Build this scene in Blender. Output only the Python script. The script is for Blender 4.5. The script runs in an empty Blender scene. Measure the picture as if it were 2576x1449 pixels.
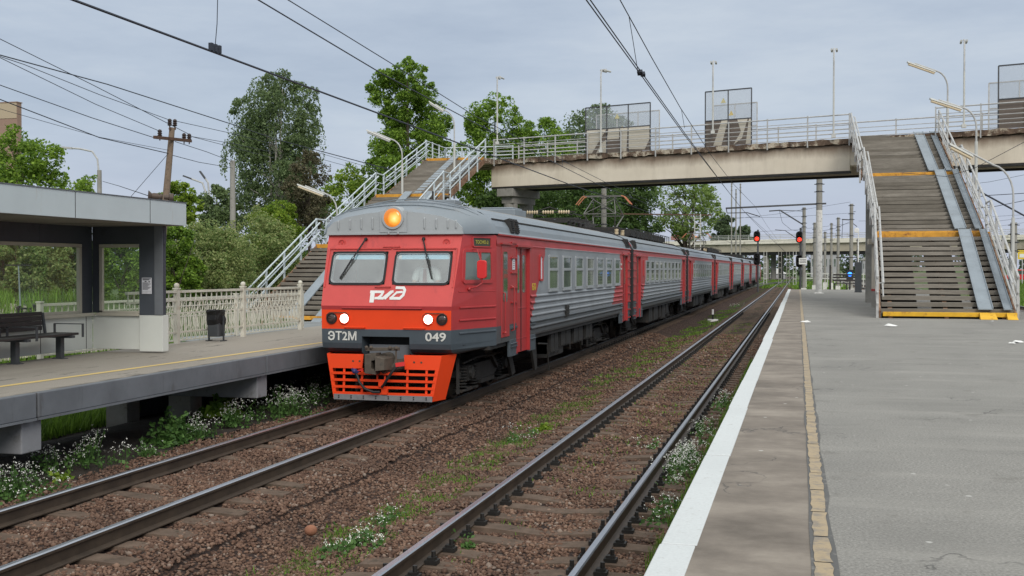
import bpy, bmesh, math, random
import numpy as np
from mathutils import Vector, Matrix, Euler
R = math.radians
rnd = random.Random(7)
rng = np.random.default_rng(11)
scene = bpy.context.scene
COL = scene.collection

# ------------------------------------------------------------------ camera
CAMZ, FPX, YAW, PITCH = 1.46, 2800.0, R(14.42), R(0.97)
cd = bpy.data.cameras.new("camera")
cam = bpy.data.objects.new("camera", cd)
COL.objects.link(cam)
cam.location = (0, 0, CAMZ)
cam.rotation_euler = (R(90) - PITCH, 0, YAW)
cd.sensor_width = 36.0
cd.lens = 36.0 * FPX / 2576.0
cd.clip_start, cd.clip_end = 0.05, 6000
scene.camera = cam
_fw = Vector((-math.sin(YAW) * math.cos(PITCH), math.cos(YAW) * math.cos(PITCH), -math.sin(PITCH)))
_rt = Vector((math.cos(YAW), math.sin(YAW), 0))
_up = _rt.cross(_fw)
_C = Vector((0, 0, CAMZ))

def at(u, v, X=None, Y=None, Z=None, d=None):
    """survey helper: a point of the photograph (2576 px wide) at a known plane -> place in the yard"""
    r = _fw + _rt * ((u - 1288.0) / FPX) + _up * ((724.5 - v) / FPX)
    if X is not None: t = X / r.x
    elif Y is not None: t = Y / r.y
    elif Z is not None: t = (Z - CAMZ) / r.z
    else: t = d
    return _C + r * t

# ------------------------------------------------------------------ tagging
def tag(o, label=None, cat=None, group=None, kind=None):
    if label: o["label"] = label
    if cat: o["category"] = cat
    if group: o["group"] = group
    if kind: o["kind"] = kind
    return o

def thing(name, label, cat, loc, group=None):
    o = bpy.data.objects.new(name, None)
    COL.objects.link(o)
    o.location = Vector(loc)
    o.empty_display_size = 0.2
    return tag(o, label, cat, group)

def world_loc(o):
    v = Vector((0, 0, 0))
    while o is not None:
        v += o.location
        o = o.parent
    return v

def copy_tree(o, parent=None):
    c = o.copy()
    COL.objects.link(c)
    if parent is not None: c.parent = parent
    for ch in list(o.children):
        copy_tree(ch, c)
    return c

# ------------------------------------------------------------------ mesh builder
class MB:
    def __init__(self):
        self.v, self.f, self.m = [], [], []
    def poly(self, pts, mi=0):
        b = len(self.v)
        self.v += [Vector(p) for p in pts]
        self.f.append(tuple(range(b, b + len(pts)))); self.m.append(mi)
        return self
    def mesh(self, vs, fs, mi=0):
        b = len(self.v)
        self.v += [Vector(p) for p in vs]
        for f in fs:
            self.f.append(tuple(b + i for i in f)); self.m.append(mi)
        return self
    def box(self, x0, x1, y0, y1, z0, z1, mi=0):
        if x0 > x1: x0, x1 = x1, x0
        if y0 > y1: y0, y1 = y1, y0
        if z0 > z1: z0, z1 = z1, z0
        vs = [(x0,y0,z0),(x1,y0,z0),(x1,y1,z0),(x0,y1,z0),(x0,y0,z1),(x1,y0,z1),(x1,y1,z1),(x0,y1,z1)]
        return self.mesh(vs, [(0,3,2,1),(4,5,6,7),(0,1,5,4),(1,2,6,5),(2,3,7,6),(3,0,4,7)], mi)
    def bar(self, p0, p1, w, h=None, mi=0, up=(0,0,1)):
        h = w if h is None else h
        p0, p1 = Vector(p0), Vector(p1)
        t = (p1 - p0).normalized(); u = Vector(up)
        if abs(t.dot(u)) > .98: u = Vector((0, 1, 0))
        s = t.cross(u).normalized(); u = s.cross(t).normalized()
        vs = []
        for p in (p0, p1):
            for a, b in ((-1,-1),(1,-1),(1,1),(-1,1)):
                vs.append(p + s * (a * w / 2) + u * (b * h / 2))
        return self.mesh(vs, [(0,1,2,3),(7,6,5,4),(0,4,5,1),(1,5,6,2),(2,6,7,3),(3,7,4,0)], mi)
    def tube(self, pts, r, n=8, mi=0, cap=True):
        pts = [Vector(p) for p in pts]
        rs = r if isinstance(r, (list, tuple)) else [r] * len(pts)
        b = len(self.v); ref = None
        for i, p in enumerate(pts):
            t = (pts[min(i+1, len(pts)-1)] - pts[max(i-1, 0)])
            t = t.normalized() if t.length > 1e-9 else Vector((0,0,1))
            if ref is None:
                ref = Vector((1,0,0)) if abs(t.x) < .9 else Vector((0,1,0))
            s = t.cross(ref)
            if s.length < 1e-4: s = t.cross(Vector((0,1,0.3)))
            s.normalize(); q = s.cross(t).normalized(); ref = q
            for k in range(n):
                a = 2 * math.pi * k / n
                self.v.append(p + (s * math.cos(a) + q * math.sin(a)) * rs[i])
        for i in range(len(pts) - 1):
            for k in range(n):
                a, c = b + i*n + k, b + i*n + (k+1) % n
                self.f.append((a, c, c + n, a + n)); self.m.append(mi)
        if cap:
            self.f.append(tuple(b + k for k in reversed(range(n)))); self.m.append(mi)
            e = b + (len(pts)-1)*n
            self.f.append(tuple(e + k for k in range(n))); self.m.append(mi)
        return self
    def cyl(self, p0, p1, r0, r1=None, n=16, mi=0):
        return self.tube([p0, p1], [r0, r0 if r1 is None else r1], n, mi)
    def lathe(self, c, axis, prof, n=20, mi=0):
        """prof: list of (along, radius)"""
        a = Vector(axis).normalized(); c = Vector(c)
        s = a.cross(Vector((0,0,1)) if abs(a.z) < .9 else Vector((1,0,0))).normalized(); q = s.cross(a); b = len(self.v)
        for h, r in prof:
            r = max(r, 1e-4)
            for k in range(n):
                t = 2 * math.pi * k / n; self.v.append(c + a*h + (s*math.cos(t) + q*math.sin(t))*r)
        for i in range(len(prof) - 1):
            for k in range(n):
                u, v = b + i*n + k, b + i*n + (k+1) % n
                self.f.append((u, v, v + n, u + n)); self.m.append(mi)
        self.f.append(tuple(b + k for k in reversed(range(n)))); self.m.append(mi)
        e = b + (len(prof)-1)*n; self.f.append(tuple(e + k for k in range(n))); self.m.append(mi)
        return self
    def ball(self, c, r, n=10, mi=0, sq=1.0):
        prof = [(-r*sq*math.cos(math.pi*i/n), r*math.sin(math.pi*i/n)) for i in range(n+1)]
        return self.lathe(c, (0,0,1), prof, n*2, mi)
    def prism(self, poly, ax, a0, a1, mi=0):
        """poly in the plane normal to axis ax ('x': (y,z), 'y': (x,z), 'z': (x,y))"""
        def mk(p, a):
            if ax == 'x': return (a, p[0], p[1])
            if ax == 'y': return (p[0], a, p[1])
            return (p[0], p[1], a)
        n = len(poly)
        vs = [mk(p, a0) for p in poly] + [mk(p, a1) for p in poly]
        fs = [tuple(range(n)), tuple(reversed(range(n, 2*n)))]
        fs += [(i, n+i, n+(i+1) % n, (i+1) % n) for i in range(n)]
        return self.mesh(vs, fs, mi)
    def build(self, name, mats, parent=None, origin=None, smooth=False, bevel=0, recalc=True, label=None):
        if not isinstance(mats, (list, tuple)): mats = [mats]
        off = world_loc(parent) if parent is not None else (Vector(origin) if origin is not None else Vector((0,0,0)))
        me = bpy.data.meshes.new(name)
        me.from_pydata([tuple(p - off) for p in self.v], [], self.f)
        for mm in mats: me.materials.append(mm)
        me.polygons.foreach_set("material_index", self.m)
        if recalc:
            bm = bmesh.new(); bm.from_mesh(me)
            bmesh.ops.recalc_face_normals(bm, faces=bm.faces)
            bm.to_mesh(me); bm.free()
        if smooth:
            me.polygons.foreach_set("use_smooth", [True] * len(me.polygons))
            me.set_sharp_from_angle(angle=R(40))
        me.update()
        o = bpy.data.objects.new(name, me)
        COL.objects.link(o)
        if parent is not None: o.parent = parent
        elif origin is not None: o.location = Vector(origin)
        if bevel:
            b = o.modifiers.new("bevel", "BEVEL"); b.width = bevel; b.segments = 2; b.limit_method = 'ANGLE'
            b.angle_limit = R(35)
        if label: o["label"] = label
        return o

def np_mesh(name, V, F, mats, parent=None, origin=None, mi=None, smooth=False):
    """V (n,3), F (m,k) -> one mesh object"""
    off = world_loc(parent) if parent is not None else (Vector(origin) if origin is not None else Vector((0,0,0)))
    V = np.asarray(V, dtype=np.float32) - np.array(off, dtype=np.float32)
    F = np.asarray(F, dtype=np.int32)
    me = bpy.data.meshes.new(name)
    me.vertices.add(len(V)); me.vertices.foreach_set("co", V.ravel())
    m, k = F.shape
    me.loops.add(m * k); me.loops.foreach_set("vertex_index", F.ravel())
    me.polygons.add(m)
    me.polygons.foreach_set("loop_start", np.arange(0, m * k, k, dtype=np.int32))
    if not isinstance(mats, (list, tuple)): mats = [mats]
    for mm in mats: me.materials.append(mm)
    if mi is not None: me.polygons.foreach_set("material_index", np.asarray(mi, dtype=np.int32))
    if smooth: me.polygons.foreach_set("use_smooth", np.ones(m, dtype=bool))
    me.update(calc_edges=True)
    o = bpy.data.objects.new(name, me)
    COL.objects.link(o)
    if parent is not None: o.parent = parent
    elif origin is not None: o.location = Vector(origin)
    return o

def text_part(name, body, size, mat, parent, center, xdir, ydir, width=None, bold=0.0, depth=0.002):
    """flat lettering laid on a plane: center, writing direction and up direction in world axes"""
    fc = bpy.data.curves.new(name, 'FONT')
    fc.body = body; fc.size = size; fc.align_x = 'CENTER'; fc.align_y = 'CENTER'
    fc.extrude = depth; fc.offset = bold; fc.resolution_u = 3
    t = bpy.data.objects.new("t", fc); COL.objects.link(t)
    dg = bpy.context.evaluated_depsgraph_get(); dg.update()
    me = bpy.data.meshes.new_from_object(t.evaluated_get(dg))
    bpy.data.objects.remove(t)
    n = len(me.vertices)
    co = np.empty(n*3); me.vertices.foreach_get("co", co); co = co.reshape(-1, 3)
    if n:
        ctr = (co.max(0) + co.min(0)) / 2; co -= ctr
        if width: co[:, 0] *= width / (co[:, 0].max() - co[:, 0].min())
    x, y = Vector(xdir).normalized(), Vector(ydir).normalized(); z = x.cross(y)
    M = np.array([x, y, z]); off = np.array(Vector(center) - world_loc(parent))
    me.vertices.foreach_set("co", (co @ M + off).ravel())
    me.materials.clear(); me.materials.append(mat); me.name = name
    o = bpy.data.objects.new(name, me); COL.objects.link(o); o.parent = parent
    return o

# ------------------------------------------------------------------ materials
def _nodes(name):
    m = bpy.data.materials.new(name); m.use_nodes = True
    nt = m.node_tree; bs = nt.nodes["Principled BSDF"]
    return m, nt, bs
def N(nt, typ, **kw):
    n = nt.nodes.new(typ)
    for k, v in kw.items(): setattr(n, k, v)
    return n
def L(nt, a, b): nt.links.new(a, b)
def rgb(c): return (c[0], c[1], c[2], 1)
def noise(nt, scale, detail=4, rough=.6, coord=None, vec=None, stretch=None):
    n = N(nt, "ShaderNodeTexNoise"); n.inputs["Scale"].default_value = scale
    n.inputs["Detail"].default_value = detail; n.inputs["Roughness"].default_value = rough
    tc = N(nt, "ShaderNodeTexCoord")
    src = vec or tc.outputs[coord or "Object"]
    if stretch:
        mp = N(nt, "ShaderNodeMapping"); mp.inputs["Scale"].default_value = stretch
        L(nt, src, mp.inputs["Vector"]); src = mp.outputs["Vector"]
    L(nt, src, n.inputs["Vector"])
    return n.outputs["Fac"]
def ramp(nt, fac, stops):
    r = N(nt, "ShaderNodeValToRGB"); e = r.color_ramp.elements
    e[0].position, e[0].color = stops[0][0], rgb(stops[0][1])
    e[1].position, e[1].color = stops[1][0], rgb(stops[1][1])
    for p, c in stops[2:]:
        q = e.new(p); q.color = rgb(c)
    L(nt, fac, r.inputs["Fac"]); return r.outputs["Color"]
def mixc(nt, fac, a, b, mode='MIX'):
    m = N(nt, "ShaderNodeMix"); m.data_type = 'RGBA'; m.blend_type = mode
    if isinstance(fac, (int, float)): m.inputs[0].default_value = fac
    else: L(nt, fac, m.inputs[0])
    for s, i in ((a, 6), (b, 7)):
        if isinstance(s, (tuple, list)): m.inputs[i].default_value = rgb(s)
        else: L(nt, s, m.inputs[i])
    return m.outputs[2]
def math_(nt, op, a, b=None, clamp=False):
    m = N(nt, "ShaderNodeMath"); m.operation = op; m.use_clamp = clamp
    for s, i in ((a, 0), (b, 1)):
        if s is None: continue
        if isinstance(s, (int, float)): m.inputs[i].default_value = s
        else: L(nt, s, m.inputs[i])
    return m.outputs[0]
def thresh(nt, v, lo, hi):
    m = N(nt, "ShaderNodeMapRange"); m.inputs[1].default_value = lo; m.inputs[2].default_value = hi
    m.clamp = True; L(nt, v, m.inputs[0]); return m.outputs[0]
def bump(nt, bs, h, strength=.3, dist=.01):
    b = N(nt, "ShaderNodeBump"); b.inputs["Strength"].default_value = strength; b.inputs["Distance"].default_value = dist
    L(nt, h, b.inputs["Height"]); L(nt, b.outputs["Normal"], bs.inputs["Normal"])
def island(nt):
    return N(nt, "ShaderNodeNewGeometry").outputs["Random Per Island"]
def objvec(nt):
    """object coordinates shifted by a per-object random so copies do not repeat"""
    tc = N(nt, "ShaderNodeTexCoord"); oi = N(nt, "ShaderNodeObjectInfo")
    a = N(nt, "ShaderNodeVectorMath"); a.operation = 'ADD'
    s = math_(nt, 'MULTIPLY', oi.outputs["Random"], 37.0)
    L(nt, tc.outputs["Object"], a.inputs[0]); L(nt, s, a.inputs[1])
    return a.outputs[0]

def paint(name, c, rough=.5, metal=0, var=.18, scale=3, dirt=None, dirt_amt=.35, dscale=6, bumpk=.05, spec=.4, streak=False):
    m, nt, bs = _nodes(name)
    v = objvec(nt)
    n1 = noise(nt, scale, 5, .65, vec=v)
    lo = tuple(x * (1 - var) for x in c); hi = tuple(min(1, x * (1 + var)) for x in c)
    col = ramp(nt, n1, [(.3, lo), (.7, hi)])
    if dirt:
        n2 = noise(nt, dscale, 6, .7, vec=v, stretch=(1, 1, .18) if streak else None)
        col = mixc(nt, thresh(nt, n2, .68 - dirt_amt * .35, .78 - dirt_amt * .2), col, dirt)
    L(nt, col, bs.inputs["Base Color"])
    bs.inputs["Roughness"].default_value = rough; bs.inputs["Metallic"].default_value = metal
    bs.inputs["Specular IOR Level"].default_value = spec
    if bumpk: bump(nt, bs, noise(nt, scale * 14, 3, .6, vec=v), bumpk, .005)
    return m

def emit(name, c, s):
    m, nt, bs = _nodes(name)
    bs.inputs["Base Color"].default_value = rgb(c)
    bs.inputs["Emission Color"].default_value = rgb(c); bs.inputs["Emission Strength"].default_value = s
    return m

def glass(name, tint=(.85,.9,.87), refl=.12, haze=.1, hazecol=(.5,.55,.5)):
    m, nt, bs = _nodes(name); nt.nodes.remove(bs)
    out = nt.nodes["Material Output"]
    t = N(nt, "ShaderNodeBsdfTransparent"); t.inputs[0].default_value = rgb(tint)
    g = N(nt, "ShaderNodeBsdfGlossy"); g.inputs["Roughness"].default_value = .03; g.inputs["Color"].default_value = (1,1,1,1)
    d = N(nt, "ShaderNodeBsdfDiffuse"); d.inputs["Color"].default_value = rgb(hazecol)
    lw = N(nt, "ShaderNodeLayerWeight"); lw.inputs["Blend"].default_value = .5
    f = math_(nt, 'ADD', math_(nt, 'MULTIPLY', math_(nt, 'POWER', lw.outputs["Facing"], 4.0), .7), refl, True)
    m1 = N(nt, "ShaderNodeMixShader"); hz = noise(nt, 2.5, 4)
    L(nt, math_(nt, 'MULTIPLY', hz, haze * 2), m1.inputs[0]); L(nt, t.outputs[0], m1.inputs[1]); L(nt, d.outputs[0], m1.inputs[2])
    m2 = N(nt, "ShaderNodeMixShader"); L(nt, f, m2.inputs[0]); L(nt, m1.outputs[0], m2.inputs[1]); L(nt, g.outputs[0], m2.inputs[2])
    L(nt, m2.outputs[0], out.inputs[0])
    return m

def mesh_screen(name, c, cover):
    m, nt, bs = _nodes(name); out = nt.nodes["Material Output"]
    bs.inputs["Base Color"].default_value = rgb(c); bs.inputs["Roughness"].default_value = .7
    t = N(nt, "ShaderNodeBsdfTransparent"); mx = N(nt, "ShaderNodeMixShader")
    mx.inputs[0].default_value = cover
    L(nt, t.outputs[0], mx.inputs[1]); L(nt, bs.outputs[0], mx.inputs[2]); L(nt, mx.outputs[0], out.inputs[0])
    return m

def leafmat(name, dark, light, trans=.35, rough=.55):
    m, nt, bs = _nodes(name); out = nt.nodes["Material Output"]
    r = island(nt)
    big = noise(nt, .55, 3, .6)
    f = math_(nt, 'ADD', math_(nt, 'MULTIPLY', r, .65), math_(nt, 'MULTIPLY', big, .45))
    col = ramp(nt, f, [(.2, dark), (.85, light)])
    L(nt, col, bs.inputs["Base Color"]); bs.inputs["Roughness"].default_value = rough
    bs.inputs["Specular IOR Level"].default_value = .3
    t = N(nt, "ShaderNodeBsdfTranslucent"); L(nt, col, t.inputs[0])
    mx = N(nt, "ShaderNodeMixShader"); mx.inputs[0].default_value = trans
    L(nt, bs.outputs[0], mx.inputs[1]); L(nt, t.outputs[0], mx.inputs[2]); L(nt, mx.outputs[0], out.inputs[0])
    return m

M = {}
M['steel'] = paint("galvanised_steel", (.43,.43,.42), .5, .0, .2, 4, (.20,.11,.06), .12)
M['rail_paint'] = paint("railing_paint", (.42,.46,.48), .5, 0, .15, 3, (.22,.12,.07), .2, 5)
M['rail_blue'] = paint("blue_railing_paint", (.50,.56,.59), .5, 0, .15, 3, (.25,.14,.08), .14, 5)
M['fence_white'] = paint("fence_paint", (.56,.54,.465), .55, 0, .12, 3, (.34,.22,.11), .3, 5)
M['dark_metal'] = paint("dark_metal", (.022,.021,.020), .65, 0, .4, 4, (.06,.045,.035), .35, 5)
M['black'] = paint("black_rubber", (.014,.014,.015), .6, 0, .2, 5)
M['wire'] = paint("overhead_wire", (.028,.033,.047), .6, 0, .2, 5, bumpk=0)
M['rust'] = paint("rusty_iron", (.10,.055,.035), .8, 0, .4, 6, (.04,.025,.02), .4)
M['concrete'] = paint("mast_concrete", (.27,.26,.235), .9, 0, .18, 2, (.15,.13,.10), .3, 3, .2)
M['whitewash'] = paint("whitewash", (.66,.65,.62), .9, 0, .15, 4, (.27,.26,.24), .4, 6, .2)
M['wood_pole'] = paint("weathered_pole", (.17,.125,.09), .9, 0, .25, 4, (.08,.06,.045), .4, 4, .25)
M['yellow'] = paint("yellow_board", (.62,.30,.035), .7, 0, .25, 2.5, (.25,.10,.03), .45, 4, .1)
M['yellow2'] = paint("amber_step_paint", (.66,.37,.02), .6, 0, .15, 3, (.26,.11,.02), .3, 4, .1)
M['channel'] = paint("ramp_steel", (.215,.25,.28), .5, 0, .15, 1.5, (.15,.14,.13), .2, 4)
def plankmat():
    m, nt, bs = _nodes("weathered_plank")
    v = objvec(nt); oi = N(nt, "ShaderNodeObjectInfo")
    n = noise(nt, 2.2, 6, .7, vec=v, stretch=(.5, 3, 3)); f = noise(nt, 9, 5, .75, vec=v, stretch=(.6, 4, 4))
    c = ramp(nt, n, [(.3, (.14,.125,.105)), (.55, (.21,.19,.162)), (.75, (.28,.258,.222))])
    c = mixc(nt, math_(nt, 'MULTIPLY', thresh(nt, f, .6, .72), .7), c, (.06,.05,.042))
    k = ramp(nt, oi.outputs["Random"], [(0, (.74,.73,.70)), (1, (1.18,1.18,1.18))])
    c = mixc(nt, 1.0, c, k, 'MULTIPLY')
    L(nt, c, bs.inputs["Base Color"]); bs.inputs["Roughness"].default_value = .9
    bump(nt, bs, f, .4, .01); return m
M['tread'] = plankmat()
M['stringer'] = paint("rusted_stringer", (.27,.17,.11), .85, 0, .35, 2, (.15,.055,.025), .65, 3, .2)
M['lamp_white'] = paint("lamp_white", (.50,.50,.47), .5, 0, .08, 4, (.35,.28,.2), .15)
M['tube_cream'] = paint("lamp_tube_cream", (.66,.55,.38), .4, 0, .05, 4)
M['bark'] = paint("bark", (.07,.055,.042), .95, 0, .4, 6, bumpk=.5)
M['bark_birch'] = paint("birch_bark", (.40,.38,.34), .85, 0, .2, 5, (.05,.045,.04), .5, 7, .3)
M['insul'] = paint("insulator_dark", (.03,.018,.016), .3, 0, .2, 5)
M['insul_white'] = paint("insulator_cream", (.55,.45,.30), .35, 0, .15, 5)
M['white'] = paint("white_paint", (.72,.72,.70), .5, 0, .06, 4)
M['paper'] = paint("paper", (.60,.60,.64), .9, 0, .06, 8)
M['ink'] = paint("ink", (.05,.05,.06), .9, 0, .1, 8)
M['sign_yellow'] = paint("sign_yellow", (.70,.50,.05), .5, 0, .1, 4)
M['flower'] = paint("white_petal", (.78,.78,.72), .8, 0, .05, 9, bumpk=0)
# ------------------------------------------------------------------ sky and sun (overcast evening)
SUN_EL, SUN_AZ = R(33), R(152)      # high soft light from behind the camera, on its right
w = bpy.data.worlds.new("World"); scene.world = w; w.use_nodes = True
nt = w.node_tree; bg = nt.nodes["Background"]
sky = N(nt, "ShaderNodeTexSky"); sky.sky_type = 'NISHITA'; sky.sun_disc = False
sky.sun_elevation = SUN_EL; sky.sun_rotation = SUN_AZ
tc = N(nt, "ShaderNodeTexCoord"); sp = N(nt, "ShaderNodeSeparateXYZ"); L(nt, tc.outputs["Generated"], sp.inputs[0])
mp = N(nt, "ShaderNodeMapping"); mp.inputs["Scale"].default_value = (1.0, 1.0, 4.5); L(nt, tc.outputs["Generated"], mp.inputs["Vector"])
c1 = noise(nt, 2.2, 9, .60, vec=mp.outputs["Vector"])
cloud = ramp(nt, c1, [(.36, (3.2, 3.78, 4.68)), (.50, (3.8, 4.38, 5.22)), (.62, (4.40, 4.93, 5.62))])
lowc = mixc(nt, thresh(nt, sp.outputs["Z"], -.02, .13), (4.1, 4.4, 5.5), cloud)
up = thresh(nt, sp.outputs["Z"], .27, .95)
zen = mixc(nt, 1.0, lowc, (3.05, 2.7, 2.2), 'MULTIPLY')
col = mixc(nt, up, lowc, zen)
col = mixc(nt, .06, col, sky.outputs[0])
L(nt, col, bg.inputs["Color"]); bg.inputs["Strength"].default_value = 0.1
sd = bpy.data.lights.new("sun", 'SUN'); sd.energy = 1.5; sd.angle = R(28); sd.color = (1, .95, .88)
sun = bpy.data.objects.new("sun", sd); COL.objects.link(sun)
_dir = Vector((math.sin(SUN_AZ) * math.cos(SUN_EL), math.cos(SUN_AZ) * math.cos(SUN_EL), math.sin(SUN_EL)))
sun.rotation_euler = (-_dir).to_track_quat('-Z', 'Y').to_euler()
vs = scene.view_settings
vs.view_transform = 'Standard'; vs.look = 'None'; vs.exposure = 0.36; vs.gamma = 1

# ------------------------------------------------------------------ terrain
TXL, TXR = -7.42, -2.62            # track centres
RAIL = -1.1                        # rail head level, platform top is 0
LPZ = -0.10                        # left platform level
def sstep(a, b, x):
    t = np.clip((np.asarray(x, dtype=float) - a) / (b - a), 0, 1); return t * t * (3 - 2 * t)
def terrain(x, y):
    x = np.asarray(x, dtype=float); y = np.asarray(y, dtype=float)
    z = np.full(np.broadcast(x, y).shape, -1.62)
    lf = sstep(12.4, 16.5, -x)
    z = z + lf * (0.55 + .55 * sstep(14, 17, -x))
    z = z + sstep(17, 22, -x) * sstep(46, 30, y) * .95
    z = z + sstep(30, 60, -x) * 1.0 * sstep(120, 60, y)
    rb = sstep(17.5, 24, x) * sstep(45, 70, y)
    z = z + rb * 1.6 + sstep(26, 60, x) * 1.0
    z = z + .05 * np.sin(x * 1.7 + y * .6) * np.sin(y * .9 - x * .3)
    return z
def gz(x, y): return float(terrain(x, y))

def grid_sheet(name, xs, ys, zf, mat):
    X, Y = np.meshgrid(xs, ys, indexing='ij')
    V = np.stack([X.ravel(), Y.ravel(), zf(X, Y).ravel()], 1)
    n, m = len(xs), len(ys)
    i, j = np.meshgrid(np.arange(n - 1), np.arange(m - 1), indexing='ij')
    a = (i * m + j).ravel()
    F = np.stack([a, a + m, a + m + 1, a + 1], 1)
    return np_mesh(name, V, F, mat, smooth=True)

def grassmat():
    m, nt, bs = _nodes("meadow_ground")
    n = noise(nt, 3, 8, .7); n2 = noise(nt, .15, 3)
    c = ramp(nt, n, [(.3, (.035,.05,.018)), (.5, (.065,.105,.025)), (.72, (.12,.17,.045))])
    c = mixc(nt, thresh(nt, n2, .55, .7), c, (.10,.11,.04))
    L(nt, c, bs.inputs["Base Color"]); bs.inputs["Roughness"].default_value = .95
    bump(nt, bs, noise(nt, 14, 5, .8), .8, .1)
    return m
def soilmat():
    m, nt, bs = _nodes("dark_soil")
    n = noise(nt, 2.5, 8, .7)
    c = ramp(nt, n, [(.3, (.012,.010,.008)), (.6, (.040,.030,.022)), (.8, (.06,.045,.032))])
    L(nt, c, bs.inputs["Base Color"]); bs.inputs["Roughness"].default_value = .95
    bump(nt, bs, noise(nt, 25, 5, .8), .7, .05)
    return m
def ballastmat():
    m, nt, bs = _nodes("track_ballast")
    tc = N(nt, "ShaderNodeTexCoord")
    vo = N(nt, "ShaderNodeTexVoronoi"); vo.inputs["Scale"].default_value = 21; L(nt, tc.outputs["Object"], vo.inputs["Vector"])
    s = N(nt, "ShaderNodeSeparateColor"); L(nt, vo.outputs["Color"], s.inputs[0])
    c = ramp(nt, s.outputs[0], [(.0, (.066,.037,.027)), (.5, (.118,.068,.048)), (.85, (.165,.102,.073)), (.98, (.24,.185,.15))])
    big = noise(nt, .7, 5, .65)
    c = mixc(nt, thresh(nt, big, .45, .75), c, (.07,.045,.036))
    ed = thresh(nt, vo.outputs["Distance"], .55, .3)
    c = mixc(nt, ed, (.03,.02,.017), c)
    # moss that creeps along the cess between the tracks
    sp = N(nt, "ShaderNodeSeparateXYZ"); L(nt, tc.outputs["Object"], sp.inputs[0])
    band = math_(nt, 'SUBTRACT', 1.0, thresh(nt, math_(nt, 'ABSOLUTE', math_(nt, 'ADD', sp.outputs[0], 4.75)), .1, .95))
    band2 = math_(nt, 'MULTIPLY', thresh(nt, sp.outputs[0], -2.4, -1.0), .8)
    far = thresh(nt, sp.outputs[1], 12, 40)
    band2 = math_(nt, 'MULTIPLY', band2, math_(nt, 'ADD', .3, math_(nt, 'MULTIPLY', far, .7)))
    band3 = math_(nt, 'MULTIPLY', far, thresh(nt, sp.outputs[0], -5.6, -4.4))
    bb = math_(nt, 'MAXIMUM', math_(nt, 'MAXIMUM', band, band2), math_(nt, 'MULTIPLY', band3, .75))
    mo = thresh(nt, math_(nt, 'ADD', math_(nt, 'MULTIPLY', bb, .5), noise(nt, 1.6, 7, .72)), .86, 1.05)
    c = mixc(nt, math_(nt, 'MULTIPLY', mo, .8), c, ramp(nt, noise(nt, 9, 4), [(.35, (.035,.042,.014)), (.7, (.085,.105,.025))]))
    L(nt, c, bs.inputs["Base Color"]); bs.inputs["Roughness"].default_value = .95
    bs.inputs["Specular IOR Level"].default_value = .2
    bump(nt, bs, math_(nt, 'SUBTRACT', 1.0, vo.outputs["Distance"]), .9, .03)
    return m
M['grass_ground'] = grassmat(); M['soil'] = soilmat(); M['ballast'] = ballastmat()

xs = np.concatenate([-np.geomspace(1800, 40, 14), np.arange(-38, 40, 1.0), np.geomspace(40, 1800, 14)])
ys = np.concatenate([np.arange(-60, 0, 10), np.arange(0, 80, 1.5), np.geomspace(80, 4000, 24)])
tag(grid_sheet("ground", xs, ys, terrain, M['grass_ground']), kind="structure")

def zb(x, y):
    x = np.asarray(x, dtype=float); y = np.asarray(y, dtype=float)
    z = -1.36 + 0 * x
    z = z - .13 * np.exp(-((x + 5.0) / .62) ** 2)
    z = np.where(x > -4.0, z + .040 + .016*np.sin(y*.7)*np.sin(x*1.9+y*.31), z)
    z = z - .10 * sstep(-1.2, -.8, x)
    z = np.where(x < -5.7, z + .045, z)
    z = np.where(x < -8.9, z + .12 * sstep(8.9, 10.2, -x) - .32 * sstep(10.6, 13.0, -x), z)
    z = z + .018 * np.sin(x * 3.1 + y * 1.3) * np.sin(y * 2.1 - x) + .012 * np.sin(y * 5.3 + x * 2)
    return z
xs = np.arange(-9.2, -.45, .22)
ys = np.concatenate([np.arange(1.5, 60, .3), np.geomspace(60, 420, 60)])
tag(grid_sheet("track_ballast", xs, ys, zb, M['ballast']), kind="structure")
xs = np.arange(-14.4, -9.1, .4)
tag(grid_sheet("soil", xs, np.arange(-10, 90, .5), lambda x, y: zb(np.maximum(x, -13.2), y) + .05 * np.sin(x * 5 + y * 3) * np.sin(y * 4) - .01, M['soil']), kind="structure")
# tracks on the far side of the island platform
def zr(x, y): return -1.33 + .02 * np.sin(x * 4 + y * 3) * np.sin(y * 2.3) - .25 * sstep(15.8, 17.5, x)
M['grey_ballast'] = paint("grey_ballast", (.20,.185,.165), .95, 0, .35, 9, (.08,.07,.06), .4, 12, .9, .2)
tag(grid_sheet("track_ballast", np.arange(7.3, 17.6, .5), np.concatenate([np.arange(0, 80, .5), np.geomspace(80, 420, 40)]), zr, M['grey_ballast']), kind="structure")

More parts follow.
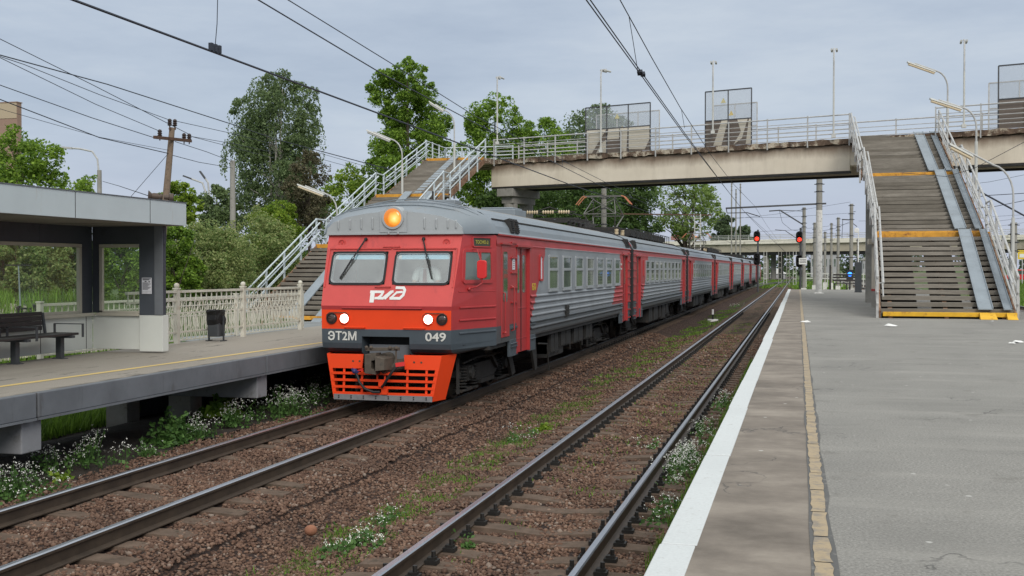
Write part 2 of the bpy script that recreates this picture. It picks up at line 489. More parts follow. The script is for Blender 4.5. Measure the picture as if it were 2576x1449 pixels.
# loose ballast stones (nobody could count them)
def stones(name, x0, x1, y0, y1, dens, smin, smax, mat, zf, lift=0.0):
    n = int((x1 - x0) * (y1 - y0) * dens)
    X = rng.uniform(x0, x1, n); Y = rng.uniform(y0, y1, n)
    keep = np.ones(n, bool)
    for xr in (TXL - .795, TXL + .795, TXR - .795, TXR + .795):
        keep &= np.abs(X - xr) > .085
    X, Y = X[keep], Y[keep]; n = len(X)
    S = rng.uniform(smin, smax, n) * (1 + .5 * (rng.random(n) > .93))
    Z = zf(X, Y) + S * .18 + lift
    ph = (1 + 5 ** .5) / 2
    ico = np.array([(-1,ph,0),(1,ph,0),(-1,-ph,0),(1,-ph,0),(0,-1,ph),(0,1,ph),(0,-1,-ph),(0,1,-ph),(ph,0,-1),(ph,0,1),(-ph,0,-1),(-ph,0,1)]) / 1.9
    fac = np.array([(0,11,5),(0,5,1),(0,1,7),(0,7,10),(0,10,11),(1,5,9),(5,11,4),(11,10,2),(10,7,6),(7,1,8),(3,9,4),(3,4,2),(3,2,6),(3,6,8),(3,8,9),(4,9,5),(2,4,11),(6,2,10),(8,6,7),(9,8,1)])
    q = ico[None] * rng.uniform(.62, 1.15, (n, 12, 1))
    sc = np.stack([rng.uniform(.4, .62, n), rng.uniform(.32, .5, n), rng.uniform(.25, .42, n)], 1) * S[:, None]
    q = q * sc[:, None, :]
    a = rng.uniform(0, 6.283, n); t = rng.uniform(-.7, .7, n)
    ct, st = np.cos(t)[:, None], np.sin(t)[:, None]
    y2 = q[..., 1] * ct - q[..., 2] * st; z2 = q[..., 1] * st + q[..., 2] * ct
    ca, sa = np.cos(a)[:, None], np.sin(a)[:, None]
    x3 = q[..., 0] * ca - y2 * sa; y3 = q[..., 0] * sa + y2 * ca
    V = np.stack([x3 + X[:, None], y3 + Y[:, None], z2 + Z[:, None]], 2).reshape(-1, 3)
    F = (fac[None] + (np.arange(n) * 12)[:, None, None]).reshape(-1, 3)
    o = np_mesh(name, V, F, mat)
    return tag(o, kind="stuff")
def stonemat():
    m, nt, bs = _nodes("ballast_stone")
    r = island(nt)
    c = ramp(nt, r, [(.0, (.075,.043,.031)), (.35, (.120,.069,.048)), (.7, (.165,.098,.068)), (.92, (.205,.13,.092)), (.988, (.25,.20,.165))])
    big = noise(nt, .9, 5, .65)
    c = mixc(nt, math_(nt, 'MULTIPLY', thresh(nt, big, .45, .72), .6), c, (.06,.040,.032))
    tc = N(nt, "ShaderNodeTexCoord"); sp = N(nt, "ShaderNodeSeparateXYZ"); L(nt, tc.outputs["Object"], sp.inputs[0])
    band = math_(nt, 'SUBTRACT', 1.0, thresh(nt, math_(nt, 'ABSOLUTE', math_(nt, 'ADD', sp.outputs[0], 4.75)), .1, .8))
    mo = thresh(nt, math_(nt, 'ADD', math_(nt, 'MULTIPLY', band, .42), noise(nt, 1.6, 7, .72)), .9, 1.05)
    c = mixc(nt, math_(nt, 'MULTIPLY', mo, .7), c, (.05,.058,.02))
    L(nt, c, bs.inputs["Base Color"]); bs.inputs["Roughness"].default_value = .9
    bs.inputs["Specular IOR Level"].default_value = .25
    return m
M['stone'] = stonemat()
stones("ballast_stones", -9.25, -.8, 7.0, 15.5, 720, .026, .058, M['stone'], zb)
stones("ballast_stones", -9.25, -.8, 15.5, 27, 330, .036, .068, M['stone'], zb)
stones("ballast_stones", -6.3, -.8, 27, 48, 90, .05, .09, M['stone'], zb)
stones("ballast_stones", 7.6, 15.6, 30, 44, 60, .06, .10, M['grey_ballast'], zr)

# ------------------------------------------------------------------ tracks
def railmat():
    m, nt, bs = _nodes("rail_side")
    n = noise(nt, 3, 6, .7)
    c = ramp(nt, n, [(.3, (.036,.026,.019)), (.7, (.080,.058,.041))])
    L(nt, c, bs.inputs["Base Color"]); bs.inputs["Roughness"].default_value = .55; bs.inputs["Metallic"].default_value = .2
    return m
def railtop(name, c, r):
    m, nt, bs = _nodes(name)
    n = noise(nt, 6, 4, .6, stretch=(30, .4, 1))
    L(nt, ramp(nt, n, [(.3, tuple(x * .7 for x in c)), (.7, c)]), bs.inputs["Base Color"])
    bs.inputs["Metallic"].default_value = .9; bs.inputs["Roughness"].default_value = r
    return m
M['rail_side'] = railmat(); M['rail_top'] = railtop("rail_running_surface", (.50,.52,.56), .30)
M['sleeper'] = paint("sleeper_grime", (.112,.080,.060), .9, 0, .3, 5, (.055,.045,.032), .4, 8, .4, .2)
M['fasten'] = paint("rail_fastening", (.014,.013,.012), .6, 0, .4, 9)
PROF = [(-.0375, RAIL-.012), (-.0375, RAIL-.038), (-.009, RAIL-.055), (-.009, RAIL-.15), (-.07, RAIL-.168), (-.07, RAIL-.18),
        (.07, RAIL-.18), (.07, RAIL-.168), (.009, RAIL-.15), (.009, RAIL-.055), (.0375, RAIL-.038), (.0375, RAIL-.012)]
def rail_mb(xc, y0, y1):
    b = MB()
    ys_ = [y0 + (y1 - y0) * i / 24 for i in range(25)]
    for a, c in zip(ys_[:-1], ys_[1:]):
        n = len(PROF)
        for i in range(n - 1):
            p, q = PROF[i], PROF[i+1]
            b.poly([(xc+p[0], a, p[1]), (xc+q[0], a, q[1]), (xc+q[0], c, q[1]), (xc+p[0], c, p[1])], 0)
        tp = [(-.0375, RAIL-.012), (-.026, RAIL), (.026, RAIL), (.0375, RAIL-.012)]
        for i in range(3):
            p, q = tp[i], tp[i+1]
            b.poly([(xc+p[0], a, p[1]), (xc+p[0], c, p[1]), (xc+q[0], c, q[1]), (xc+q[0], a, q[1])], 1)
    return b
def sleeper_mb(xc, y, ztop, fast=True, jig=0):
    b = MB()
    prof = [(-1.35, ztop-.02), (-.95, ztop), (-.5, ztop-.012), (0, ztop-.05), (.5, ztop-.012), (.95, ztop), (1.35, ztop-.02)]
    w_ = .125
    for (xa, za), (xb, zb_) in zip(prof[:-1], prof[1:]):
        vs = [(xc+xa, y-w_-.02, za-.16), (xc+xb, y-w_-.02, zb_-.16), (xc+xb, y+w_+.02, zb_-.16), (xc+xa, y+w_+.02, za-.16),
              (xc+xa, y-w_, za), (xc+xb, y-w_, zb_), (xc+xb, y+w_, zb_), (xc+xa, y+w_, za)]
        b.mesh(vs, [(4,5,6,7), (0,1,5,4), (2,3,7,6)], 0)
    b.poly([(xc-1.35, y-w_-.02, ztop-.18), (xc-1.35, y+w_+.02, ztop-.18), (xc-1.35, y+w_, ztop-.02), (xc-1.35, y-w_, ztop-.02)], 0)
    b.poly([(xc+1.35, y-w_-.02, ztop-.18), (xc+1.35, y-w_, ztop-.02), (xc+1.35, y+w_, ztop-.02), (xc+1.35, y+w_+.02, ztop-.18)], 0)
    if fast:
        for s in (-.795, .795):
            for t in (-1, 1):
                x = xc + s + t * .125
                b.box(x-.06, x+.06, y-.055, y+.055, ztop-.005, ztop+.035, 1)
                b.box(x-.04, x+.02*t+.02, y-.035, y+.035, ztop+.035, ztop+.06, 1)
                b.cyl((x+.015*t, y, ztop+.05), (x+.015*t, y, ztop+.115), .022, n=6, mi=1)
    return b
def track(xc, label, y0, y1, ztop, fast, n_parts, top):
    t = thing("railway_track", label, "railway track", (xc, y0, RAIL))
    for s in (-.795, .795):
        rail_mb(xc + s, y0, y1).build("rail", [M['rail_side'], top], t, recalc=False)
    y = y0 + .3; k = 0; rest = MB(); proto = None
    while y < min(y1, 200):
        if k < n_parts:
            j = rnd.uniform(-.02, .02)
            if proto is None:
                proto = sleeper_mb(xc, y, ztop, fast).build("sleeper", [M['sleeper'], M['fasten']], t); ybase = y
            else:
                c = proto.copy(); COL.objects.link(c); c.parent = t
                c.location = (0, y - ybase + j, rnd.uniform(-.012, .006)); c.rotation_euler = (0, 0, rnd.uniform(-.008, .008))
        else:
            s_ = sleeper_mb(xc, y, ztop, y < 70)
            rest.mesh(s_.v, s_.f); rest.m[-len(s_.m):] = s_.m
        y += .543; k += 1
    if rest.v:
        tag(rest.build("sleeper", [M['sleeper'], M['fasten']], t, recalc=False), kind="stuff")
    return t
M['rail_top_dull'] = railtop("rail_surface_dull", (.34,.33,.31), .35)
track(TXL, "brown railway track the red train runs on, nearly buried in ballast", 3.0, 420, -1.285, False, 60, M['rail_top'])
track(TXR, "empty railway track with exposed sleepers beside the grey asphalt platform", 3.0, 420, -1.283, True, 100, M['rail_top'])
track(9.6, "railway track beyond the wooden staircase, at the right edge of the platform", 20.0, 420, -1.283, False, 40, M['rail_top_dull'])
track(14.2, "outermost railway track on the right below the green bank", 20.0, 420, -1.283, False, 40, M['rail_top_dull'])
# points leading off to the right beyond the platform end
def curve_rail(name, pts, label):
    t = thing(name, label, "railway track", pts[0])
    for off in (-.795, .795):
        P = []
        for i, p in enumerate(pts):
            a = Vector(pts[max(i-1, 0)]); c = Vector(pts[min(i+1, len(pts)-1)]); d_ = (c - a).normalized()
            P.append(Vector(p) + Vector((d_.y, -d_.x, 0)) * off)
        b = MB()
        for p, q in zip(P[:-1], P[1:]): b.bar(p, q, .09, .16, 0)
        b.build("rail", M['rail_top_dull'], t)
    return t
curve_rail("railway_track", [(TXL + .0 + 6.2*(k/12)**2*1.6, 150 + 10*k, RAIL-.06) for k in range(13)], "branching track that curves away past the signals and under the overpass")

# ------------------------------------------------------------------ right platform
def asphalt():
    m, nt, bs = _nodes("platform_asphalt")
    tc = N(nt, "ShaderNodeTexCoord"); sp = N(nt, "ShaderNodeSeparateXYZ"); L(nt, tc.outputs["Object"], sp.inputs[0])
    g = noise(nt, 55, 5, .8); big = noise(nt, .45, 6, .6); st = noise(nt, 1.0, 6, .65, stretch=(.25, 1.3, 1))
    c = ramp(nt, g, [(.34, (.125,.120,.109)), (.5, (.222,.214,.196)), (.66, (.36,.347,.32))])
    c = mixc(nt, math_(nt, 'MULTIPLY', thresh(nt, big, .44, .62), .45), c, (.155,.150,.138))
    c = mixc(nt, math_(nt, 'MULTIPLY', thresh(nt, st, .52, .70), .5), c, (.305,.292,.265))
    sta = noise(nt, 1.7, 8, .75)
    c = mixc(nt, math_(nt, 'MULTIPLY', thresh(nt, sta, .56, .66), .5), c, (.125,.117,.102))
    sm = noise(nt, 6, 6, .7)
    c = mixc(nt, math_(nt, 'MULTIPLY', thresh(nt, sm, .60, .72), .35), c, (.33,.32,.30))
    # browner old slab between the white edge and the yellow line
    edge = math_(nt, 'SUBTRACT', 1.0, thresh(nt, math_(nt, 'ADD', sp.outputs[0], math_(nt, 'MULTIPLY', noise(nt, 3, 4), .04)), .09, .12))
    st2 = noise(nt, 1.5, 7, .68, stretch=(.7, .9, 1))
    slab = ramp(nt, st2, [(.32, (.125,.106,.088)), (.5, (.198,.170,.142)), (.66, (.28,.245,.205))])
    slab = mixc(nt, math_(nt, 'MULTIPLY', thresh(nt, g, .6, .8), .4), slab, (.33,.30,.26))
    c = mixc(nt, edge, c, slab)
    # pale specks and gum
    vo = N(nt, "ShaderNodeTexVoronoi"); vo.inputs["Scale"].default_value = 3.1; L(nt, tc.outputs["Object"], vo.inputs["Vector"])
    sc_ = N(nt, "ShaderNodeSeparateColor"); L(nt, vo.outputs["Color"], sc_.inputs[0])
    spk = math_(nt, 'MULTIPLY', thresh(nt, vo.outputs["Distance"], .075, .04), thresh(nt, sc_.outputs[1], .35, .36))
    c = mixc(nt, math_(nt, 'MULTIPLY', spk, .8), c, (.50,.49,.46))
    # thin cracks
    v2 = N(nt, "ShaderNodeTexVoronoi"); v2.feature = 'DISTANCE_TO_EDGE'; v2.inputs["Scale"].default_value = .28
    wv = N(nt, "ShaderNodeVectorMath"); wv.operation = 'ADD'
    nz = N(nt, "ShaderNodeTexNoise"); nz.inputs["Scale"].default_value = 2.2; nz.inputs["Detail"].default_value = 5
    L(nt, tc.outputs["Object"], nz.inputs["Vector"])
    L(nt, tc.outputs["Object"], wv.inputs[0]); L(nt, nz.outputs["Color"], wv.inputs[1]); L(nt, wv.outputs[0], v2.inputs["Vector"])
    crk = math_(nt, 'MULTIPLY', thresh(nt, v2.outputs["Distance"], .004, .0015), thresh(nt, big, .5, .56))
    c = mixc(nt, math_(nt, 'MULTIPLY', crk, .7), c, (.06,.058,.055))
    L(nt, c, bs.inputs["Base Color"]); bs.inputs["Roughness"].default_value = .85; bs.inputs["Specular IOR Level"].default_value = .3
    bump(nt, bs, math_(nt, 'ADD', g, math_(nt, 'MULTIPLY', big, .6)), .35, .006)
    return m
def worn(name, c, under, amt, sc=7, rough=.8):
    m, nt, bs = _nodes(name)
    n = noise(nt, sc, 8, .72); n2 = noise(nt, 60, 3, .7); n3 = noise(nt, .8, 4)
    k = ramp(nt, n2, [(.3, tuple(x * .86 for x in c)), (.7, c)])
    k = mixc(nt, math_(nt, 'MULTIPLY', thresh(nt, n3, .4, .7), .35), k, tuple(x * .78 for x in c))
    k = mixc(nt, math_(nt, 'MULTIPLY', thresh(nt, n, .66 - amt * .2, .74 - amt * .15), .85), k, under)
    L(nt, k, bs.inputs["Base Color"]); bs.inputs["Roughness"].default_value = rough
    bump(nt, bs, n2, .3, .004)
    return m
M['asphalt'] = asphalt()
M['edge_white'] = worn("white_edge_paint", (.575,.60,.60), (.36,.35,.33), .35, 14)
M['edge_line'] = worn("worn_yellow_line", (.385,.30,.19), (.205,.18,.15), .95, 7)
M['edge_dark'] = worn("dark_joint_filler", (.10,.098,.094), (.19,.18,.165), .55, 8)
PX0, PX1, PY0, PY1 = -.70, 7.5, -12.0, 83.0
b = MB(); b.box(PX0+.02, PX1, PY0, PY1, -.22, 0)
pl = tag(b.build("platform", M['asphalt']), kind="structure")
b = MB()
for k in range(18): b.box(PX0+.55, PX0+.95, -6+5.2*k, -5.2+5.2*k, -1.6, -.221)
for k in range(18): b.box(PX1-.95, PX1-.55, -6+5.2*k, -5.2+5.2*k, -1.6, -.221)
b.box(2.6, 3.2, -10, 82, -1.6, -.225)
tag(b.build("platform_pier", M['concrete']), kind="structure")
# white edge stones: real slabs, slightly uneven, proud of the asphalt
b = MB(); y = PY0
while y < PY1 - .01:
    l = min(rnd.choice((2.9, 3.0, 3.1)), PY1 - y); dz = rnd.uniform(.004, .012); dx = rnd.uniform(-.008, .008)
    b.box(PX0 + dx, PX0 + .19 + dx, y + .006, y + l - .006, -.24, dz); y += l
tag(b.build("platform_edge", M['edge_white'], bevel=.008), kind="structure")
# yellow warning line, broken into worn lengths between dark joints
b = MB(); y = 2.0; n = 0
def wob(): return rnd.uniform(-.008, .008)
while y < PY1 - .6:
    l = rnd.uniform(.52, .72) if y < 40 else 3.0
    xs_ = [.085 + wob(), .168 + wob(), .168 + wob(), .085 + wob()]
    k = 6; pts = [(.085 + wob(), y + l*i/k) for i in range(k+1)] + [(.168 + wob(), y + l*i/k) for i in range(k, -1, -1)]
    b.poly([(p[0], p[1], .007) for p in pts]); y += l + rnd.uniform(.012, .03)
tag(b.build("platform_line", M['edge_line']), kind="structure")
b = MB(); k = 180; W = [(rnd.uniform(.012, .035), rnd.uniform(.008, .045)) for _ in range(k+1)]
for i in range(k):
    ya, yb = 2 + i * .45, 2 + (i+1) * .45; fa = max(.15, 1 - ya / 45)
    b.poly([(.085 - W[i][0]*fa, ya, .0035), (.168 + W[i][1]*fa, ya, .0035), (.168 + W[i+1][1]*fa, yb, .0035), (.085 - W[i+1][0]*fa, yb, .0035)])
tag(b.build("line_joint", M['edge_dark']), kind="structure")

# ------------------------------------------------------------------ left platform
def lplat():
    m, nt, bs = _nodes("left_platform_asphalt")
    g = noise(nt, 70, 3, .7); st = noise(nt, .9, 7, .68, stretch=(1.2, .35, 1)); cr = noise(nt, 2.2, 8, .75, stretch=(1.5, .3, 1))
    c = ramp(nt, g, [(.3, (.215,.193,.163)), (.7, (.315,.285,.24))])
    c = mixc(nt, math_(nt, 'MULTIPLY', thresh(nt, st, .5, .7), .5), c, (.185,.163,.135))
    c = mixc(nt, math_(nt, 'MULTIPLY', thresh(nt, cr, .60, .64), .8), c, (.05,.045,.04))
    tc = N(nt, "ShaderNodeTexCoord"); sp = N(nt, "ShaderNodeSeparateXYZ"); L(nt, tc.outputs["Object"], sp.inputs[0])
    e = thresh(nt, math_(nt, 'ADD', sp.outputs[0], math_(nt, 'MULTIPLY', noise(nt, 2.5, 7, .7), .5)), -9.22, -9.08)
    c = mixc(nt, math_(nt, 'MULTIPLY', e, .9), c, (.05,.04,.033))
    L(nt, c, bs.inputs["Base Color"]); bs.inputs["Roughness"].default_value = .9
    bump(nt, bs, math_(nt, 'ADD', g, st), .4, .008)
    return m
M['lplat'] = lplat()
M['beam_grey'] = paint("blue_grey_concrete_paint", (.135,.145,.16), .7, 0, .18, 1.2, (.085,.082,.08), .28, 3, .2, .3, True)
M['beam_light'] = paint("pale_grey_concrete", (.235,.24,.255), .8, 0, .12, 2, (.16,.16,.16), .3, 5, .2)
LE = -9.32
b = MB(); b.box(-12.75, LE+.03, -6, 45, LPZ-.2, LPZ)
tag(b.build("platform", M['lplat']), kind="structure")
p0 = at(0, 973, Z=LPZ); p1 = at(810, 862, Z=LPZ); dd = (p1 - p0)
b = MB(); k = 40
P_ = [p0 + dd * (i / k * 2.2 - .6) for i in range(k + 1)]
for i in range(k):
    q, r_ = P_[i], P_[i+1]; a0 = .062 + .006 * math.sin(i * 1.7); a1 = .062 + .006 * math.sin(i * 1.7 + 1.7)
    b.poly([(q.x - a0, q.y, LPZ+.004), (q.x + a0, q.y, LPZ+.004), (r_.x + a1, r_.y, LPZ+.004), (r_.x - a1, r_.y, LPZ+.004)])
M['lline'] = worn("left_yellow_line", (.66,.48,.17), (.24,.21,.17), .2, 9)
tag(b.build("platform_line", M['lline']), kind="structure")
JY = [-.4, 5.85, 12.05, 18.28, 24.5, 30.7, 36.9, 43.1]
beam_pos = ["across the lower left corner", "left of the joint below the bench", "running below the shelter bench", "ending at the train's orange plow",
            "behind the train's cab", "behind the train", "behind the train", "behind the train"]
for i, (a, c) in enumerate(zip(JY[:-1], JY[1:])):
    if c < 9 or a > 20: continue
    t = thing("platform_beam", "blue grey concrete edge beam of the left platform " + beam_pos[i], "concrete beam", (LE, a, LPZ-.3), "edge beams of the left platform")
    bb = MB(); bb.box(LE-.05, LE+.06, a+.02, c-.02, LPZ-.31, LPZ+.004); bb.build("beam", M['beam_grey'], t, bevel=.012)
    bb = MB(); bb.box(LE-.04, LE+.075, a+.03, c-.03, LPZ-.34, LPZ-.312); bb.build("lower_lip", M['beam_grey'], t)
for i, yj in enumerate(JY[2:4]):
    nm = ("left of the white flowers", "just left of the train's orange plow", "behind the train's cab")[i]
    t = thing("platform_support", "concrete cross beam under the left platform, " + nm, "concrete support", (LE, yj, -1.3), "supports under the left platform")
    bb = MB(); bb.box(-12.6, LE-.03, yj-.19, yj+.19, LPZ-.75, LPZ-.345); bb.build("cross_beam", M['beam_light'], t, bevel=.015)
    for x in (-10.9, -12.2):
        bb = MB(); bb.box(x-.22, x+.22, yj-.2, yj+.2, -1.7, LPZ-.752); bb.build("leg", M['concrete'], t)
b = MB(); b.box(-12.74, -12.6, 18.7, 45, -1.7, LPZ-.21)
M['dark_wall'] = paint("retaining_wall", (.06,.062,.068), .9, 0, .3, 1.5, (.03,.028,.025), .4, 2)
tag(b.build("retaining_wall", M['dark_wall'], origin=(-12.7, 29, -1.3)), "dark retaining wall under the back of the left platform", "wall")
# path behind the platform up to the far staircase
M['path'] = paint("beige_path", (.30,.265,.215), .95, 0, .15, 1.2, (.2,.17,.13), .3, 3, .2)
M['path_grey'] = paint("grey_landing", (.20,.215,.22), .9, 0, .15, 1.2, (.13,.13,.12), .3, 3, .2)
b = MB(); b.box(-22.5, -12.76, 27.2, 46, -1.2, -.5); tag(b.build("path", M['path_grey']), kind="structure")
xs = np.arange(-31, -16.4, .5)
tag(grid_sheet("path", xs, np.arange(10, 27.4, .5), lambda x, y: terrain(x, y) + .05, M['path']), kind="structure")
xs = np.linspace(-30, -23.5, 14)
tag(grid_sheet("path", xs, np.arange(27, 80, 1.0), lambda x, y: terrain(x, y) + .05, M['path']), kind="structure")
# ------------------------------------------------------------------ train
RED = (.38, .033, .035); ORANGE = (.80, .058, .008); DGREY = (.062, .078, .092); LGREY = (.225, .245, .265); ROOF = (.195, .225, .25)
M['red'] = paint("train_red", RED, .42, 0, .12, 1.2, (.19,.02,.022), .18, 2.2, .03, .5, True)
M['red_front'] = paint("train_front_red", (.56,.070,.062), .42, 0, .12, .9, (.36,.05,.05), .3, 2.2, .03, .5, True)
M['orange'] = paint("signal_orange", ORANGE, .5, 0, .07, 1.2, (.60,.04,.008), .12, 2, .03)
M['dgrey'] = paint("train_dark_grey", DGREY, .45, 0, .12, 1.5, (.045,.05,.055), .25, 3, .03, .5, True)
M['roof'] = paint("train_roof_grey", ROOF, .42, .1, .10, .9, (.20,.19,.17), .25, 2, .03, .5)
M['roof_top'] = paint("roof_walkway_brown", (.24,.21,.175), .8, 0, .2, 1.5, (.12,.10,.08), .3, 3)
M['front_cap'] = paint("front_cap_grey", (.36,.38,.39), .5, 0, .08, 1.5, (.18,.17,.16), .2, 3, .03)
M['seal'] = paint("window_seal", (.012,.013,.014), .6, 0, .2, 5)
M['cab_in'] = paint("cab_interior", (.50,.53,.49), .7, 0, .06, 2)
M['blue_strip'] = paint("blue_glass_strip", (.30,.58,.78), .6, 0, .05, 2)
M['wheel'] = paint("wheel_steel", (.045,.04,.036), .5, .4, .3, 5)
M['mirror_red'] = paint("mirror_red", (.62,.028,.028), .45, 0, .05, 3)
M['copper'] = paint("pantograph_copper", (.45,.17,.09), .6, .2, .2, 5)
M['snow'] = paint("scraped_steel", (.26,.26,.27), .5, .3, .2, 4, (.10,.10,.10), .3)
M['coupler'] = paint("coupler_iron", (.10,.082,.065), .75, .1, .3, 6, (.05,.045,.04), .4)
M['glass_front'] = glass("windshield_glass", (.84,.93,.90), .22, .16, (.62,.68,.64))
M['number'] = paint("number_white", (.62,.62,.58), .7, 0, .15, 9)
def paneglass():
    m, nt, bs = _nodes("train_window_glass")
    n = noise(nt, .7, 3)
    L(nt, ramp(nt, n, [(.35, (.055,.080,.062)), (.7, (.13,.17,.13))]), bs.inputs["Base Color"])
    bs.inputs["Roughness"].default_value = .04; bs.inputs["IOR"].default_value = 1.7
    bs.inputs["Specular IOR Level"].default_value = .85
    return m
M['pane'] = paneglass()
def livery(name, ya, yb, ka, kb):
    """red ends, light grey middle with raked borders, dark grey skirt (paint scheme along the car)"""
    m, nt, bs = _nodes(name)
    tc = N(nt, "ShaderNodeTexCoord"); sp = N(nt, "ShaderNodeSeparateXYZ"); L(nt, tc.outputs["Object"], sp.inputs[0])
    y, z = sp.outputs[1], math_(nt, 'SUBTRACT', sp.outputs[2], 1.1)
    v = objvec(nt); n1 = noise(nt, 1.3, 5, .65, vec=v)
    def var(c, a=.13): return ramp(nt, n1, [(.3, tuple(x*(1-a) for x in c)), (.7, tuple(x*(1+a) for x in c))])
    c = var(RED)
    # borders
    zz = math_(nt, 'MINIMUM', z, 1.8)
    fa = math_(nt, 'SUBTRACT', y, math_(nt, 'ADD', ya, math_(nt, 'MULTIPLY', zz, ka)))
    fb = math_(nt, 'SUBTRACT', math_(nt, 'ADD', yb, math_(nt, 'MULTIPLY', zz, kb)), y)
    g = thresh(nt, math_(nt, 'MINIMUM', fa, fb), -.01, .01)
    g = math_(nt, 'MULTIPLY', g, thresh(nt, z, 1.965, 1.955))
    c = mixc(nt, g, c, var(LGREY))
    # below the ribs the border gives way to the dark skirt
    c = mixc(nt, thresh(nt, z, .345, .335), c, var(DGREY))
    st = noise(nt, 5, 6, .7, vec=v, stretch=(1, 1, .12))
    c = mixc(nt, math_(nt, 'MULTIPLY', thresh(nt, st, .55, .8), .35), c, (.10,.085,.08))
    gr = math_(nt, 'MULTIPLY', thresh(nt, math_(nt, 'ADD', z, math_(nt, 'MULTIPLY', noise(nt, 3, 6, .7, vec=v), -.9)), .15, -.6), .55)
    c = mixc(nt, gr, c, (.075,.062,.052))
    L(nt, c, bs.inputs["Base Color"]); bs.inputs["Roughness"].default_value = .45
    bump(nt, bs, noise(nt, 2.2, 3, vec=v), .10, .02)
    return m
M['livery_head'] = livery("car_livery_head", 3.95, 15.0, 1.0, 1.05)
M['livery_mid'] = livery("car_livery", 2.2, 16.0, 1.1, .7)

XC = TXL
def rib_profile():
    """half profile of the body side: (half width, z) from the sill to the gutter"""
    P = [(1.68, -.02), (1.725, .0), (1.735, .04)]
    z = .12
    while z < .92:
        P += [(1.735, z), (1.762, z + .022), (1.766, z + .045), (1.738, z + .078)]
        z += .140
    P += [(1.74, .985), (1.74, 1.90), (1.745, 1.935), (1.752, 1.95), (1.74, 1.97), (1.735, 2.10), (1.775, 2.125), (1.775, 2.15)]
    return P
ROOFP = [(1.775, 2.15), (1.72, 2.19), (1.685, 2.30), (1.60, 2.42), (1.565, 2.455), (1.40, 2.57), (1.10, 2.68), (.70, 2.765), (.62, 2.79), (.30, 2.82), (0, 2.83)]
def extrude_side(b, P, y0, y1, mi=0, sides=(1, -1)):
    for s in sides:
        for (xa, za), (xb, zb_) in zip(P[:-1], P[1:]):
            q = [(XC+s*xa, y0, za), (XC+s*xa, y1, za), (XC+s*xb, y1, zb_), (XC+s*xb, y0, zb_)]
            b.poly(q if s > 0 else q[::-1], mi)
def rrect(cx, cz, w, h, r, n=4):
    P = []
    for sx, sz, a0 in ((1,1,0), (-1,1,90), (-1,-1,180), (1,-1,270)):
        for i in range(n+1):
            a = R(a0 + 90*i/n); P.append((cx + sx*(w/2-r) + r*math.cos(a), cz + sz*(h/2-r) + r*math.sin(a)))
    return P
def frame_ring(b, cy, cz, w, h, t, x0, x1, r=.05, mi=0):
    """rounded window frame standing proud of the +x side"""
    o, i = rrect(cy, cz, w, h, r), rrect(cy, cz, w-2*t, h-2*t, max(r-t, .012))
    n = len(o)
    vs = [(x1, p[0], p[1]) for p in o] + [(x1, p[0], p[1]) for p in i] + [(x0, p[0], p[1]) for p in o] + [(x0, p[0], p[1]) for p in i]
    fs = []
    for k in range(n):
        q = (k+1) % n
        fs += [(k, q, n+q, n+k), (2*n+k, 2*n+q, q, k), (n+k, n+q, 3*n+q, 3*n+k)]
    b.mesh(vs, fs, mi)

def add_window(root, y, w=1.05, z0=.955, z1=1.80, split=True):
    X = XC + 1.74
    b = MB(); frame_ring(b, y + w/2, (z0+z1)/2, w, z1-z0, .055, X-.01, X+.03)
    if split:
        b.box(X, X+.034, y+.05, y+w-.05, 1.425, 1.49)
    b.box(X, X+.045, y+.02, y+w-.02, z0-.025, z0+.012)
    f = b.build("window", M['lgrey'], root)
    p = MB(); p.prism(rrect(y+w/2, (z0+z1)/2, w-.09, z1-z0-.09, .03), 'x', X+.004, X+.012); p.build("pane", M['pane'], f)
    return f
M['lgrey'] = paint("window_frame_grey", (.30,.32,.335), .45, 0, .1, 2)

def add_door(root, y0, y1, zb_=-.30):
    X = XC + 1.74
    b = MB(); ym = (y0+y1)/2
    for a, c in ((y0, ym), (ym, y1)):
        b.box(X-.10, X-.055, a+.004, c-.004, zb_, 1.92)
        b.box(X-.055, X-.045, a+.03, c-.03, .62, .645); b.box(X-.055, X-.045, a+.03, c-.03, -.02, .0)
    d_ = b.build("door", M['red'], root, bevel=.006)
    for a, c in ((y0, ym), (ym, y1)):
        w_ = c - a; q = MB(); q.prism(rrect((a+c)/2, 1.36, w_*.50, .80, .06), 'x', X-.056, X-.049); q.build("pane", M['pane'], d_)
    q = MB(); q.box(X-.06, X-.042, ym-.014, ym+.014, zb_+.02, 1.9); q.build("seal", M['seal'], d_)
    q = MB(); q.box(X-.12, X+.012, y0-.03, y0-.001, zb_, 1.919); q.box(X-.12, X+.012, y1+.001, y1+.03, zb_, 1.919); q.box(X-.12, X-.002, y0, y1, 1.90, 1.919); q.build("door_jamb", M['red'], d_)
    q = MB(); q.box(X-.02, X+.06, y0-.12, y1+.12, 1.925, 1.965); q.build("rain_gutter", M['red'], d_)
def skirt(root, y0, y1, zb_=-.33):
    X = XC + 1.74
    b = MB(); b.box(X-.06, X, y0, y1, zb_, .02)
    b.box(X-.01, X+.028, y0+.03, y1-.03, -.08, -.055); b.box(X-.01, X+.028, y0+.03, y1-.03, .24, .265)
    b.build("door_skirt", M['dgrey'], root, bevel=.008)
def ladder(root, y0, y1, z0, z1, n, mat):
    X = XC + 1.74; b = MB()
    for i in range(n):
        z = z0 + (z1-z0)*i/(n-1); b.box(X-.002, X+.035, y0+.02, y1-.02, z-.016, z+.016)
    b.build("step_rungs", mat, root)

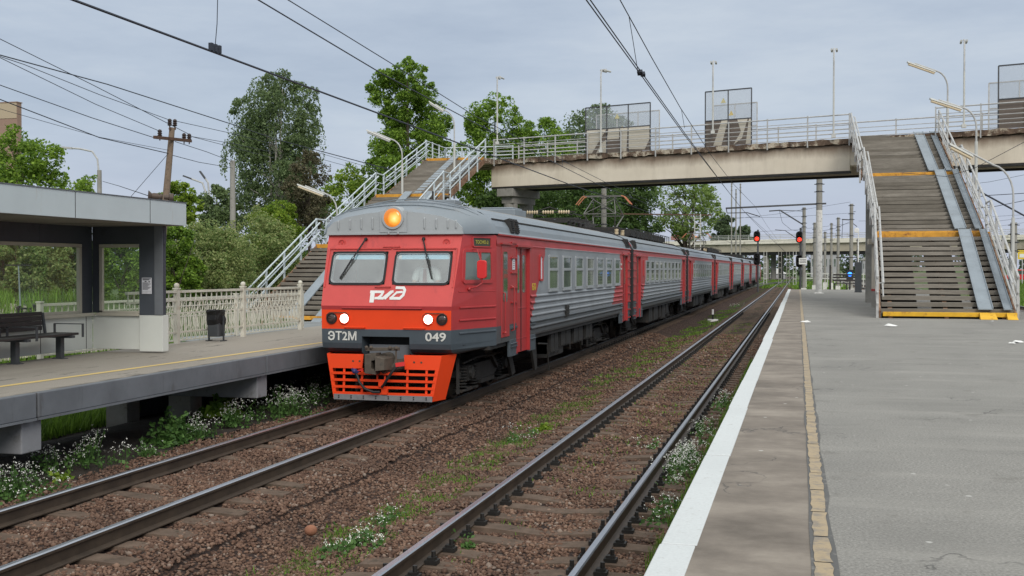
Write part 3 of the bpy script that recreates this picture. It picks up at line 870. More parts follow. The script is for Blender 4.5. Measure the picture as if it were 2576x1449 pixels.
def bogie(root, yc, motor=True):
    W = Vector((XC, yc, -.6))
    b = MB()
    for s in (1, -1):
        x = XC + s*1.03
        b.prism([(yc-1.9, -.62), (yc-1.75, -.50), (yc-.7, -.44), (yc+.7, -.44), (yc+1.75, -.50), (yc+1.9, -.62), (yc+1.7, -.70), (yc+.75, -.74), (yc+.6, -.80), (yc-.6, -.80), (yc-.75, -.74), (yc-1.7, -.70)], 'x', x-.09, x+.09)
        b.box(x-.16, x+.16, yc-.28, yc+.28, -.36, -.20)
        b.box(x-.05, x+.14, yc-.5, yc+.5, -.86, -.78)
        b.tube([(x+.12, yc-1.7, -.36), (x+.16, yc-.9, -.30), (x+.16, yc+.9, -.33), (x+.12, yc+1.5, -.40)], .022, 6)
        b.bar((x+.10, yc-2.0, -.25), (x+.12, yc-2.05, -.92), .05)
        b.bar((x+.12, yc+.2, -.3), (x+.12, yc+.75, -.62), .07)
        b.cyl((x+.02, yc+.4, -.36), (x+.02, yc+.9, -.30), .10, n=10)
    b.box(XC-.95, XC+.95, yc-.3, yc+.3, -.75, -.3); b.box(XC-.7, XC+.7, yc-1.5, yc+1.5, -.8, -.42)
    f = b.build("bogie", M['dark_metal'], root)
    for ya in (yc-1.3, yc+1.3):
        q = MB()
        q.cyl((XC-.9, ya, -.575), (XC+.9, ya, -.575), .085, n=10)
        for s in (1, -1):
            x = XC + s*.795
            q.lathe((x, ya, -.575), (s, 0, 0), [(-.075, .30), (-.075, .555), (-.045, .525), (.055, .515), (.065, .47), (.02, .44), (.0, .20), (.06, .14), (.07, .0)], 24)
        q.build("wheelset", M['wheel'], f, smooth=True)
        for s in (1, -1):
            q = MB(); x = XC + s*1.03
            q.box(x-.11, x+.15, ya-.17, ya+.17, -.72, -.43); q.lathe((x+.15, ya, -.575), (s, 0, 0), [(0, .13), (.05, .12), (.06, .05)], 12)
            for dy in (-.36, .36):
                z = -.84
                q.cyl((x+.05, ya+dy, -.90), (x+.05, ya+dy, -.86), .15, n=12)
                while z < -.48:
                    q.lathe((x+.05, ya+dy, z), (0,0,1), [(0, .095), (.018, .135), (.036, .095)], 12); z += .058
            q.box(x-.02, x+.13, ya-.5, ya+.5, -.92, -.86)
            q.build("axle_box_spring", M['dark_metal'], f)
def underframe(root, ya, yb, seed):
    r_ = random.Random(seed); b = MB()
    b.box(XC-1.66, XC+1.66, ya, yb, -.10, -.02); b.box(XC-.3, XC+.3, ya, yb, -.35, -.10)
    b.build("underframe", M['dark_metal'], root)
    k = MB(); y = ya + 6.1
    while y < yb - 6.6:
        l = r_.uniform(.6, 1.5); h = r_.uniform(.42, .66)
        k.box(XC-1.5, XC+1.5, y, y+l, -.12-h, -.10)
        k.box(XC+1.5, XC+1.525, y+.06, y+l-.06, -.08-h, -.15)
        k.bar((XC+1.52, y+l*.5, -.15), (XC+1.52, y+l*.5, -.1-h), .03)
        k.bar((XC+1.45, y+l+.1, -.1), (XC+1.45, y+l+.22, -.7), .04)
        y += l + r_.uniform(.15, .5)
    k.build("equipment_box", M['dark_metal'], root)
def vents(root, y):
    for dy in (0, .38):
        b = MB()
        b.mesh([(XC+1.55, y+dy, 2.46), (XC+1.55, y+dy+.28, 2.46), (XC+1.70, y+dy+.28, 2.18), (XC+1.70, y+dy, 2.18),
                (XC+1.69, y+dy, 2.50), (XC+1.69, y+dy+.28, 2.50), (XC+1.755, y+dy+.28, 2.22), (XC+1.755, y+dy, 2.22)],
               [(4,5,6,7), (0,1,5,4), (1,2,6,5), (3,0,4,7), (2,3,7,6)])
        for k in range(5):
            z = 2.26 + k*.045; b.box(XC+1.74-(z-2.22)*.23, XC+1.775-(z-2.22)*.23, y+dy+.03, y+dy+.25, z, z+.02)
        b.build("roof_vent", M['dark_metal'], root)
def gangway(root, y0, y1):
    b = MB()
    prof = [(-1.79, -.15), (-1.79, 2.15), (-1.5, 2.52), (-1.0, 2.78), (0, 2.93), (1.0, 2.78), (1.5, 2.52), (1.79, 2.15), (1.79, -.15)]
    n = 5
    for i in range(n):
        a = y0 + (y1-y0)*i/n; b.prism([(XC+x*(1 if i % 2 else .985), z) for x, z in prof], 'y', a, a+(y1-y0)/n-.01)
    b.build("gangway_bellows", M['black'], root)
def roofgear(root, y0, y1):
    b = MB()
    for s in (-.95, .95):
        b.bar((XC+s, y0, 3.10), (XC+s, y1, 3.10), .03); y = y0
        while y <= y1: b.bar((XC+s, y, 2.72), (XC+s, y, 3.1), .03); y += .9
    y = y0 + .3
    while y < y1 - 1.6:
        b.box(XC-.8, XC+.8, y, y+1.25, 2.82, 3.05); b.box(XC-.7, XC+.7, y+.1, y+1.1, 3.05, 3.12); y += 1.5
    b.build("roof_equipment", M['dark_metal'], root)
def insulator_stack(b, c, h, r, mi=0):
    n = 4
    for i in range(n):
        z = c[2] + h*i/n; b.lathe((c[0], c[1], z), (0,0,1), [(0, r*.5), (h/n*.3, r), (h/n*.55, r*.95), (h/n, r*.45)], 10, mi)
M['panto'] = paint('pantograph_frame', (.13,.125,.115), .55, .1, .25, 4)
def pantograph(root, yc, ztop):
    b = MB(); z0 = 3.06
    for sx in (-1, 1):
        for sy in (-1, 1): insulator_stack(b, (XC+sx*.62, yc+sy*.75, 2.80), .22, .085, 1)
    for sx in (-1, 1): b.bar((XC+sx*.62, yc-.85, z0), (XC+sx*.62, yc+.85, z0), .06)
    for sy in (-1, 1): b.bar((XC-.72, yc+sy*.75, z0), (XC+.72, yc+sy*.75, z0), .06)
    f = b.build("pantograph", [M['dark_metal'], M['insul_white']], root)
    a = MB(); zk = z0 + (ztop - z0)*.42
    for sx in (-1, 1):
        for sy in (-1, 1):
            a.tube([(XC+sx*.45, yc+sy*.2, z0+.03), (XC+sx*.62, yc+sy*1.0, zk)], [.03, .024], 6)
            a.tube([(XC+sx*.62, yc+sy*1.0, zk), (XC+sx*.42, yc+sy*.06, ztop-.12)], [.022, .018], 6)
    for sy in (-1, 1):
        a.bar((XC-.62, yc+sy*1.0, zk), (XC+.62, yc+sy*1.0, zk), .035)
        a.tube([(XC-.62, yc+sy*1.0, zk), (XC+.42, yc+sy*.06, ztop-.12)], .014, 5); a.tube([(XC+.62, yc+sy*1.0, zk), (XC-.42, yc+sy*.06, ztop-.12)], .014, 5)
    a.build("arm", M['panto'], f)
    h = MB()
    for sy in (-.22, .22): h.bar((XC-.72, yc+sy, ztop), (XC+.72, yc+sy, ztop), .05, .035)
    h.bar((XC-.45, yc-.25, ztop-.08), (XC-.45, yc+.25, ztop-.08), .04); h.bar((XC+.45, yc-.25, ztop-.08), (XC+.45, yc+.25, ztop-.08), .04)
    for sx in (-1, 1):
        for sy in (-.22, .22): h.tube([(XC+sx*.72, yc+sy, ztop), (XC+sx*.82, yc+sy, ztop-.03), (XC+sx*1.08, yc+sy, ztop-.33)], .022, 6, 1)
    h.build("collector_head", [M['panto'], M['copper']], f)

def roof_mb(ya, yb):
    b = MB()
    extrude_side(b, ROOFP, ya, yb, 0)
    for i, f in enumerate(b.f):       # brown non-slip crown
        if min(b.v[k].z for k in f) > 2.76: b.m[i] = 1
    return b
FLAT = [(1.68, -.02), (1.735, .0), (1.74, .34), (1.74, 1.90), (1.752, 1.95), (1.735, 2.10), (1.775, 2.125), (1.775, 2.15)]
DOORTOP = [(1.74, 1.92), (1.752, 1.95), (1.735, 2.10), (1.775, 2.125), (1.775, 2.15)]
def body_side(b, cuts):
    """cuts: (y0, y1, kind) along the car"""
    for y0, y1, k in cuts:
        extrude_side(b, {'r': rib_profile(), 'f': FLAT, 'd': DOORTOP}[k], y0, y1, 0, (1,))
    extrude_side(b, FLAT, cuts[0][0], cuts[-1][1], 0, (-1,))
def end_wall(b, y):
    P = [(1.735, -.02), (1.74, 2.13), (1.685, 2.30), (1.565, 2.455), (1.10, 2.68), (.62, 2.79), (0, 2.83)]
    b.poly([(XC+x, y, z) for x, z in P] + [(XC-x, y, z) for x, z in reversed(P)])

CAR = []
# ---- intermediate car -------------------------------------------------------
Y0 = 39.25
car = thing("train_carriage", "second carriage of the red train, with a raised pantograph on its roof", "train carriage", (XC, Y0, RAIL), "carriages of the red and grey commuter train")
b = MB(); body_side(b, [(Y0, Y0+.95, "f"), (Y0+.95, Y0+2.0, "d"), (Y0+2.0, Y0+2.3, "f"), (Y0+2.3, Y0+17.3, "r"), (Y0+17.3, Y0+17.5, "f"), (Y0+17.5, Y0+18.55, "d"), (Y0+18.55, Y0+19.4, "f")]); end_wall(b, Y0); end_wall(b, Y0+19.4)
b.build("body", M['livery_mid'], car)
ro = roof_mb(Y0, Y0+19.4).build("roof", [M['roof'], M['roof_top']], car)
b = MB()
for s in (1,): b.box(XC+1.575, XC+1.605, Y0+1.2, Y0+18.4, 2.432, 2.462)
b.build("drip_rail", M['dark_metal'], ro)
add_door(car, Y0+.95, Y0+2.0); add_door(car, Y0+17.5, Y0+18.55)
skirt(car, Y0+.35, Y0+.95); skirt(car, Y0+2.0, Y0+2.6); skirt(car, Y0+16.9, Y0+17.5); skirt(car, Y0+18.55, Y0+19.15)
ladder(car, Y0+.1, Y0+.8, -.2, 2.0, 9, M['red']); ladder(car, Y0+18.6, Y0+19.3, -.2, 2.0, 9, M['red'])
for k in range(9): add_window(car, Y0+3.45+1.5*k)
b = MB(); b.box(XC+1.735, XC+1.77, Y0+2.75, Y0+3.15, 1.2, 1.8); b.build("toilet_window", M['red'], car)
vents(car, Y0+.3); vents(car, Y0+18.4)
underframe(car, Y0, Y0+19.4, 5); bogie(car, Y0+3.1); bogie(car, Y0+16.4)
gangway(car, Y0-.6, Y0)
roofgear(car, Y0+5.8, Y0+18.5)
desc = ["third carriage of the red train, between the second and the fourth", "fourth carriage of the red train, with a folded pantograph seen against the overpass", "fifth carriage of the red train, partly in the distance",
        "sixth carriage of the red train, far away", "seventh carriage of the red train, third from the rear", "eighth carriage of the red train, just before the signal mast"]
for k in range(6):
    c = copy_tree(car); c.location.y += 20.1*(k+1); c["label"] = desc[k]
    if k % 2 == 0:
        for ch in list(c.children):
            if ch.name.startswith("roof_equipment"): bpy.data.objects.remove(ch)
    if k == 5:
        pass
    CAR.append(c)
pantograph(car, 43.4, 4.33)
pantograph(CAR[1], 84.7, 4.15)

# ---- leading car ------------------------------------------------------------
H0, H1, YF = 20.88, 38.65, 19.42
hd = thing("train_cab_car", "leading cab car of the red commuter train with lit headlights and orange snow plow", "train carriage", (XC, YF, RAIL), "carriages of the red and grey commuter train")
b = MB(); body_side(b, [(H0, 22.5, "f"), (22.5, 23.6, "d"), (23.6, 23.72, "f"), (23.72, 36.85, "r"), (36.85, 37.0, "f"), (37.0, 38.0, "d"), (38.0, H1, "f")]); end_wall(b, H1)
b.build("body", M['livery_head'], hd)
ro = roof_mb(H0+.07, H1).build("roof", [M['roof'], M['roof_top']], hd)
b = MB(); b.box(XC+1.575, XC+1.605, H0+.2, H1-.7, 2.432, 2.462); b.build("drip_rail", M['dark_metal'], ro)
vents(hd, 22.05); vents(hd, 37.75)
# front wall outline: (z, y, half width)
FZ = [(-.13, 19.80, 1.23), (-.085, 19.55, 1.25), (-.02, 19.45, 1.265), (.08, YF, 1.27), (.341, YF, 1.275), (.70, YF, 1.28), (.775, YF-.005, 1.285), (1.12, 19.54, 1.30), (1.86, 19.82, 1.335), (2.12, 19.92, 1.345)]
def fy(z):
    for (za, ya, wa), (zb_, yb, wb) in zip(FZ[:-1], FZ[1:]):
        if za <= z <= zb_:
            t = (z-za)/(zb_-za); return ya+(yb-ya)*t, wa+(wb-wa)*t
    return FZ[-1][1:]
b = MB()
mats = [M['red_front'], M['orange'], M['dgrey'], M['red']]
def fquad(x0, x1, z0, z1, mi):
    (ya, wa), (yb, wb) = fy(z0), fy(z1)
    b.poly([(XC+x0*(wa if abs(x0) == 1 else 1), ya, z0), (XC+x1*(wa if abs(x1) == 1 else 1), ya, z0), (XC+x1*(wb if abs(x1) == 1 else 1), yb, z1), (XC+x0*(wb if abs(x0) == 1 else 1), yb, z1)], mi)
RC = .47     # coupler recess half width
for s in (-1, 1):
    for (za, zb_, mi) in ((-.13, -.085, 3), (-.085, -.02, 2), (-.02, .08, 2), (.08, .205, 2)):
        fquad(min(s, s*RC), max(s, s*RC), za, zb_, mi)
fquad(-1, 1, .205, .341, 2); fquad(-1, 1, .341, .70, 1); fquad(-1, 1, .70, .775, 3); fquad(-1, 1, .775, 1.12, 0)  # darker red strip at the crease: grab rail shade put into the colour
WZ0, WZ1 = 1.17, 1.795; WIN = [(-1.20, -.075), (.075, 1.20)]
fquad(-1, 1, 1.12, WZ0, 0); fquad(-1, 1, WZ1, 2.12, 0)
for x0, x1 in ((-1, WIN[0][0]), (WIN[0][1], WIN[1][0]), (WIN[1][1], 1)): fquad(x0, x1, WZ0, WZ1, 0)
# recess around the coupler
for s in (-1, 1):
    b.poly([(XC+s*RC, YF, -.085), (XC+s*RC, YF, .205), (XC+s*RC, YF+.5, .205), (XC+s*RC, YF+.5, -.3)], 2)
b.poly([(XC-RC, YF, .205), (XC+RC, YF, .205), (XC+RC, YF+.5, .205), (XC-RC, YF+.5, .205)], 2)
# sides of the cab, raked out to the full width
for s in (1, -1):
    prev = None
    for z, y, wd in FZ:
        cur = ((XC+s*wd, y, z), (XC+s*1.74, H0, max(z, -.02) if z < 0 else z))
        if prev:
            mi = 2 if z <= .345 else 3
            b.poly([prev[0], cur[0], cur[1], prev[1]], mi)
        prev = cur
b.build("cab", mats, hd, recalc=True)
b = MB()
b.mesh([(XC-1.23, 19.8, -.131), (XC+1.23, 19.8, -.131), (XC+1.70, H0, -.03), (XC-1.70, H0, -.03)], [(0,1,2,3)]); b.build("cab_floor_pan", M['dark_metal'], hd)
# dark recess plate and backing
b = MB(); b.box(XC-RC+.005, XC+RC-.005, YF+.40, YF+.46, -.05, .2); b.build("recess_back", M['black'], hd)
b = MB(); b.box(XC-.40, XC+.40, YF+.20, YF+.24, -.40, .045); b.build("coupler_plate", M['beam_grey'], hd, bevel=.008)
# roof dome above the cab
A = [(1.36, 2.12), (1.345, 2.24), (1.22, 2.355), (.95, 2.45), (.55, 2.52), (.25, 2.545), (0, 2.55)]
Bp = [(1.60, 2.13), (1.57, 2.30), (1.42, 2.46), (1.10, 2.58), (.66, 2.655), (.30, 2.685), (0, 2.69)]
Cp = [(1.70, 2.14), (1.66, 2.33), (1.52, 2.49), (1.20, 2.63), (.72, 2.715), (.33, 2.755), (0, 2.765)]
Dp = [(1.775, 2.15), (1.685, 2.33), (1.565, 2.47), (1.22, 2.65), (.72, 2.76), (.33, 2.818), (0, 2.83)]
rings = [(19.90, A), (20.30, Bp), (20.6, Cp), (H0+.08, Dp)]
b = MB()
def full(P): return [(x, z) for x, z in P] + [(-x, z) for x, z in reversed(P[:-1])]
V_, F_ = [], []
for y, P in rings: V_ += [(XC+x, y, z) for x, z in full(P)]
n = len(full(A))
for i in range(3):
    for k in range(n-1): F_.append((i*n+k, i*n+k+1, (i+1)*n+k+1, (i+1)*n+k))
b.mesh(V_, F_)
dome = b.build("cab_roof", M['roof'], hd, smooth=True)
b = MB()
for yy in (20.25, 20.5, 20.75):
    for s in (1,):
        P = [(x, z + .012) for x, z in full(Bp if yy < 20.4 else (Cp if yy < 20.7 else Dp))]
        b.tube([(XC+x*.97, yy + .05, z) for x, z in P[2:-2]], .012, 5)
b.build("roof_seam", M['roof'], dome)
# grey front cap plate with embossed ribs
b = MB(); b.prism([(XC+x*1.005, z) for x, z in full(A)], 'y', 19.86, 19.93)
b.box(XC-1.37, XC+1.37, 19.84, 19.92, 2.115, 2.145)
for x in (-1.12, -.88, -.65, -.42, .62, .85, 1.08, 1.24):
    t = .20 - .09 * max(0, abs(x) - .5)
    b.tube([(XC+x, 19.855, 2.22), (XC+x, 19.845, 2.24), (XC+x, 19.845, 2.22+t), (XC+x, 19.86, 2.24+t)], .014, 6)
cap = b.build("front_cap", M['front_cap'], hd)
b = MB(); b.box(XC-.27, XC+.27, 19.835, 19.90, 2.155, 2.56)
b.lathe((XC, 19.80, 2.43), (0,1,0), [(0, .185), (0, .215), (.06, .225), (.55, .225), (.9, .16)], 24)
for x in (-.09, .10): b.ball((XC+x, 19.83, 2.135), .022, 6)
sp_ = b.build("spotlight", M['front_cap'], hd)
def spotmat():
    m, nt, bs = _nodes("spotlight_glow")
    tc = N(nt, "ShaderNodeTexCoord"); mp = N(nt, "ShaderNodeMapping"); mp.inputs["Location"].default_value = (-.055, 0, -3.515)
    L(nt, tc.outputs["Object"], mp.inputs[0])
    g = N(nt, "ShaderNodeTexGradient"); g.gradient_type = 'SPHERICAL'
    m2 = N(nt, "ShaderNodeMapping"); m2.inputs["Scale"].default_value = (6, 1.0, 6); L(nt, mp.outputs[0], m2.inputs[0]); L(nt, m2.outputs[0], g.inputs[0])
    v = N(nt, "ShaderNodeTexNoise"); v.inputs["Scale"].default_value = 14; L(nt, tc.outputs["Object"], v.inputs["Vector"])
    f = math_(nt, 'ADD', g.outputs[1], math_(nt, 'MULTIPLY', math_(nt, 'SUBTRACT', v.outputs[0], .5), .25))
    c = ramp(nt, f, [(.05, (.55,.16,.015)), (.35, (.95,.36,.05)), (.62, (1,.62,.18)), (.8, (1,.95,.75))])
    L(nt, c, bs.inputs["Emission Color"]); bs.inputs["Emission Strength"].default_value = 1.05
    bs.inputs["Base Color"].default_value = (.1,.04,.01,1); bs.inputs["Roughness"].default_value = .1
    return m
b = MB(); b.lathe((XC, 19.81, 2.43), (0,-1,0), [(0, .182), (.02, .17), (.045, .12), (.055, .0)], 24); b.build("lens", spotmat(), sp_, smooth=True)
# windscreens
def front_panel(x0, x1, z0, z1, off, r, name, mat, parent, ring=None):
    """rounded panel lying on the raked front; ring = frame thickness"""
    cx, cz = (x0+x1)/2, (z0+z1)/2
    P = rrect(cx, cz, x1-x0, z1-z0, r, 5); bb = MB(); n = len(P)
    def p3(p, o): return (XC+p[0], fy(p[1])[0]-o, p[1])
    if ring is None:
        bb.poly([p3(p, off) for p in P])
    else:
        Q = rrect(cx, cz, x1-x0-2*ring, z1-z0-2*ring, max(r-ring, .02), 5)
        vs = [p3(p, off) for p in P] + [p3(p, off) for p in Q] + [p3(p, -.02) for p in P] + [p3(p, -.06) for p in Q]
        fs = []
        for k in range(n):
            q = (k+1) % n; fs += [(k, q, n+q, n+k), (2*n+k, 2*n+q, q, k), (n+k, n+q, 3*n+q, 3*n+k)]
        bb.mesh(vs, fs)
    return bb.build(name, mat, parent)
for x0, x1 in WIN:
    f = front_panel(x0-.005, x1+.005, WZ0-.005, WZ1+.005, .022, .11, "windshield", M['seal'], hd, .038)
    front_panel(x0+.025, x1-.025, WZ0+.025, WZ1-.025, .006, .08, "pane", M['glass_front'], f)
    front_panel(x0+.036, x1-.036, WZ0+.036, WZ1-.036, .024, .075, "inner_trim", M['lgrey'], f, .012)
# brow over the windscreens
b = MB()
for (x0, x1) in ((-1.27, -.02), (.02, 1.27)): b.box(XC+x0, XC+x1, fy(1.84)[0]-.022, fy(1.84)[0]+.02, 1.838, 1.858)
for s in (-1, 1): b.bar((XC+s*1.27, fy(1.12)[0]-.008, 1.12), (XC+s*1.275, fy(1.85)[0]-.008, 1.85), .02, .03)
b.build("window_brow", M['red_front'], hd)
# cab interior seen through the glass
b = MB()
b.box(XC-1.25, XC+1.25, 21.1, 21.14, .7, 2.1); b.box(XC-1.25, XC+1.25, 20.0, 21.1, 2.02, 2.06)
b.box(XC-1.24, XC+1.24, 19.62, 19.98, .80, 1.10)
ci = b.build("cab_interior", M['cab_in'], hd)
for x0, x1 in WIN: front_panel(x0+.06, x1-.06, 1.645, 1.745, -.012, .008, "glass_strip", M['blue_strip'], hd)  # blue strip across the top, just behind each pane
for x0, x1 in WIN:
    front_panel(x0+.075, x0+.125, 1.655, 1.72, -.004, .008, "sticker", M['paper'], hd)
# wipers
for x, tipx in ((-.56, -.97), (.60, .86)):
    z0, zt = 2.03, 1.28; b = MB()
    b.ball((XC+x, fy(z0)[0]-.03, z0), .035, 6)
    m_ = (x + (tipx-x)*.45, z0 + (zt-z0)*.45)
    b.tube([(XC+x, fy(z0)[0]-.05, z0), (XC+m_[0], fy(m_[1])[0]-.06, m_[1])], .014, 6)
    for o in (-.022, .022): b.tube([(XC+m_[0]+o, fy(m_[1])[0]-.055, m_[1]), (XC+x+(tipx-x)*.75+o*.3, fy(1.45)[0]-.05, z0+(zt-z0)*.75)], .008, 5)
    b.tube([(XC+x+(tipx-x)*.5, fy(1.6)[0]-.04, z0+(zt-z0)*.5), (XC+tipx, fy(zt)[0]-.04, zt)], .017, 6)
    b.build("wiper", M['black'], hd)
# small fittings on the front
b = MB()
for x in (-1.05, 1.05):
    b.lathe((XC+x, fy(1.96)[0]+.005, 1.96), (0,-1,0), [(0, .075), (.02, .07), (.02, .055), (.005, .05), (.005, .02), (.03, .018), (.03, 0)], 16)
b.build("horn_cover", M['red_front'], hd)
def grab(x0, x1, z, mat, nm="grab_rail", dr=.045):
    y = fy(z)[0]; bb = MB(); bb.tube([(XC+x0, y+.01, z-.01), (XC+x0, y-dr, z), (XC+x1, y-dr, z), (XC+x1, y+.01, z-.01)], .013, 6)
    bb.build(nm, mat, hd)
grab(-.18, .14, 1.885, M['red_front']); grab(-.24, .06, 1.135, M['red_front']); grab(-.85, .72, .735, M['red'], dr=.03)
grab(-.80, -.40, .375, M['orange']); grab(.37, .78, .375, M['orange'])
M['lit'] = emit("lit_headlight", (1, .97, .90), 6.0)
M['unlit'] = paint("unlit_lamp_glass", (.06,.035,.03), .08, 0, .5, 20, bumpk=0, spec=.9)
for x, on in ((-1.07, 0), (-.815, 1), (.84, 1), (1.105, 0)):
    b = MB(); r0 = .094
    b.lathe((XC+x, YF, .535), (0,-1,0), [(-.02, r0+.012), (.028, r0+.010), (.03, r0-.008), (.012, r0-.012)], 22)
    l_ = b.build("headlight", M['orange'] if on else M['black'], hd)
    b = MB(); b.lathe((XC+x, YF-.010, .535), (0,-1,0), [(0, r0-.008), (.012, r0*.7), (.018, r0*.3), (.02, 0)], 22); b.build("lens", M['lit'] if on else M['unlit'], l_, smooth=True)
b = MB()
for x0, x1 in ((-1.17, -.72), (.74, 1.2)):
    b.tube([(XC+x0, YF-.012, .50), (XC+x0, YF-.02, .60), (XC+x0+.06, YF-.03, .645), (XC+x1-.06, YF-.03, .645), (XC+x1, YF-.02, .60)], .009, 5)
b.build("lamp_hood", M['rust'], hd)
text_part("class_lettering", "Т2М", .22, M['number'], hd, (XC-.785, YF-.008, .213), (1,0,0), (0,0,1), width=.42, bold=.004)
text_part("number_lettering", "049", .22, M['number'], hd, (XC+.98, YF-.008, .213), (1,0,0), (0,0,1), width=.40, bold=.004)
# operator's emblem in white strokes
def strokes(name, S, mat, parent, f3):
    bb = MB()
    for i, (pts, wd) in enumerate(S):
        o = .004 + i*.0006
        for (x0, y0), (x1, y1) in zip(pts[:-1], pts[1:]):
            dx, dy = x1-x0, y1-y0; l = math.hypot(dx, dy); nx, ny = -dy/l*wd/2, dx/l*wd/2
            ex, ey = dx/l*wd*.28, dy/l*wd*.28
            o += .0002
            bb.poly([f3(x0-ex+nx, y0-ey+ny, o), f3(x1+ex+nx, y1+ey+ny, o), f3(x1+ex-nx, y1+ey-ny, o), f3(x0-ex-nx, y0-ey-ny, o)])
    return bb.build(name, mat, parent)
strokes_later = [([(0, 3.2), (.5, 1), (2.2, 0), (4.2, .9), (5, 3.5), (5, 6.5), (4.2, 9.1), (2.2, 10), (.5, 9), (0, 6.8)], 1.7), ([(1.6, 5), (5, 5)], 1.6)]
S = [([(385, 689), (468, 689)], 16), ([(398, 690), (398, 747)], 28), ([(466, 690), (458, 708), (438, 727), (418, 728)], 15), ([(440, 728), (470, 728), (518, 688)], 16),
     ([(484, 730), (524, 688), (530, 686)], 15), ([(590, 689), (556, 692), (524, 724)], 13), ([(518, 728), (580, 728), (600, 708), (607, 678), (598, 664), (550, 663)], 17)]
k_ = 2.52 / 835.0
def logo3(px, py, o):
    x = (px - 498) * k_ + .02; z = .995 - (py - 703) * k_
    y, _ = fy(z); return (XC + x, y - o - .002, z)
strokes("class_lettering", strokes_later, M['number'], hd, lambda x, y, o: (XC - 1.128 + x*.0205, YF - .006 - o, .288 - y*.0152))
strokes("emblem", S, M['white'], hd, logo3)
# cab side: ribs, window, mirror, destination box
def sx(y, z):
    ya, wa = fy(z); t = (y-ya)/(H0-ya); return XC + wa + (1.74-wa)*t
def side_panel(name, mat, parent, ya, yb, za, zb_, off, r=.05, ring=None, lean=0):
    cy, cz = (ya+yb)/2, (za+zb_)/2; P = rrect(cy, cz, yb-ya, zb_-za, r, 4); bb = MB(); n = len(P)
    def p3(p, o): return (sx(p[0] + lean*(p[1]-za)*(p[0] < cy), min(max(p[1], .0), 2.1)) + o, p[0] + lean*(p[1]-za)*(p[0] < cy), p[1])
    if ring is None: bb.poly([p3(p, off) for p in P])
    else:
        Q = rrect(cy, cz, yb-ya-2*ring, zb_-za-2*ring, max(r-ring, .02), 4)
        vs = [p3(p, off) for p in P] + [p3(p, off) for p in Q] + [p3(p, -.01) for p in P] + [p3(p, -.01) for p in Q]
        fs = []
        for k in range(n):
            q = (k+1) % n; fs += [(k, q, n+q, n+k), (2*n+k, 2*n+q, q, k), (n+k, n+q, 3*n+q, 3*n+k)]
        bb.mesh(vs, fs)
    return bb.build(name, mat, parent)
f = side_panel("cab_side_window", M['red'], hd, 19.76, 20.75, 1.19, 1.85, .028, .09, .07, .16)
side_panel("pane", M['pane'], f, 19.84, 20.68, 1.26, 1.78, .012, .05, None, .16)
b = MB(); b.bar((sx(20.36, 1.25)+.02, 20.36, 1.25), (sx(20.36, 1.8)+.02, 20.36, 1.8), .03); b.build("mullion", M['red'], f)
f = side_panel("destination_box", M['red'], hd, 20.15, 20.70, 1.875, 2.075, .03, .03, .022)
M['dest_bg'] = paint("destination_glass", (.045,.042,.022), .2, 0, .2, 9)
M['dest_tx'] = emit("destination_led", (.40,.37,.06), .12)
side_panel("pane", M['dest_bg'], f, 20.17, 20.68, 1.895, 2.055, .012, .02)
sd_ = (Vector((sx(20.7, 1.98), 20.7, 0)) - Vector((sx(20.15, 1.98), 20.15, 0))).normalized()
text_part("destination_text", "ТОСНО-2", .09, M['dest_tx'], f, (sx(20.42, 1.975)+.02, 20.42, 1.975), sd_, (0,0,1), width=.40, bold=.0)
b = MB()
for z in (.27, .51, .745):
    b.tube([(sx(19.66, z)+.006, 19.66, z), (sx(20.84, z)+.006, 20.84, z)], .020, 6)
b.tube([(sx(19.66, 1.04)-.002, 19.66, 1.04), (sx(20.84, 1.04)-.002, 20.84, 1.04)], .012, 6)
for i, f_ in enumerate(b.f): b.m[i] = 1 if b.v[f_[0]].z < .4 else 0
b.build("side_rib", [M['red'], M['dgrey']], hd)
b = MB(); b.tube([(sx(19.8, .045)+.002, 19.8, .045), (XC+1.74, H0+.4, .06)], .006, 5); b.build("panel_seam", M['black'], hd)
b = MB(); my, mx = 19.98, sx(19.98, 1.5) + .285
b.prism(rrect(mx, 1.455, .18, .34, .05), 'y', my-.05, my+.03)
mir = b.build("mirror", M['mirror_red'], hd, bevel=.012)
b = MB(); b.tube([(sx(19.95, 1.1), 19.95, 1.1), (mx-.1, my-.03, 1.13), (mx, my, 1.2), (mx, my, 1.30)], .016, 6); b.tube([(sx(20.1, 1.12), 20.1, 1.12), (mx-.06, my, 1.15)], .012, 6)
b.ball((sx(19.95, 1.1)+.03, 19.95, 1.09), .035, 6)
b.tube([(mx-.02, my, 1.6), (mx-.1, my+.02, 1.82), (sx(20.14, 1.83), 20.14, 1.83)], .011, 5)
b.build("mirror_arm", M['red'], mir)
# cab door, grab irons, passenger doors
X = XC + 1.74
b = MB(); b.box(X-.03, X+.012, 21.25, 21.85, .10, 1.93)
cdoor = b.build("cab_door", M['red'], hd, bevel=.01)
b = MB(); b.prism(rrect(21.50, 1.31, .30, 1.0, .06), 'x', X+.010, X+.022); b.build("pane", M['pane'], cdoor)
b = MB(); b.tube([(X, 21.33, 1.0), (X+.06, 21.33, .98), (X+.06, 21.33, .22), (X, 21.33, .2)], .014, 6); b.ball((X+.06, 21.33, .20), .03, 6); b.build("grab_rail", M['red'], cdoor)
b = MB(); b.tube([(X, 22.05, 1.12), (X+.06, 22.05, 1.08), (X+.06, 22.05, .22), (X, 22.05, .2)], .014, 6); b.build("grab_rail", M['red'], hd)
b = MB(); b.box(X-.01, X+.05, 21.15, 21.95, 1.95, 1.98); b.build("rain_gutter", M['red'], cdoor)
ladder(hd, 21.95, 22.45, .78, 2.0, 5, M['red']); ladder(hd, 21.95, 22.45, -.12, .27, 2, M['dgrey'])
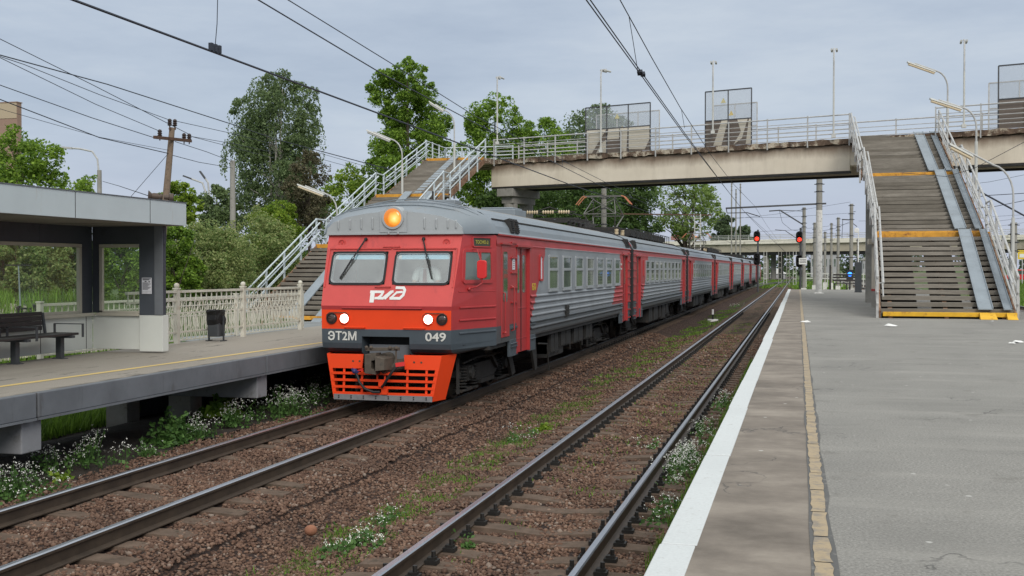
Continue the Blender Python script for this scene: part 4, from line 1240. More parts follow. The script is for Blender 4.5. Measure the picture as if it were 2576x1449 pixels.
add_door(hd, 22.5, 23.6); skirt(hd, 21.93, 22.48); skirt(hd, 23.62, 24.2)
add_door(hd, 37.0, 38.0); skirt(hd, 36.4, 36.98); skirt(hd, 38.02, 38.5); ladder(hd, 38.05, 38.6, -.2, 2.0, 9, M['red'])
b = MB(); b.box(X+.004, X+.010, 22.1, 22.3, 1.45, 1.68); nb = b.build("notice", M['paper'], hd)
b = MB()
for z in (1.62, 1.58, 1.54, 1.50): b.box(X+.0105, X+.012, 22.13, 22.27 - .03*(z < 1.52), z-.008, z)
b.build("print", M['ink'], nb)
f = MB(); frame_ring(f, 24.72, 1.49, .32, .6, .05, X-.01, X+.03); f = f.build("toilet_window", M['red'], hd)
b = MB(); b.box(X+.002, X+.01, 24.6, 24.84, 1.24, 1.74); b.build("pane", M['paper'], f)
M['text_yellow'] = paint("yellow_stencil", (.55,.44,.04), .7, 0, .2, 9)
text_part("service_mark", "БО", .20, M['text_yellow'], hd, (X+.004, 24.05, 1.07), (0,1,0), (0,0,1), width=.34, bold=.003)
text_part("service_mark", "ЭТ2М", .08, M['number'], hd, (X+.004, 36.62, 1.62), (0,1,0), (0,0,1), width=.28, bold=.002)
text_part("service_mark", "049", .08, M['number'], hd, (X+.004, 36.62, 1.47), (0,1,0), (0,0,1), width=.24, bold=.002)
for k in range(7): add_window(hd, 25.5 + 1.62*k)
b = MB(); b.box(X+.02, X+.05, 27.4, 27.75, .26, .55)
for k in range(4): b.box(X+.05, X+.062, 27.43, 27.72, .29+.065*k, .32+.065*k)
b.build("side_vent", M['dark_metal'], hd)
underframe(hd, 20.6, H1, 9); bogie(hd, 22.3); bogie(hd, 35.7)
for parts in ([('p', [(24.7, -.1), (25.25, -.1), (25.4, -.85), (25.2, -.9)], X-.3, X-.24)], [('p', [(23.3, -.12), (23.75, -.3), (24.2, -.85), (23.9, -.9)], XC+1.2, XC+1.28)], [('b',)], [('t',)]):
    b = MB()
    for q in parts:
        if q[0] == 'p': b.prism(q[1], 'x', q[2], q[3])
        elif q[0] == 'b': b.box(XC+1.1, XC+1.45, 26.7, 28.6, -.72, -.1)
        else: b.tube([(X-.1, 24.9, -.25), (X-.05, 25.6, -.3), (X-.05, 25.8, -.95)], .02, 6)
    b.build("underfloor_gear", M['dark_metal'], hd)
# high voltage gear on the roof
b = MB(); yc = 34.8
for sx_ in (-.6, .6):
    b.bar((XC+sx_, yc-1.4, 2.95), (XC+sx_, yc+1.4, 2.95), .05); b.bar((XC+sx_, yc-.6, 3.2), (XC+sx_, yc+.9, 3.2), .03)
    for dy in (-1.2, -.5, .3, 1.1): insulator_stack(b, (XC+sx_, yc+dy, 2.78), .2, .07, 0)
for dy in (-1.2, 0, 1.2): b.bar((XC-.9, yc+dy, 3.02), (XC+.9, yc+dy, 3.02), .05)
for k in range(3):
    for i in range(5): b.lathe((XC-.75+.5*k+i*.075, yc-1.2, 3.22), (1,0,0), [(0, .03), (.03, .065), (.06, .03)], 8, 1)
b.bar((XC-.8, yc-1.2, 3.22), (XC+.8, yc-1.2, 3.22), .035)
b.tube([(XC-.7, yc-1.0, 3.2), (XC-.2, yc-.4, 3.42), (XC+.4, yc+.2, 3.2)], .02, 6)
for k in range(5): b.bar((XC+.3, yc+1.6+k*.5, 2.9), (XC+.6, yc+1.9+k*.5, 3.02), .04)
b.build("high_voltage_gear", [M['dark_metal'], M['insul_white']], hd)
b = MB(); b.box(XC-.5, XC+.5, 27.2, 28.4, 2.80, 2.98); b.box(XC-.42, XC+.42, 27.3, 28.3, 2.98, 3.03); b.build("roof_box", M['roof'], hd, bevel=.02)
b = MB(); b.cyl((XC+.2, 21.6, 2.8), (XC+.2, 21.6, 3.05), .02, n=6); b.build("aerial", M['dark_metal'], hd)
b = MB(); b.box(XC-.3, XC+.3, 22.8, 23.3, 2.85, 2.95)
b.build("roof_hatch", M['roof'], hd, bevel=.02)
# snow plow
pb, pt = .97, 1.13
pf = lambda z: 19.32 - .06*(z+.12)/-.84
b = MB()
def pz(s, z): return s*(pb + (pt-pb)*(z+.96)/.84)
PLATES = []
for s in (-1, 1):
    b = MB(); PLATES.append(b)
    b.mesh([(XC+s*.40, pf(-.12), -.12), (XC+pz(s, -.12), pf(-.12), -.12), (XC+pz(s, -.385), pf(-.385), -.385), (XC+s*.42, pf(-.385), -.385),
            (XC+s*.40, pf(-.12)+.03, -.12), (XC+pz(s, -.12), pf(-.12)+.03, -.12), (XC+pz(s, -.385), pf(-.385)+.03, -.385), (XC+s*.42, pf(-.385)+.03, -.385)],
           [(0,1,2,3), (4,5,6,7), (0,1,5,4), (1,2,6,5), (2,3,7,6), (3,0,4,7)])
    # side wing turned back
    wx = .13
    b.mesh([(XC+pz(s, -.12), pf(-.12), -.12), (XC+pz(s, -.96), pf(-.96), -.96), (XC+pz(s, -.96)+s*wx*.8, pf(-.96)+.45, -.96), (XC+pz(s, -.12)+s*wx, pf(-.12)+.5, -.12),
            (XC+pz(s, -.12)-s*.03, pf(-.12)+.03, -.12), (XC+pz(s, -.96)-s*.03, pf(-.96)+.03, -.96), (XC+pz(s, -.96)+s*wx*.8-s*.03, pf(-.96)+.45, -.96), (XC+pz(s, -.12)+s*wx-s*.03, pf(-.12)+.5, -.12)],
           [(0,1,2,3), (4,5,6,7), (0,1,5,4), (1,2,6,5), (2,3,7,6), (3,0,4,7)])
    b.bar((XC+pz(s, -.38)-s*.035, pf(-.38)+.01, -.38), (XC+pz(s, -.87)-s*.035, pf(-.87)+.01, -.87), .065, .03, up=(0,1,0))
b = MB()
for z, th in ((-.475, .045), (-.60, .045), (-.725, .045), (-.84, .045)):
    e = pz(1, z)-.03
    if z > -.5:
        b.bar((XC-e, pf(z), z), (XC+e, pf(z), z), .03, th)
    else: b.bar((XC-e, pf(z), z), (XC+e, pf(z), z), .03, th)
for x in (-.78, -.42, .47, .84): b.bar((XC+x, pf(-.38)+.022, -.38), (XC+x, pf(-.86)+.022, -.86), .04, .02, up=(0,1,0))
for x in (-.12, .03): b.bar((XC+x, pf(-.45)+.022, -.46), (XC+x, pf(-.6)+.022, -.62), .03, .02, up=(0,1,0))
b.prism(rrect(XC-.02, -.66, .10, .10, .025), 'y', pf(-.66)-.05, pf(-.66)); b.prism(rrect(XC+.05, -.79, .12, .12, .025), 'y', pf(-.79)-.05, pf(-.79))
b.prism(rrect(XC-.16, -.47, .2, .045, .02), 'y', pf(-.47)-.04, pf(-.47)); b.prism(rrect(XC+.18, -.465, .5, .05, .02), 'y', pf(-.47)-.035, pf(-.47)-.012)
plow = b.build("snow_plow", M['orange'], hd)
for q in PLATES: q.build("plow_plate", M['orange'], plow)
b = MB(); b.box(XC-pb+.005, XC+pb-.005, pf(-.9)-.015, pf(-.9)+.012, -.965, -.862)
b.build("scraper", M['snow'], plow)
b = MB()
for k in range(8):
    for z in (-.89, -.925): b.cyl((XC-.86+.245*k, pf(-.9)-.03, z), (XC-.86+.245*k, pf(-.9)-.012, z), .012, n=6)
b.build("bolts", M['black'], plow)
b = MB()
for x in (-.60, -.47, .60, .74): b.cyl((XC+x, pf(-.25)-.006, -.25), (XC+x, pf(-.25)+.005, -.25), .020, n=10)
b.build("bolt_hole", M['rust'], plow)
# automatic coupler
b = MB(); cy = 19.05
b.prism([(XC-.27, -.10), (XC-.05, -.08), (XC-.05, -.20), (XC-.14, -.22), (XC-.14, -.36), (XC-.05, -.40), (XC-.05, -.47), (XC-.27, -.45)], 'y', cy, cy+.28)
b.mesh([(XC-.04, cy-.06, -.13), (XC+.12, cy-.02, -.18), (XC+.12, cy-.02, -.38), (XC-.04, cy-.06, -.40), (XC-.04, cy+.2, -.13), (XC+.2, cy+.3, -.16), (XC+.2, cy+.3, -.40), (XC-.04, cy+.2, -.40)],
       [(0,1,2,3), (4,5,6,7), (0,1,5,4), (1,2,6,5), (2,3,7,6), (3,0,4,7)])
b.lathe((XC+.02, cy+.16, -.36), (.6, 1, .1), [(0, .10), (.25, .12), (.5, .11)], 12)
b.tube([(XC+.0, cy+.25, -.22), (XC, 19.7, -.22)], .13, 10)
b.bar((XC+.30, cy+.12, -.02), (XC+.30, cy+.12, -.30), .03); b.bar((XC-.28, cy+.1, -.015), (XC+.36, cy+.14, .0), .05, .06)
for x in (-.26, -.17, .2, .32): b.ball((XC+x, cy+.08, .02), .035, 6)
b.build("coupler", M['coupler'], hd, bevel=.006)
M['hose_blue'] = paint("blue_hose_tap", (.03,.03,.12), .5, 0, .2, 8)
b = MB()
b.tube([(XC-.52, 19.16, -.40), (XC-.44, 19.14, -.52), (XC-.40, 19.12, -.62), (XC-.30, 19.14, -.74), (XC-.14, 19.16, -.80), (XC-.02, 19.18, -.80)], .026, 8)
b.tube([(XC+.34, 19.14, -.30), (XC+.26, 19.10, -.40), (XC+.16, 19.10, -.54), (XC+.08, 19.12, -.66), (XC+.03, 19.16, -.70)], .026, 8)
hs = b.build("brake_hose", M['black'], hd, smooth=True)
b = MB(); b.ball((XC-.50, 19.14, -.42), .05, 6); b.bar((XC-.55, 19.13, -.38), (XC-.42, 19.13, -.44), .04); b.build("tap", M['hose_blue'], hs)
b = MB(); b.bar((XC+.46, 19.2, -.27), (XC+.30, 19.14, -.29), .09, .07); b.bar((XC-.44, 19.16, -.41), (XC-.34, 19.16, -.39), .03); b.build("tap", M['mirror_red'], hs)

# ---- the driver -------------------------------------------------------------
M['skin'] = paint("skin", (.50,.30,.23), .55, 0, .05, 6, bumpk=0)
M['shirt'] = paint("white_shirt", (.72,.73,.75), .85, 0, .05, 5)
M['tie'] = paint("dark_tie", (.20,.06,.06), .8, 0, .1, 5)
M['hair'] = paint("dark_hair", (.03,.025,.02), .7, 0, .3, 20)
M['trousers'] = paint("dark_trousers", (.03,.033,.045), .85, 0, .1, 5)
def skinned(name, pts, edges, radii, mat, parent, root=0, sub=2):
    me = bpy.data.meshes.new(name); off = world_loc(parent) if parent else Vector((0,0,0))
    me.from_pydata([tuple(Vector(p) - off) for p in pts], edges, []); me.materials.append(mat)
    o = bpy.data.objects.new(name, me); COL.objects.link(o)
    if parent: o.parent = parent
    o.modifiers.new("skin", 'SKIN'); o.modifiers["skin"].use_smooth_shade = True
    if not me.skin_vertices: me.skin_vertices.new(name="")
    for i, r_ in enumerate(radii):
        sv = me.skin_vertices[0].data[i]; sv.radius = r_ if isinstance(r_, tuple) else (r_, r_); sv.use_root = (i == root)
    s = o.modifiers.new("sub", 'SUBSURF'); s.levels = sub; s.render_levels = sub
    return o
DX, DY, DZ = XC + .57, 20.15, .87       # seat of the driver
pr = thing("person", "train driver in white shirt and dark tie seated behind the right windshield", "person", (DX, DY, DZ))
P = [(0,0,.06), (0,.02,.28), (0,.02,.46), (0,.01,.60), (0,0,.70), (0,-.02,.78), (0,-.03,.87),
     (.19,0,.55), (.24,-.06,.34), (.20,-.30,.24), (-.19,0,.55), (-.24,-.06,.34), (-.20,-.30,.24),
     (.10,-.10,.02), (.12,-.45,.02), (.12,-.48,-.42), (-.10,-.10,.02), (-.12,-.45,.02), (-.12,-.48,-.42)]
E = [(0,1),(1,2),(2,3),(3,4),(4,5),(5,6),(3,7),(7,8),(8,9),(3,10),(10,11),(11,12),(0,13),(13,14),(14,15),(0,16),(16,17),(17,18)]
r_ = [(.16,.12), (.15,.11), (.17,.115), (.12,.09), (.06,.06), (.075,.09), (.07,.085), .065, .05, .035, .065, .05, .035, .09, .07, .05, .09, .07, .05]
body = skinned("body", [Vector(p) + Vector((DX, DY, DZ)) for p in P], E, r_, M['skin'], pr)
sh = [(0,0,.04), (0,.02,.28), (0,.02,.46), (0,.01,.61), (.20,0,.55), (.245,-.06,.34), (-.20,0,.55), (-.245,-.06,.34)]
skinned("shirt", [Vector(p) + Vector((DX, DY, DZ)) for p in sh], [(0,1),(1,2),(2,3),(3,4),(4,5),(3,6),(6,7)],
        [(.18,.14), (.17,.13), (.19,.135), (.125,.10), .082, .07, .082, .07], M['shirt'], pr)
skinned("trousers", [Vector(p) + Vector((DX, DY, DZ)) for p in [(0,0,.03), (.10,-.10,.02), (.12,-.45,.02), (.12,-.48,-.4), (-.10,-.10,.02), (-.12,-.45,.02), (-.12,-.48,-.4)]],
        [(0,1),(1,2),(2,3),(0,4),(4,5),(5,6)], [(.17,.13), .10, .08, .06, .10, .08, .06], M['trousers'], pr)
b = MB(); b.mesh([(DX-.03, DY-.135, DZ+.60), (DX+.03, DY-.135, DZ+.60), (DX+.045, DY-.15, DZ+.28), (DX, DY-.15, DZ+.23), (DX-.045, DY-.15, DZ+.28)], [(0,1,2,3,4)])
b.build("tie", M['tie'], pr)
b = MB(); b.ball((DX, DY-.005, DZ+.885), .094, 8, 0, .8); b.build("hair", M['hair'], pr, smooth=True)
b = MB()
for s in (-1, 1):
    b.ball((DX+s*.032, DY-.105, DZ+.835), .011, 5, 1); b.box(DX+s*.032-.016, DX+s*.032+.016, DY-.113, DY-.10, DZ+.852, DZ+.858, 1)
    b.ball((DX+s*.082, DY-.02, DZ+.83), .024, 5, 0, 1.3)
b.mesh([(DX-.012, DY-.105, DZ+.80), (DX+.012, DY-.105, DZ+.80), (DX, DY-.135, DZ+.80), (DX, DY-.105, DZ+.84)], [(0,1,2), (0,2,3), (1,3,2)])
b.box(DX-.022, DX+.022, DY-.112, DY-.10, DZ+.772, DZ+.778, 2)
b.build("face", [M['skin'], M['hair'], M['tie']], pr)
for s in (-1, 1):
    c = Vector((DX+s*.20, DY-.32, DZ+.23)); hb = MB()
    hb.prism(rrect(c.x, c.y, .075, .085, .02), 'z', c.z-.014, c.z+.014)
    for i, ln in enumerate((.062, .072, .068, .052)):
        x = c.x - .03 + .02*i
        hb.tube([(x, c.y-.035, c.z), (x, c.y-.035-ln*.5, c.z+.004), (x, c.y-.035-ln*.85, c.z-.02), (x, c.y-.035-ln*.8, c.z-.04)], [.0095, .009, .008, .006], 6)
    hb.tube([(c.x-s*.03, c.y+.02, c.z), (c.x-s*.06, c.y-.01, c.z-.006), (c.x-s*.065, c.y-.045, c.z-.02)], [.011, .010, .007], 6)
    hb.build("hand", M['skin'], pr, smooth=True)
b = MB(); b.box(DX-.26, DX+.26, DY+.15, DY+.25, DZ, DZ+.62); b.box(DX-.26, DX+.26, DY-.25, DY+.2, DZ-.1, DZ-.04); b.build("driver_seat", M['black'], hd, bevel=.03)
# ------------------------------------------------------------------ footbridge
BZ = 7.95                                        # deck level
B0 = Vector((2.45, 57.4, 0)); EB = Vector((-20.1, 6.3, 0)).normalized(); NB = Vector((6.3, 20.1, 0)).normalized()
def bp(s, n, z): p = B0 + EB*s + NB*n; return Vector((p.x, p.y, z))
def beamconc():
    m, nt, bs = _nodes("bridge_beam_concrete")
    tc = N(nt, "ShaderNodeTexCoord"); sp = N(nt, "ShaderNodeSeparateXYZ"); L(nt, tc.outputs["Object"], sp.inputs[0])
    n = noise(nt, .5, 6, .65); st = noise(nt, 1.2, 7, .7, stretch=(.8, .8, .12)); f = noise(nt, 9, 5, .7)
    c = ramp(nt, n, [(.3, (.60,.53,.42)), (.7, (.70,.625,.51))])
    c = mixc(nt, math_(nt, 'MULTIPLY', thresh(nt, st, .5, .75), .3), c, (.27,.22,.165))
    e = thresh(nt, math_(nt, 'ADD', sp.outputs[2], math_(nt, 'MULTIPLY', noise(nt, .5, 7, .75, stretch=(1, 1, .3)), .9)), 7.45, 7.95)
    c = mixc(nt, math_(nt, 'MULTIPLY', e, .85), c, (.15,.095,.06))
    c = mixc(nt, math_(nt, 'MULTIPLY', thresh(nt, f, .68, .74), .35), c, (.22,.18,.14))
    L(nt, c, bs.inputs["Base Color"]); bs.inputs["Roughness"].default_value = .9
    bump(nt, bs, f, .2, .02); return m
def slabmat():
    m, nt, bs = _nodes("crumbling_slab_edge")
    n = noise(nt, 1.6, 8, .75); f = noise(nt, 5, 6, .75)
    c = ramp(nt, n, [(.35, (.075,.052,.038)), (.50, (.15,.10,.068)), (.56, (.46,.40,.31)), (.63, (.52,.45,.35)), (.68, (.16,.085,.045))])
    c = mixc(nt, thresh(nt, f, .62, .7), c, (.035,.028,.022))
    L(nt, c, bs.inputs["Base Color"]); bs.inputs["Roughness"].default_value = .95
    bump(nt, bs, f, .8, .05); return m
M['beam_conc'] = beamconc(); M['slab'] = slabmat()
fb = thing("footbridge", "long concrete footbridge with crumbling edge and pipe railings crossing over the tracks", "footbridge", (0, 60, 0))
def bbox(b, s0, s1, n0, n1, z0, z1, mi=0):
    ps = [(s0,n0),(s1,n0),(s1,n1),(s0,n1)]
    b.mesh([bp(s,n,z0) for s,n in ps] + [bp(s,n,z1) for s,n in ps], [(0,3,2,1),(4,5,6,7),(0,1,5,4),(1,2,6,5),(2,3,7,6),(3,0,4,7)], mi)
SL, SR = 21.2, -22.0
for n0, n1 in ((.22, .52), (2.9, 3.2)):
    for a, c in ((SL, .06), (-4.05, SR)):
        b = MB(); bbox(b, c, a, n0, n1, 6.33, 7.62); b.build("girder", M['beam_conc'], fb, bevel=.02)
        q = MB(); bbox(q, c+.02, a-.02, n0+.02, n1+.03, 6.22, 6.329); q.build("bearing_strip", M['dark_metal'], fb)
b = MB(); bbox(b, -4.1, .1, .25, 3.2, 6.6, 7.6); b.build("girder", M['beam_conc'], fb)
# deck slab with a broken front edge
b = MB(); r_ = random.Random(3); s = SR; k = int((SL-SR)/.25); prof = []
for i in range(k+1):
    sN = SR + (SL-SR)*i/k; prof.append((sN, .02 + r_.uniform(0, .10) + (.10 if r_.random() > .9 else 0), 7.66 + r_.uniform(-.03, .05), BZ - r_.uniform(0, .05)))
for (sa, na, za, ta), (sb, nb_, zb_, tb) in zip(prof[:-1], prof[1:]):
    b.mesh([bp(sa, na, za), bp(sb, nb_, zb_), bp(sb, nb_*.6, tb), bp(sa, na*.6, ta), bp(sa, 3.4, za), bp(sb, 3.4, zb_), bp(sb, 3.4, BZ), bp(sa, 3.4, BZ)],
           [(0,1,2,3), (3,2,6,7), (0,4,5,1), (4,7,6,5)])
b.build("deck", M['slab'], fb, recalc=False)
def railing_run(name, pts, mat, parent, z=1.15, gap=2.1, rails=(.22, .42, .64, .86, 1.15), ext=-.25, r=.022, pr=.04):
    """straight pipe railing along a list of deck points"""
    root_ = None; b = MB()
    for p, q in zip(pts[:-1], pts[1:]):
        p, q = Vector(p), Vector(q)
        for i, h in enumerate(rails):
            b.tube([p + Vector((0,0,h)), q + Vector((0,0,h))], r*1.5 if i == len(rails)-1 else (r if i % 2 == 0 else r*.8), 6)
    root_ = b.build(name, mat, parent)
    for p, q in zip(pts[:-1], pts[1:]):
        p, q = Vector(p), Vector(q); n = max(1, round((q-p).length / gap))
        for i in range(n+1):
            c = p.lerp(q, i/n); m_ = MB(); m_.bar(c + Vector((0,0,ext)), c + Vector((0,0,z+.06)), pr*1.9, pr*1.3, up=EB)
            m_.build("post", mat, root_)
    return root_
railing_run("railing", [bp(20.9, .05, BZ), bp(.05, .05, BZ)], M['steel'], fb, ext=-.38)
railing_run("railing", [bp(-4.0, .05, BZ), bp(SR, .05, BZ)], M['steel'], fb, ext=-.38)
railing_run("railing", [bp(SL, 3.35, BZ), bp(SR, 3.35, BZ)], M['steel'], fb)
M['screen_low'] = mesh_screen("rusty_screen", (.17,.135,.11), .9)
M['screen_low2'] = mesh_screen("pale_screen", (.58,.53,.44), .95)
M['screen_mesh'] = mesh_screen("wire_mesh", (.42,.45,.48), .20)
M['frame_dark'] = paint("screen_frame", (.06,.062,.068), .6, 0, .2, 4)
M['tri_pale'] = paint("faded_triangle", (.55,.50,.28), .6, 0, .1, 4)
def screen(s0, s1, nn, h0, h1, nb, patches=(), tri=None, light=False):
    b = MB(); r_ = .032
    for i in range(nb+1):
        s = s0 + (s1-s0)*i/nb; b.bar(bp(s, nn, BZ-.1), bp(s, nn, BZ+h1), r_*1.8)
    for z in (h0, h1): b.bar(bp(s0, nn, BZ+z), bp(s1, nn, BZ+z), r_*1.8)
    f = b.build("safety_screen", M['steel'] if light else M['frame_dark'], fb)
    if not light:
        q = MB(); bbox(q, s1, s0, nn-.012, nn+.012, BZ+.0, BZ+h0); q.build("lower_sheet", M['screen_low'], f)
        for pl_ in patches:
            q = MB(); q.poly([bp(s0+(s1-s0)*a, nn-.02, BZ+h0*c) for a, c in pl_]); q.build("pale_patch", M['screen_low2'], f)
    q = MB(); bbox(q, s1, s0, nn-.006, nn+.006, BZ+(.05 if light else h0+.03), BZ+h1-.03); q.build("wire_mesh", M['screen_mesh'], f)
    if tri:
        c = bp(s0+(s1-s0)*tri[0], nn-.04, BZ+h0+tri[1]); q = MB()
        q.mesh([c + EB*.15 + Vector((0,0,-.11)), c - EB*.15 + Vector((0,0,-.11)), c + Vector((0,0,.16))], [(0,1,2)]); q.build("warning_triangle", M['sign_yellow'] if light else M['tri_pale'], f)
def s_at(u, n=.05):
    """position along the bridge face of an image column"""
    r = _fw + _rt*((u-1288)/FPX); A_ = B0 + NB*n
    # solve C + r t = A + EB s (plan view)
    det = r.x*(-EB.y) + EB.x*r.y
    dx, dy = A_.x - _C.x, A_.y - _C.y
    t = (dx*(-EB.y) + EB.x*dy)/det
    return ((r.x*t - dx)*EB.x + (r.y*t - dy)*EB.y)
LP_ = [[(.34,.55), (.53,.55), (.53,.98), (.36,.98)], [(.02,.02), (.10,.02), (.33,.98), (.02,.98)], [(.17,.02), (.33,.02), (.33,.55), (.25,.40)], [(.56,.02), (.64,.02), (.66,.98), (.54,.98)], [(.67,.10), (.92,.05), (.99,.45), (.99,.98), (.67,.98)]]
MP_ = [[(.18,.02), (.36,.02), (.50,.98), (.36,.98)], [(.62,.02), (.80,.25), (.92,.98), (.70,.98), (.78,.5)], [(.88,.02), (.99,.02), (.99,.98), (.95,.98)]]
RP_ = [[(.5,.02), (.6,.02), (.75,.98), (.62,.98)]]
sa, sb = s_at(1473, .2), s_at(1635, .2); screen(sa, sb, .20, 1.35, 2.6, 3, LP_, (.5, .62))
sa, sb = s_at(1500, 3.2), s_at(1658, 3.2); screen(sa, sb, 3.20, 1.35, 2.6, 3, (), (.42, .35), True)
sa, sb = s_at(1773, .2), s_at(1889, .2); screen(sa, sb, .20, 1.35, 2.9, 2, MP_, (.40, 1.0))
sa, sb = s_at(1793, 3.2), s_at(1903, 3.2); screen(sa, sb, 3.20, 1.35, 2.6, 2, (), (.42, .75), True)
sa, sb = s_at(2508, .2), s_at(2680, .2); screen(sa, sb, .20, 1.35, 2.9, 2, RP_)
sa, sb = s_at(2484, 3.2), s_at(2640, 3.2); screen(sa, sb, 3.20, 1.35, 2.6, 2, (), None, True)
# piers of the bridge
def pier(s, label):
    t = thing("bridge_pier", label, "bridge pier", bp(s, 1.7, -1.6), "piers under the footbridge")
    b = MB(); bbox(b, s-.55, s+.55, .1, 3.3, 5.75, 6.21); bbox(b, s-.4, s+.4, .4, 3.0, 5.35, 5.749); b.build("pier_cap", M['concrete'], t, bevel=.03)
    for n in (.8, 2.6):
        b = MB(); b.cyl(bp(s, n, -1.6), bp(s, n, 5.349), .42, n=16); b.build("column", M['concrete'], t, smooth=True)
pier(20.2, "stepped concrete pier head carrying the left end of the footbridge")
t = thing("stair_column", "round pale column with a red stripe under the right wooden staircase", "column", (3.15, 45.0, 0))
b = MB(); b.cyl((3.15, 45.0, 0), (3.15, 45.0, .62), .42, n=20); b.build("base", M['concrete'], t, smooth=True)
b = MB(); b.cyl((3.15, 45.0, .62), (3.15, 45.0, .70), .425, n=20); b.build("red_stripe", M['red'], t)
b = MB(); b.cyl((3.15, 45.0, .70), (3.15, 45.0, 2.45), .41, n=20); b.box(2.6, 6.4, 44.6, 45.4, 2.42, 2.62)
M['cream'] = paint("cream_column", (.50,.45,.37), .8, 0, .12, 2, (.3,.25,.2), .25); b.build("shaft", M['cream'], t, smooth=True)

# ------------------------------------------------------------------ staircases
M['backing_dark'] = paint('backing_dark', (.035,.03,.026), .95, 0, .3, 2)
def stairs(name, label, segs, wL, colr, foot=True, skip_right=False, channel=True, inner=False):
    """segs: (y0, z0, xl0, xr0, y1, z1, xl1, xr1) flights from the bottom up, landings between them"""
    t = thing(name, label, "staircase", (segs[0][2], segs[0][0], segs[0][1]))
    proto = None
    for fi, (y0, z0, xl0, xr0, y1, z1, xl1, xr1) in enumerate(segs):
        n = max(3, round((z1-z0)/.178))
        for i in range(n):
            f = (i+.5)/n; y = y0 + (y1-y0)*i/n; z = z0 + (z1-z0)*(i+1)/n - .0
            xl, xr = xl0+(xl1-xl0)*f, xr0+(xr1-xr0)*f; run = (y1-y0)/n
            th = (.125, .138, .148)[fi]
            if i == n-1: continue
            b = MB(); j = rnd.uniform(-.012, .012); k = rnd.uniform(-.012, .012); e0, e1 = rnd.uniform(-.04, .04), rnd.uniform(-.04, .04)
            b.mesh([(xl+e0, y, z-th+j), (xr+e1, y, z-th+k), (xr+e1, y+run*1.02, z-th+k), (xl+e0, y+run*1.02, z-th+j),
                    (xl+e0, y, z+j), (xr+e1, y, z+k), (xr+e1, y+run*1.02, z+k), (xl+e0, y+run*1.02, z+j)],
                   [(0,3,2,1),(4,5,6,7),(0,1,5,4),(1,2,6,5),(2,3,7,6),(3,0,4,7)])
            b.build("tread", M['tread'], t)
        # added backing blocks the light behind the steps, so gaps read dark
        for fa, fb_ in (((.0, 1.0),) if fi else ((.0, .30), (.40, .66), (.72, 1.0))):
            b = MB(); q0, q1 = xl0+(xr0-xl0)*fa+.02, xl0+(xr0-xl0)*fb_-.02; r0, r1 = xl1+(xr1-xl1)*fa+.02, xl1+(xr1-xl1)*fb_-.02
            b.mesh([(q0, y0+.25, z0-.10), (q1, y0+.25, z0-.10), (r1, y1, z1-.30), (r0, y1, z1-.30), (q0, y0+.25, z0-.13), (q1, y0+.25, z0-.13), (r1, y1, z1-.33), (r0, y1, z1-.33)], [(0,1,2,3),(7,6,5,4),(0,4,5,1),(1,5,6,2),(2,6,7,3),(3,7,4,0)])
            b.build("added_backing", M['backing_dark'], t)
        # stringers
        for xa, xb in ((xl0+.25, xl1+.25), (xr0-.25, xr1-.25), ((xl0+xr0)/2, (xl1+xr1)/2)):
            b = MB(); b.bar((xa, y0-.05, z0-.16), (xb, y1, z1-.26), .12, .30); b.build("stringer", M['stringer'], t)
        for sd, (xa, xb) in enumerate(((xl0, xl1), (xr0, xr1))):
            if sd == 1 and skip_right: continue
            b = MB(); o = -.05 if sd == 0 else .05
            b.bar((xa+o, y0-.02, z0-.04), (xb+o, y1, z1-.14), .05, .32); b.build("side_plate", M['stringer'], t)
        if fi:
            zp, yp = segs[fi-1][5], segs[fi-1][4]; xl, xr = segs[fi-1][6], segs[fi-1][7]
            b = MB(); b.box(xl, xr, yp-.12, y0+.05, zp-.10, zp-.004); b.build("landing", M['tread'], t)
            b = MB(); b.box(xl-.08, xr+.08, yp-.17, yp-.121, zp-.16, zp+.012); b.build("edge_board", M['yellow'], t, bevel=.006)
            b = MB(); b.box(xl-.04, xr+.04, y0-.03, y0+.01, zp-.002, zp+.10); b.build("edge_board", M['yellow'], t, bevel=.006)
        # pipe railings
        for sd, (xa, xb) in enumerate(((xl0-.12, xl1-.12), (xr0+.12, xr1+.12))):
            if sd == 1 and skip_right: continue
            A_, B_ = Vector((xa, y0, z0)), Vector((xb, y1, z1)); q = MB()
            for h, rr in ((.32, .026), (.66, .026), (1.12, .036)):
                pts = [A_ + Vector((0,-.1,h)), B_ + Vector((0,0,h))]
                q.tube(pts, rr, 6)
            if wL:   # second hand rail on brackets toward the steps
                ox = .16 if sd == 0 else -.16
                q.tube([A_ + Vector((ox, -.1, .95)), B_ + Vector((ox, 0, .95))], .034, 6)
                q.tube([A_ + Vector((ox, -.1, .55)), B_ + Vector((ox, 0, .55))], .026, 6)
                for e in (A_, B_): q.bar(e + Vector((0,0,.95)), e + Vector((ox,0,.95)), .03)
            if fi + 1 < len(segs):
                nx = segs[fi+1]; C_ = Vector(((nx[2]-.12) if sd == 0 else nx[3]+.12, nx[0], nx[1]))
                for h, rr in ((.32, .024), (.66, .024), (1.12, .034)): q.tube([B_ + Vector((0,0,h)), C_ + Vector((0,0,h))], rr, 6)
            rl = q.build("railing", colr, t)
            m_ = 5
            for i in range(m_):
                c = A_.lerp(B_, i/(m_-1)); w = MB(); w.bar(c + Vector((0,0,-.30)), c + Vector((0,0,1.16)), .075, .06, up=(0,1,0)); w.build("post", colr, rl)
    return t
M['tread_top'] = M['tread']
rs = [(35.0, .10, 2.42, 6.07, 42.6, 2.77, 2.80, 6.50), (43.7, 2.77, 2.82, 6.52, 50.4, 5.57, 2.84, 6.55), (51.6, 5.57, 2.75, 6.5, 57.0, 7.95, 2.60, 6.4)]
rt = stairs("staircase", "weathered wooden staircase with yellow edges rising from the grey platform on the right", rs, True, M['steel'])
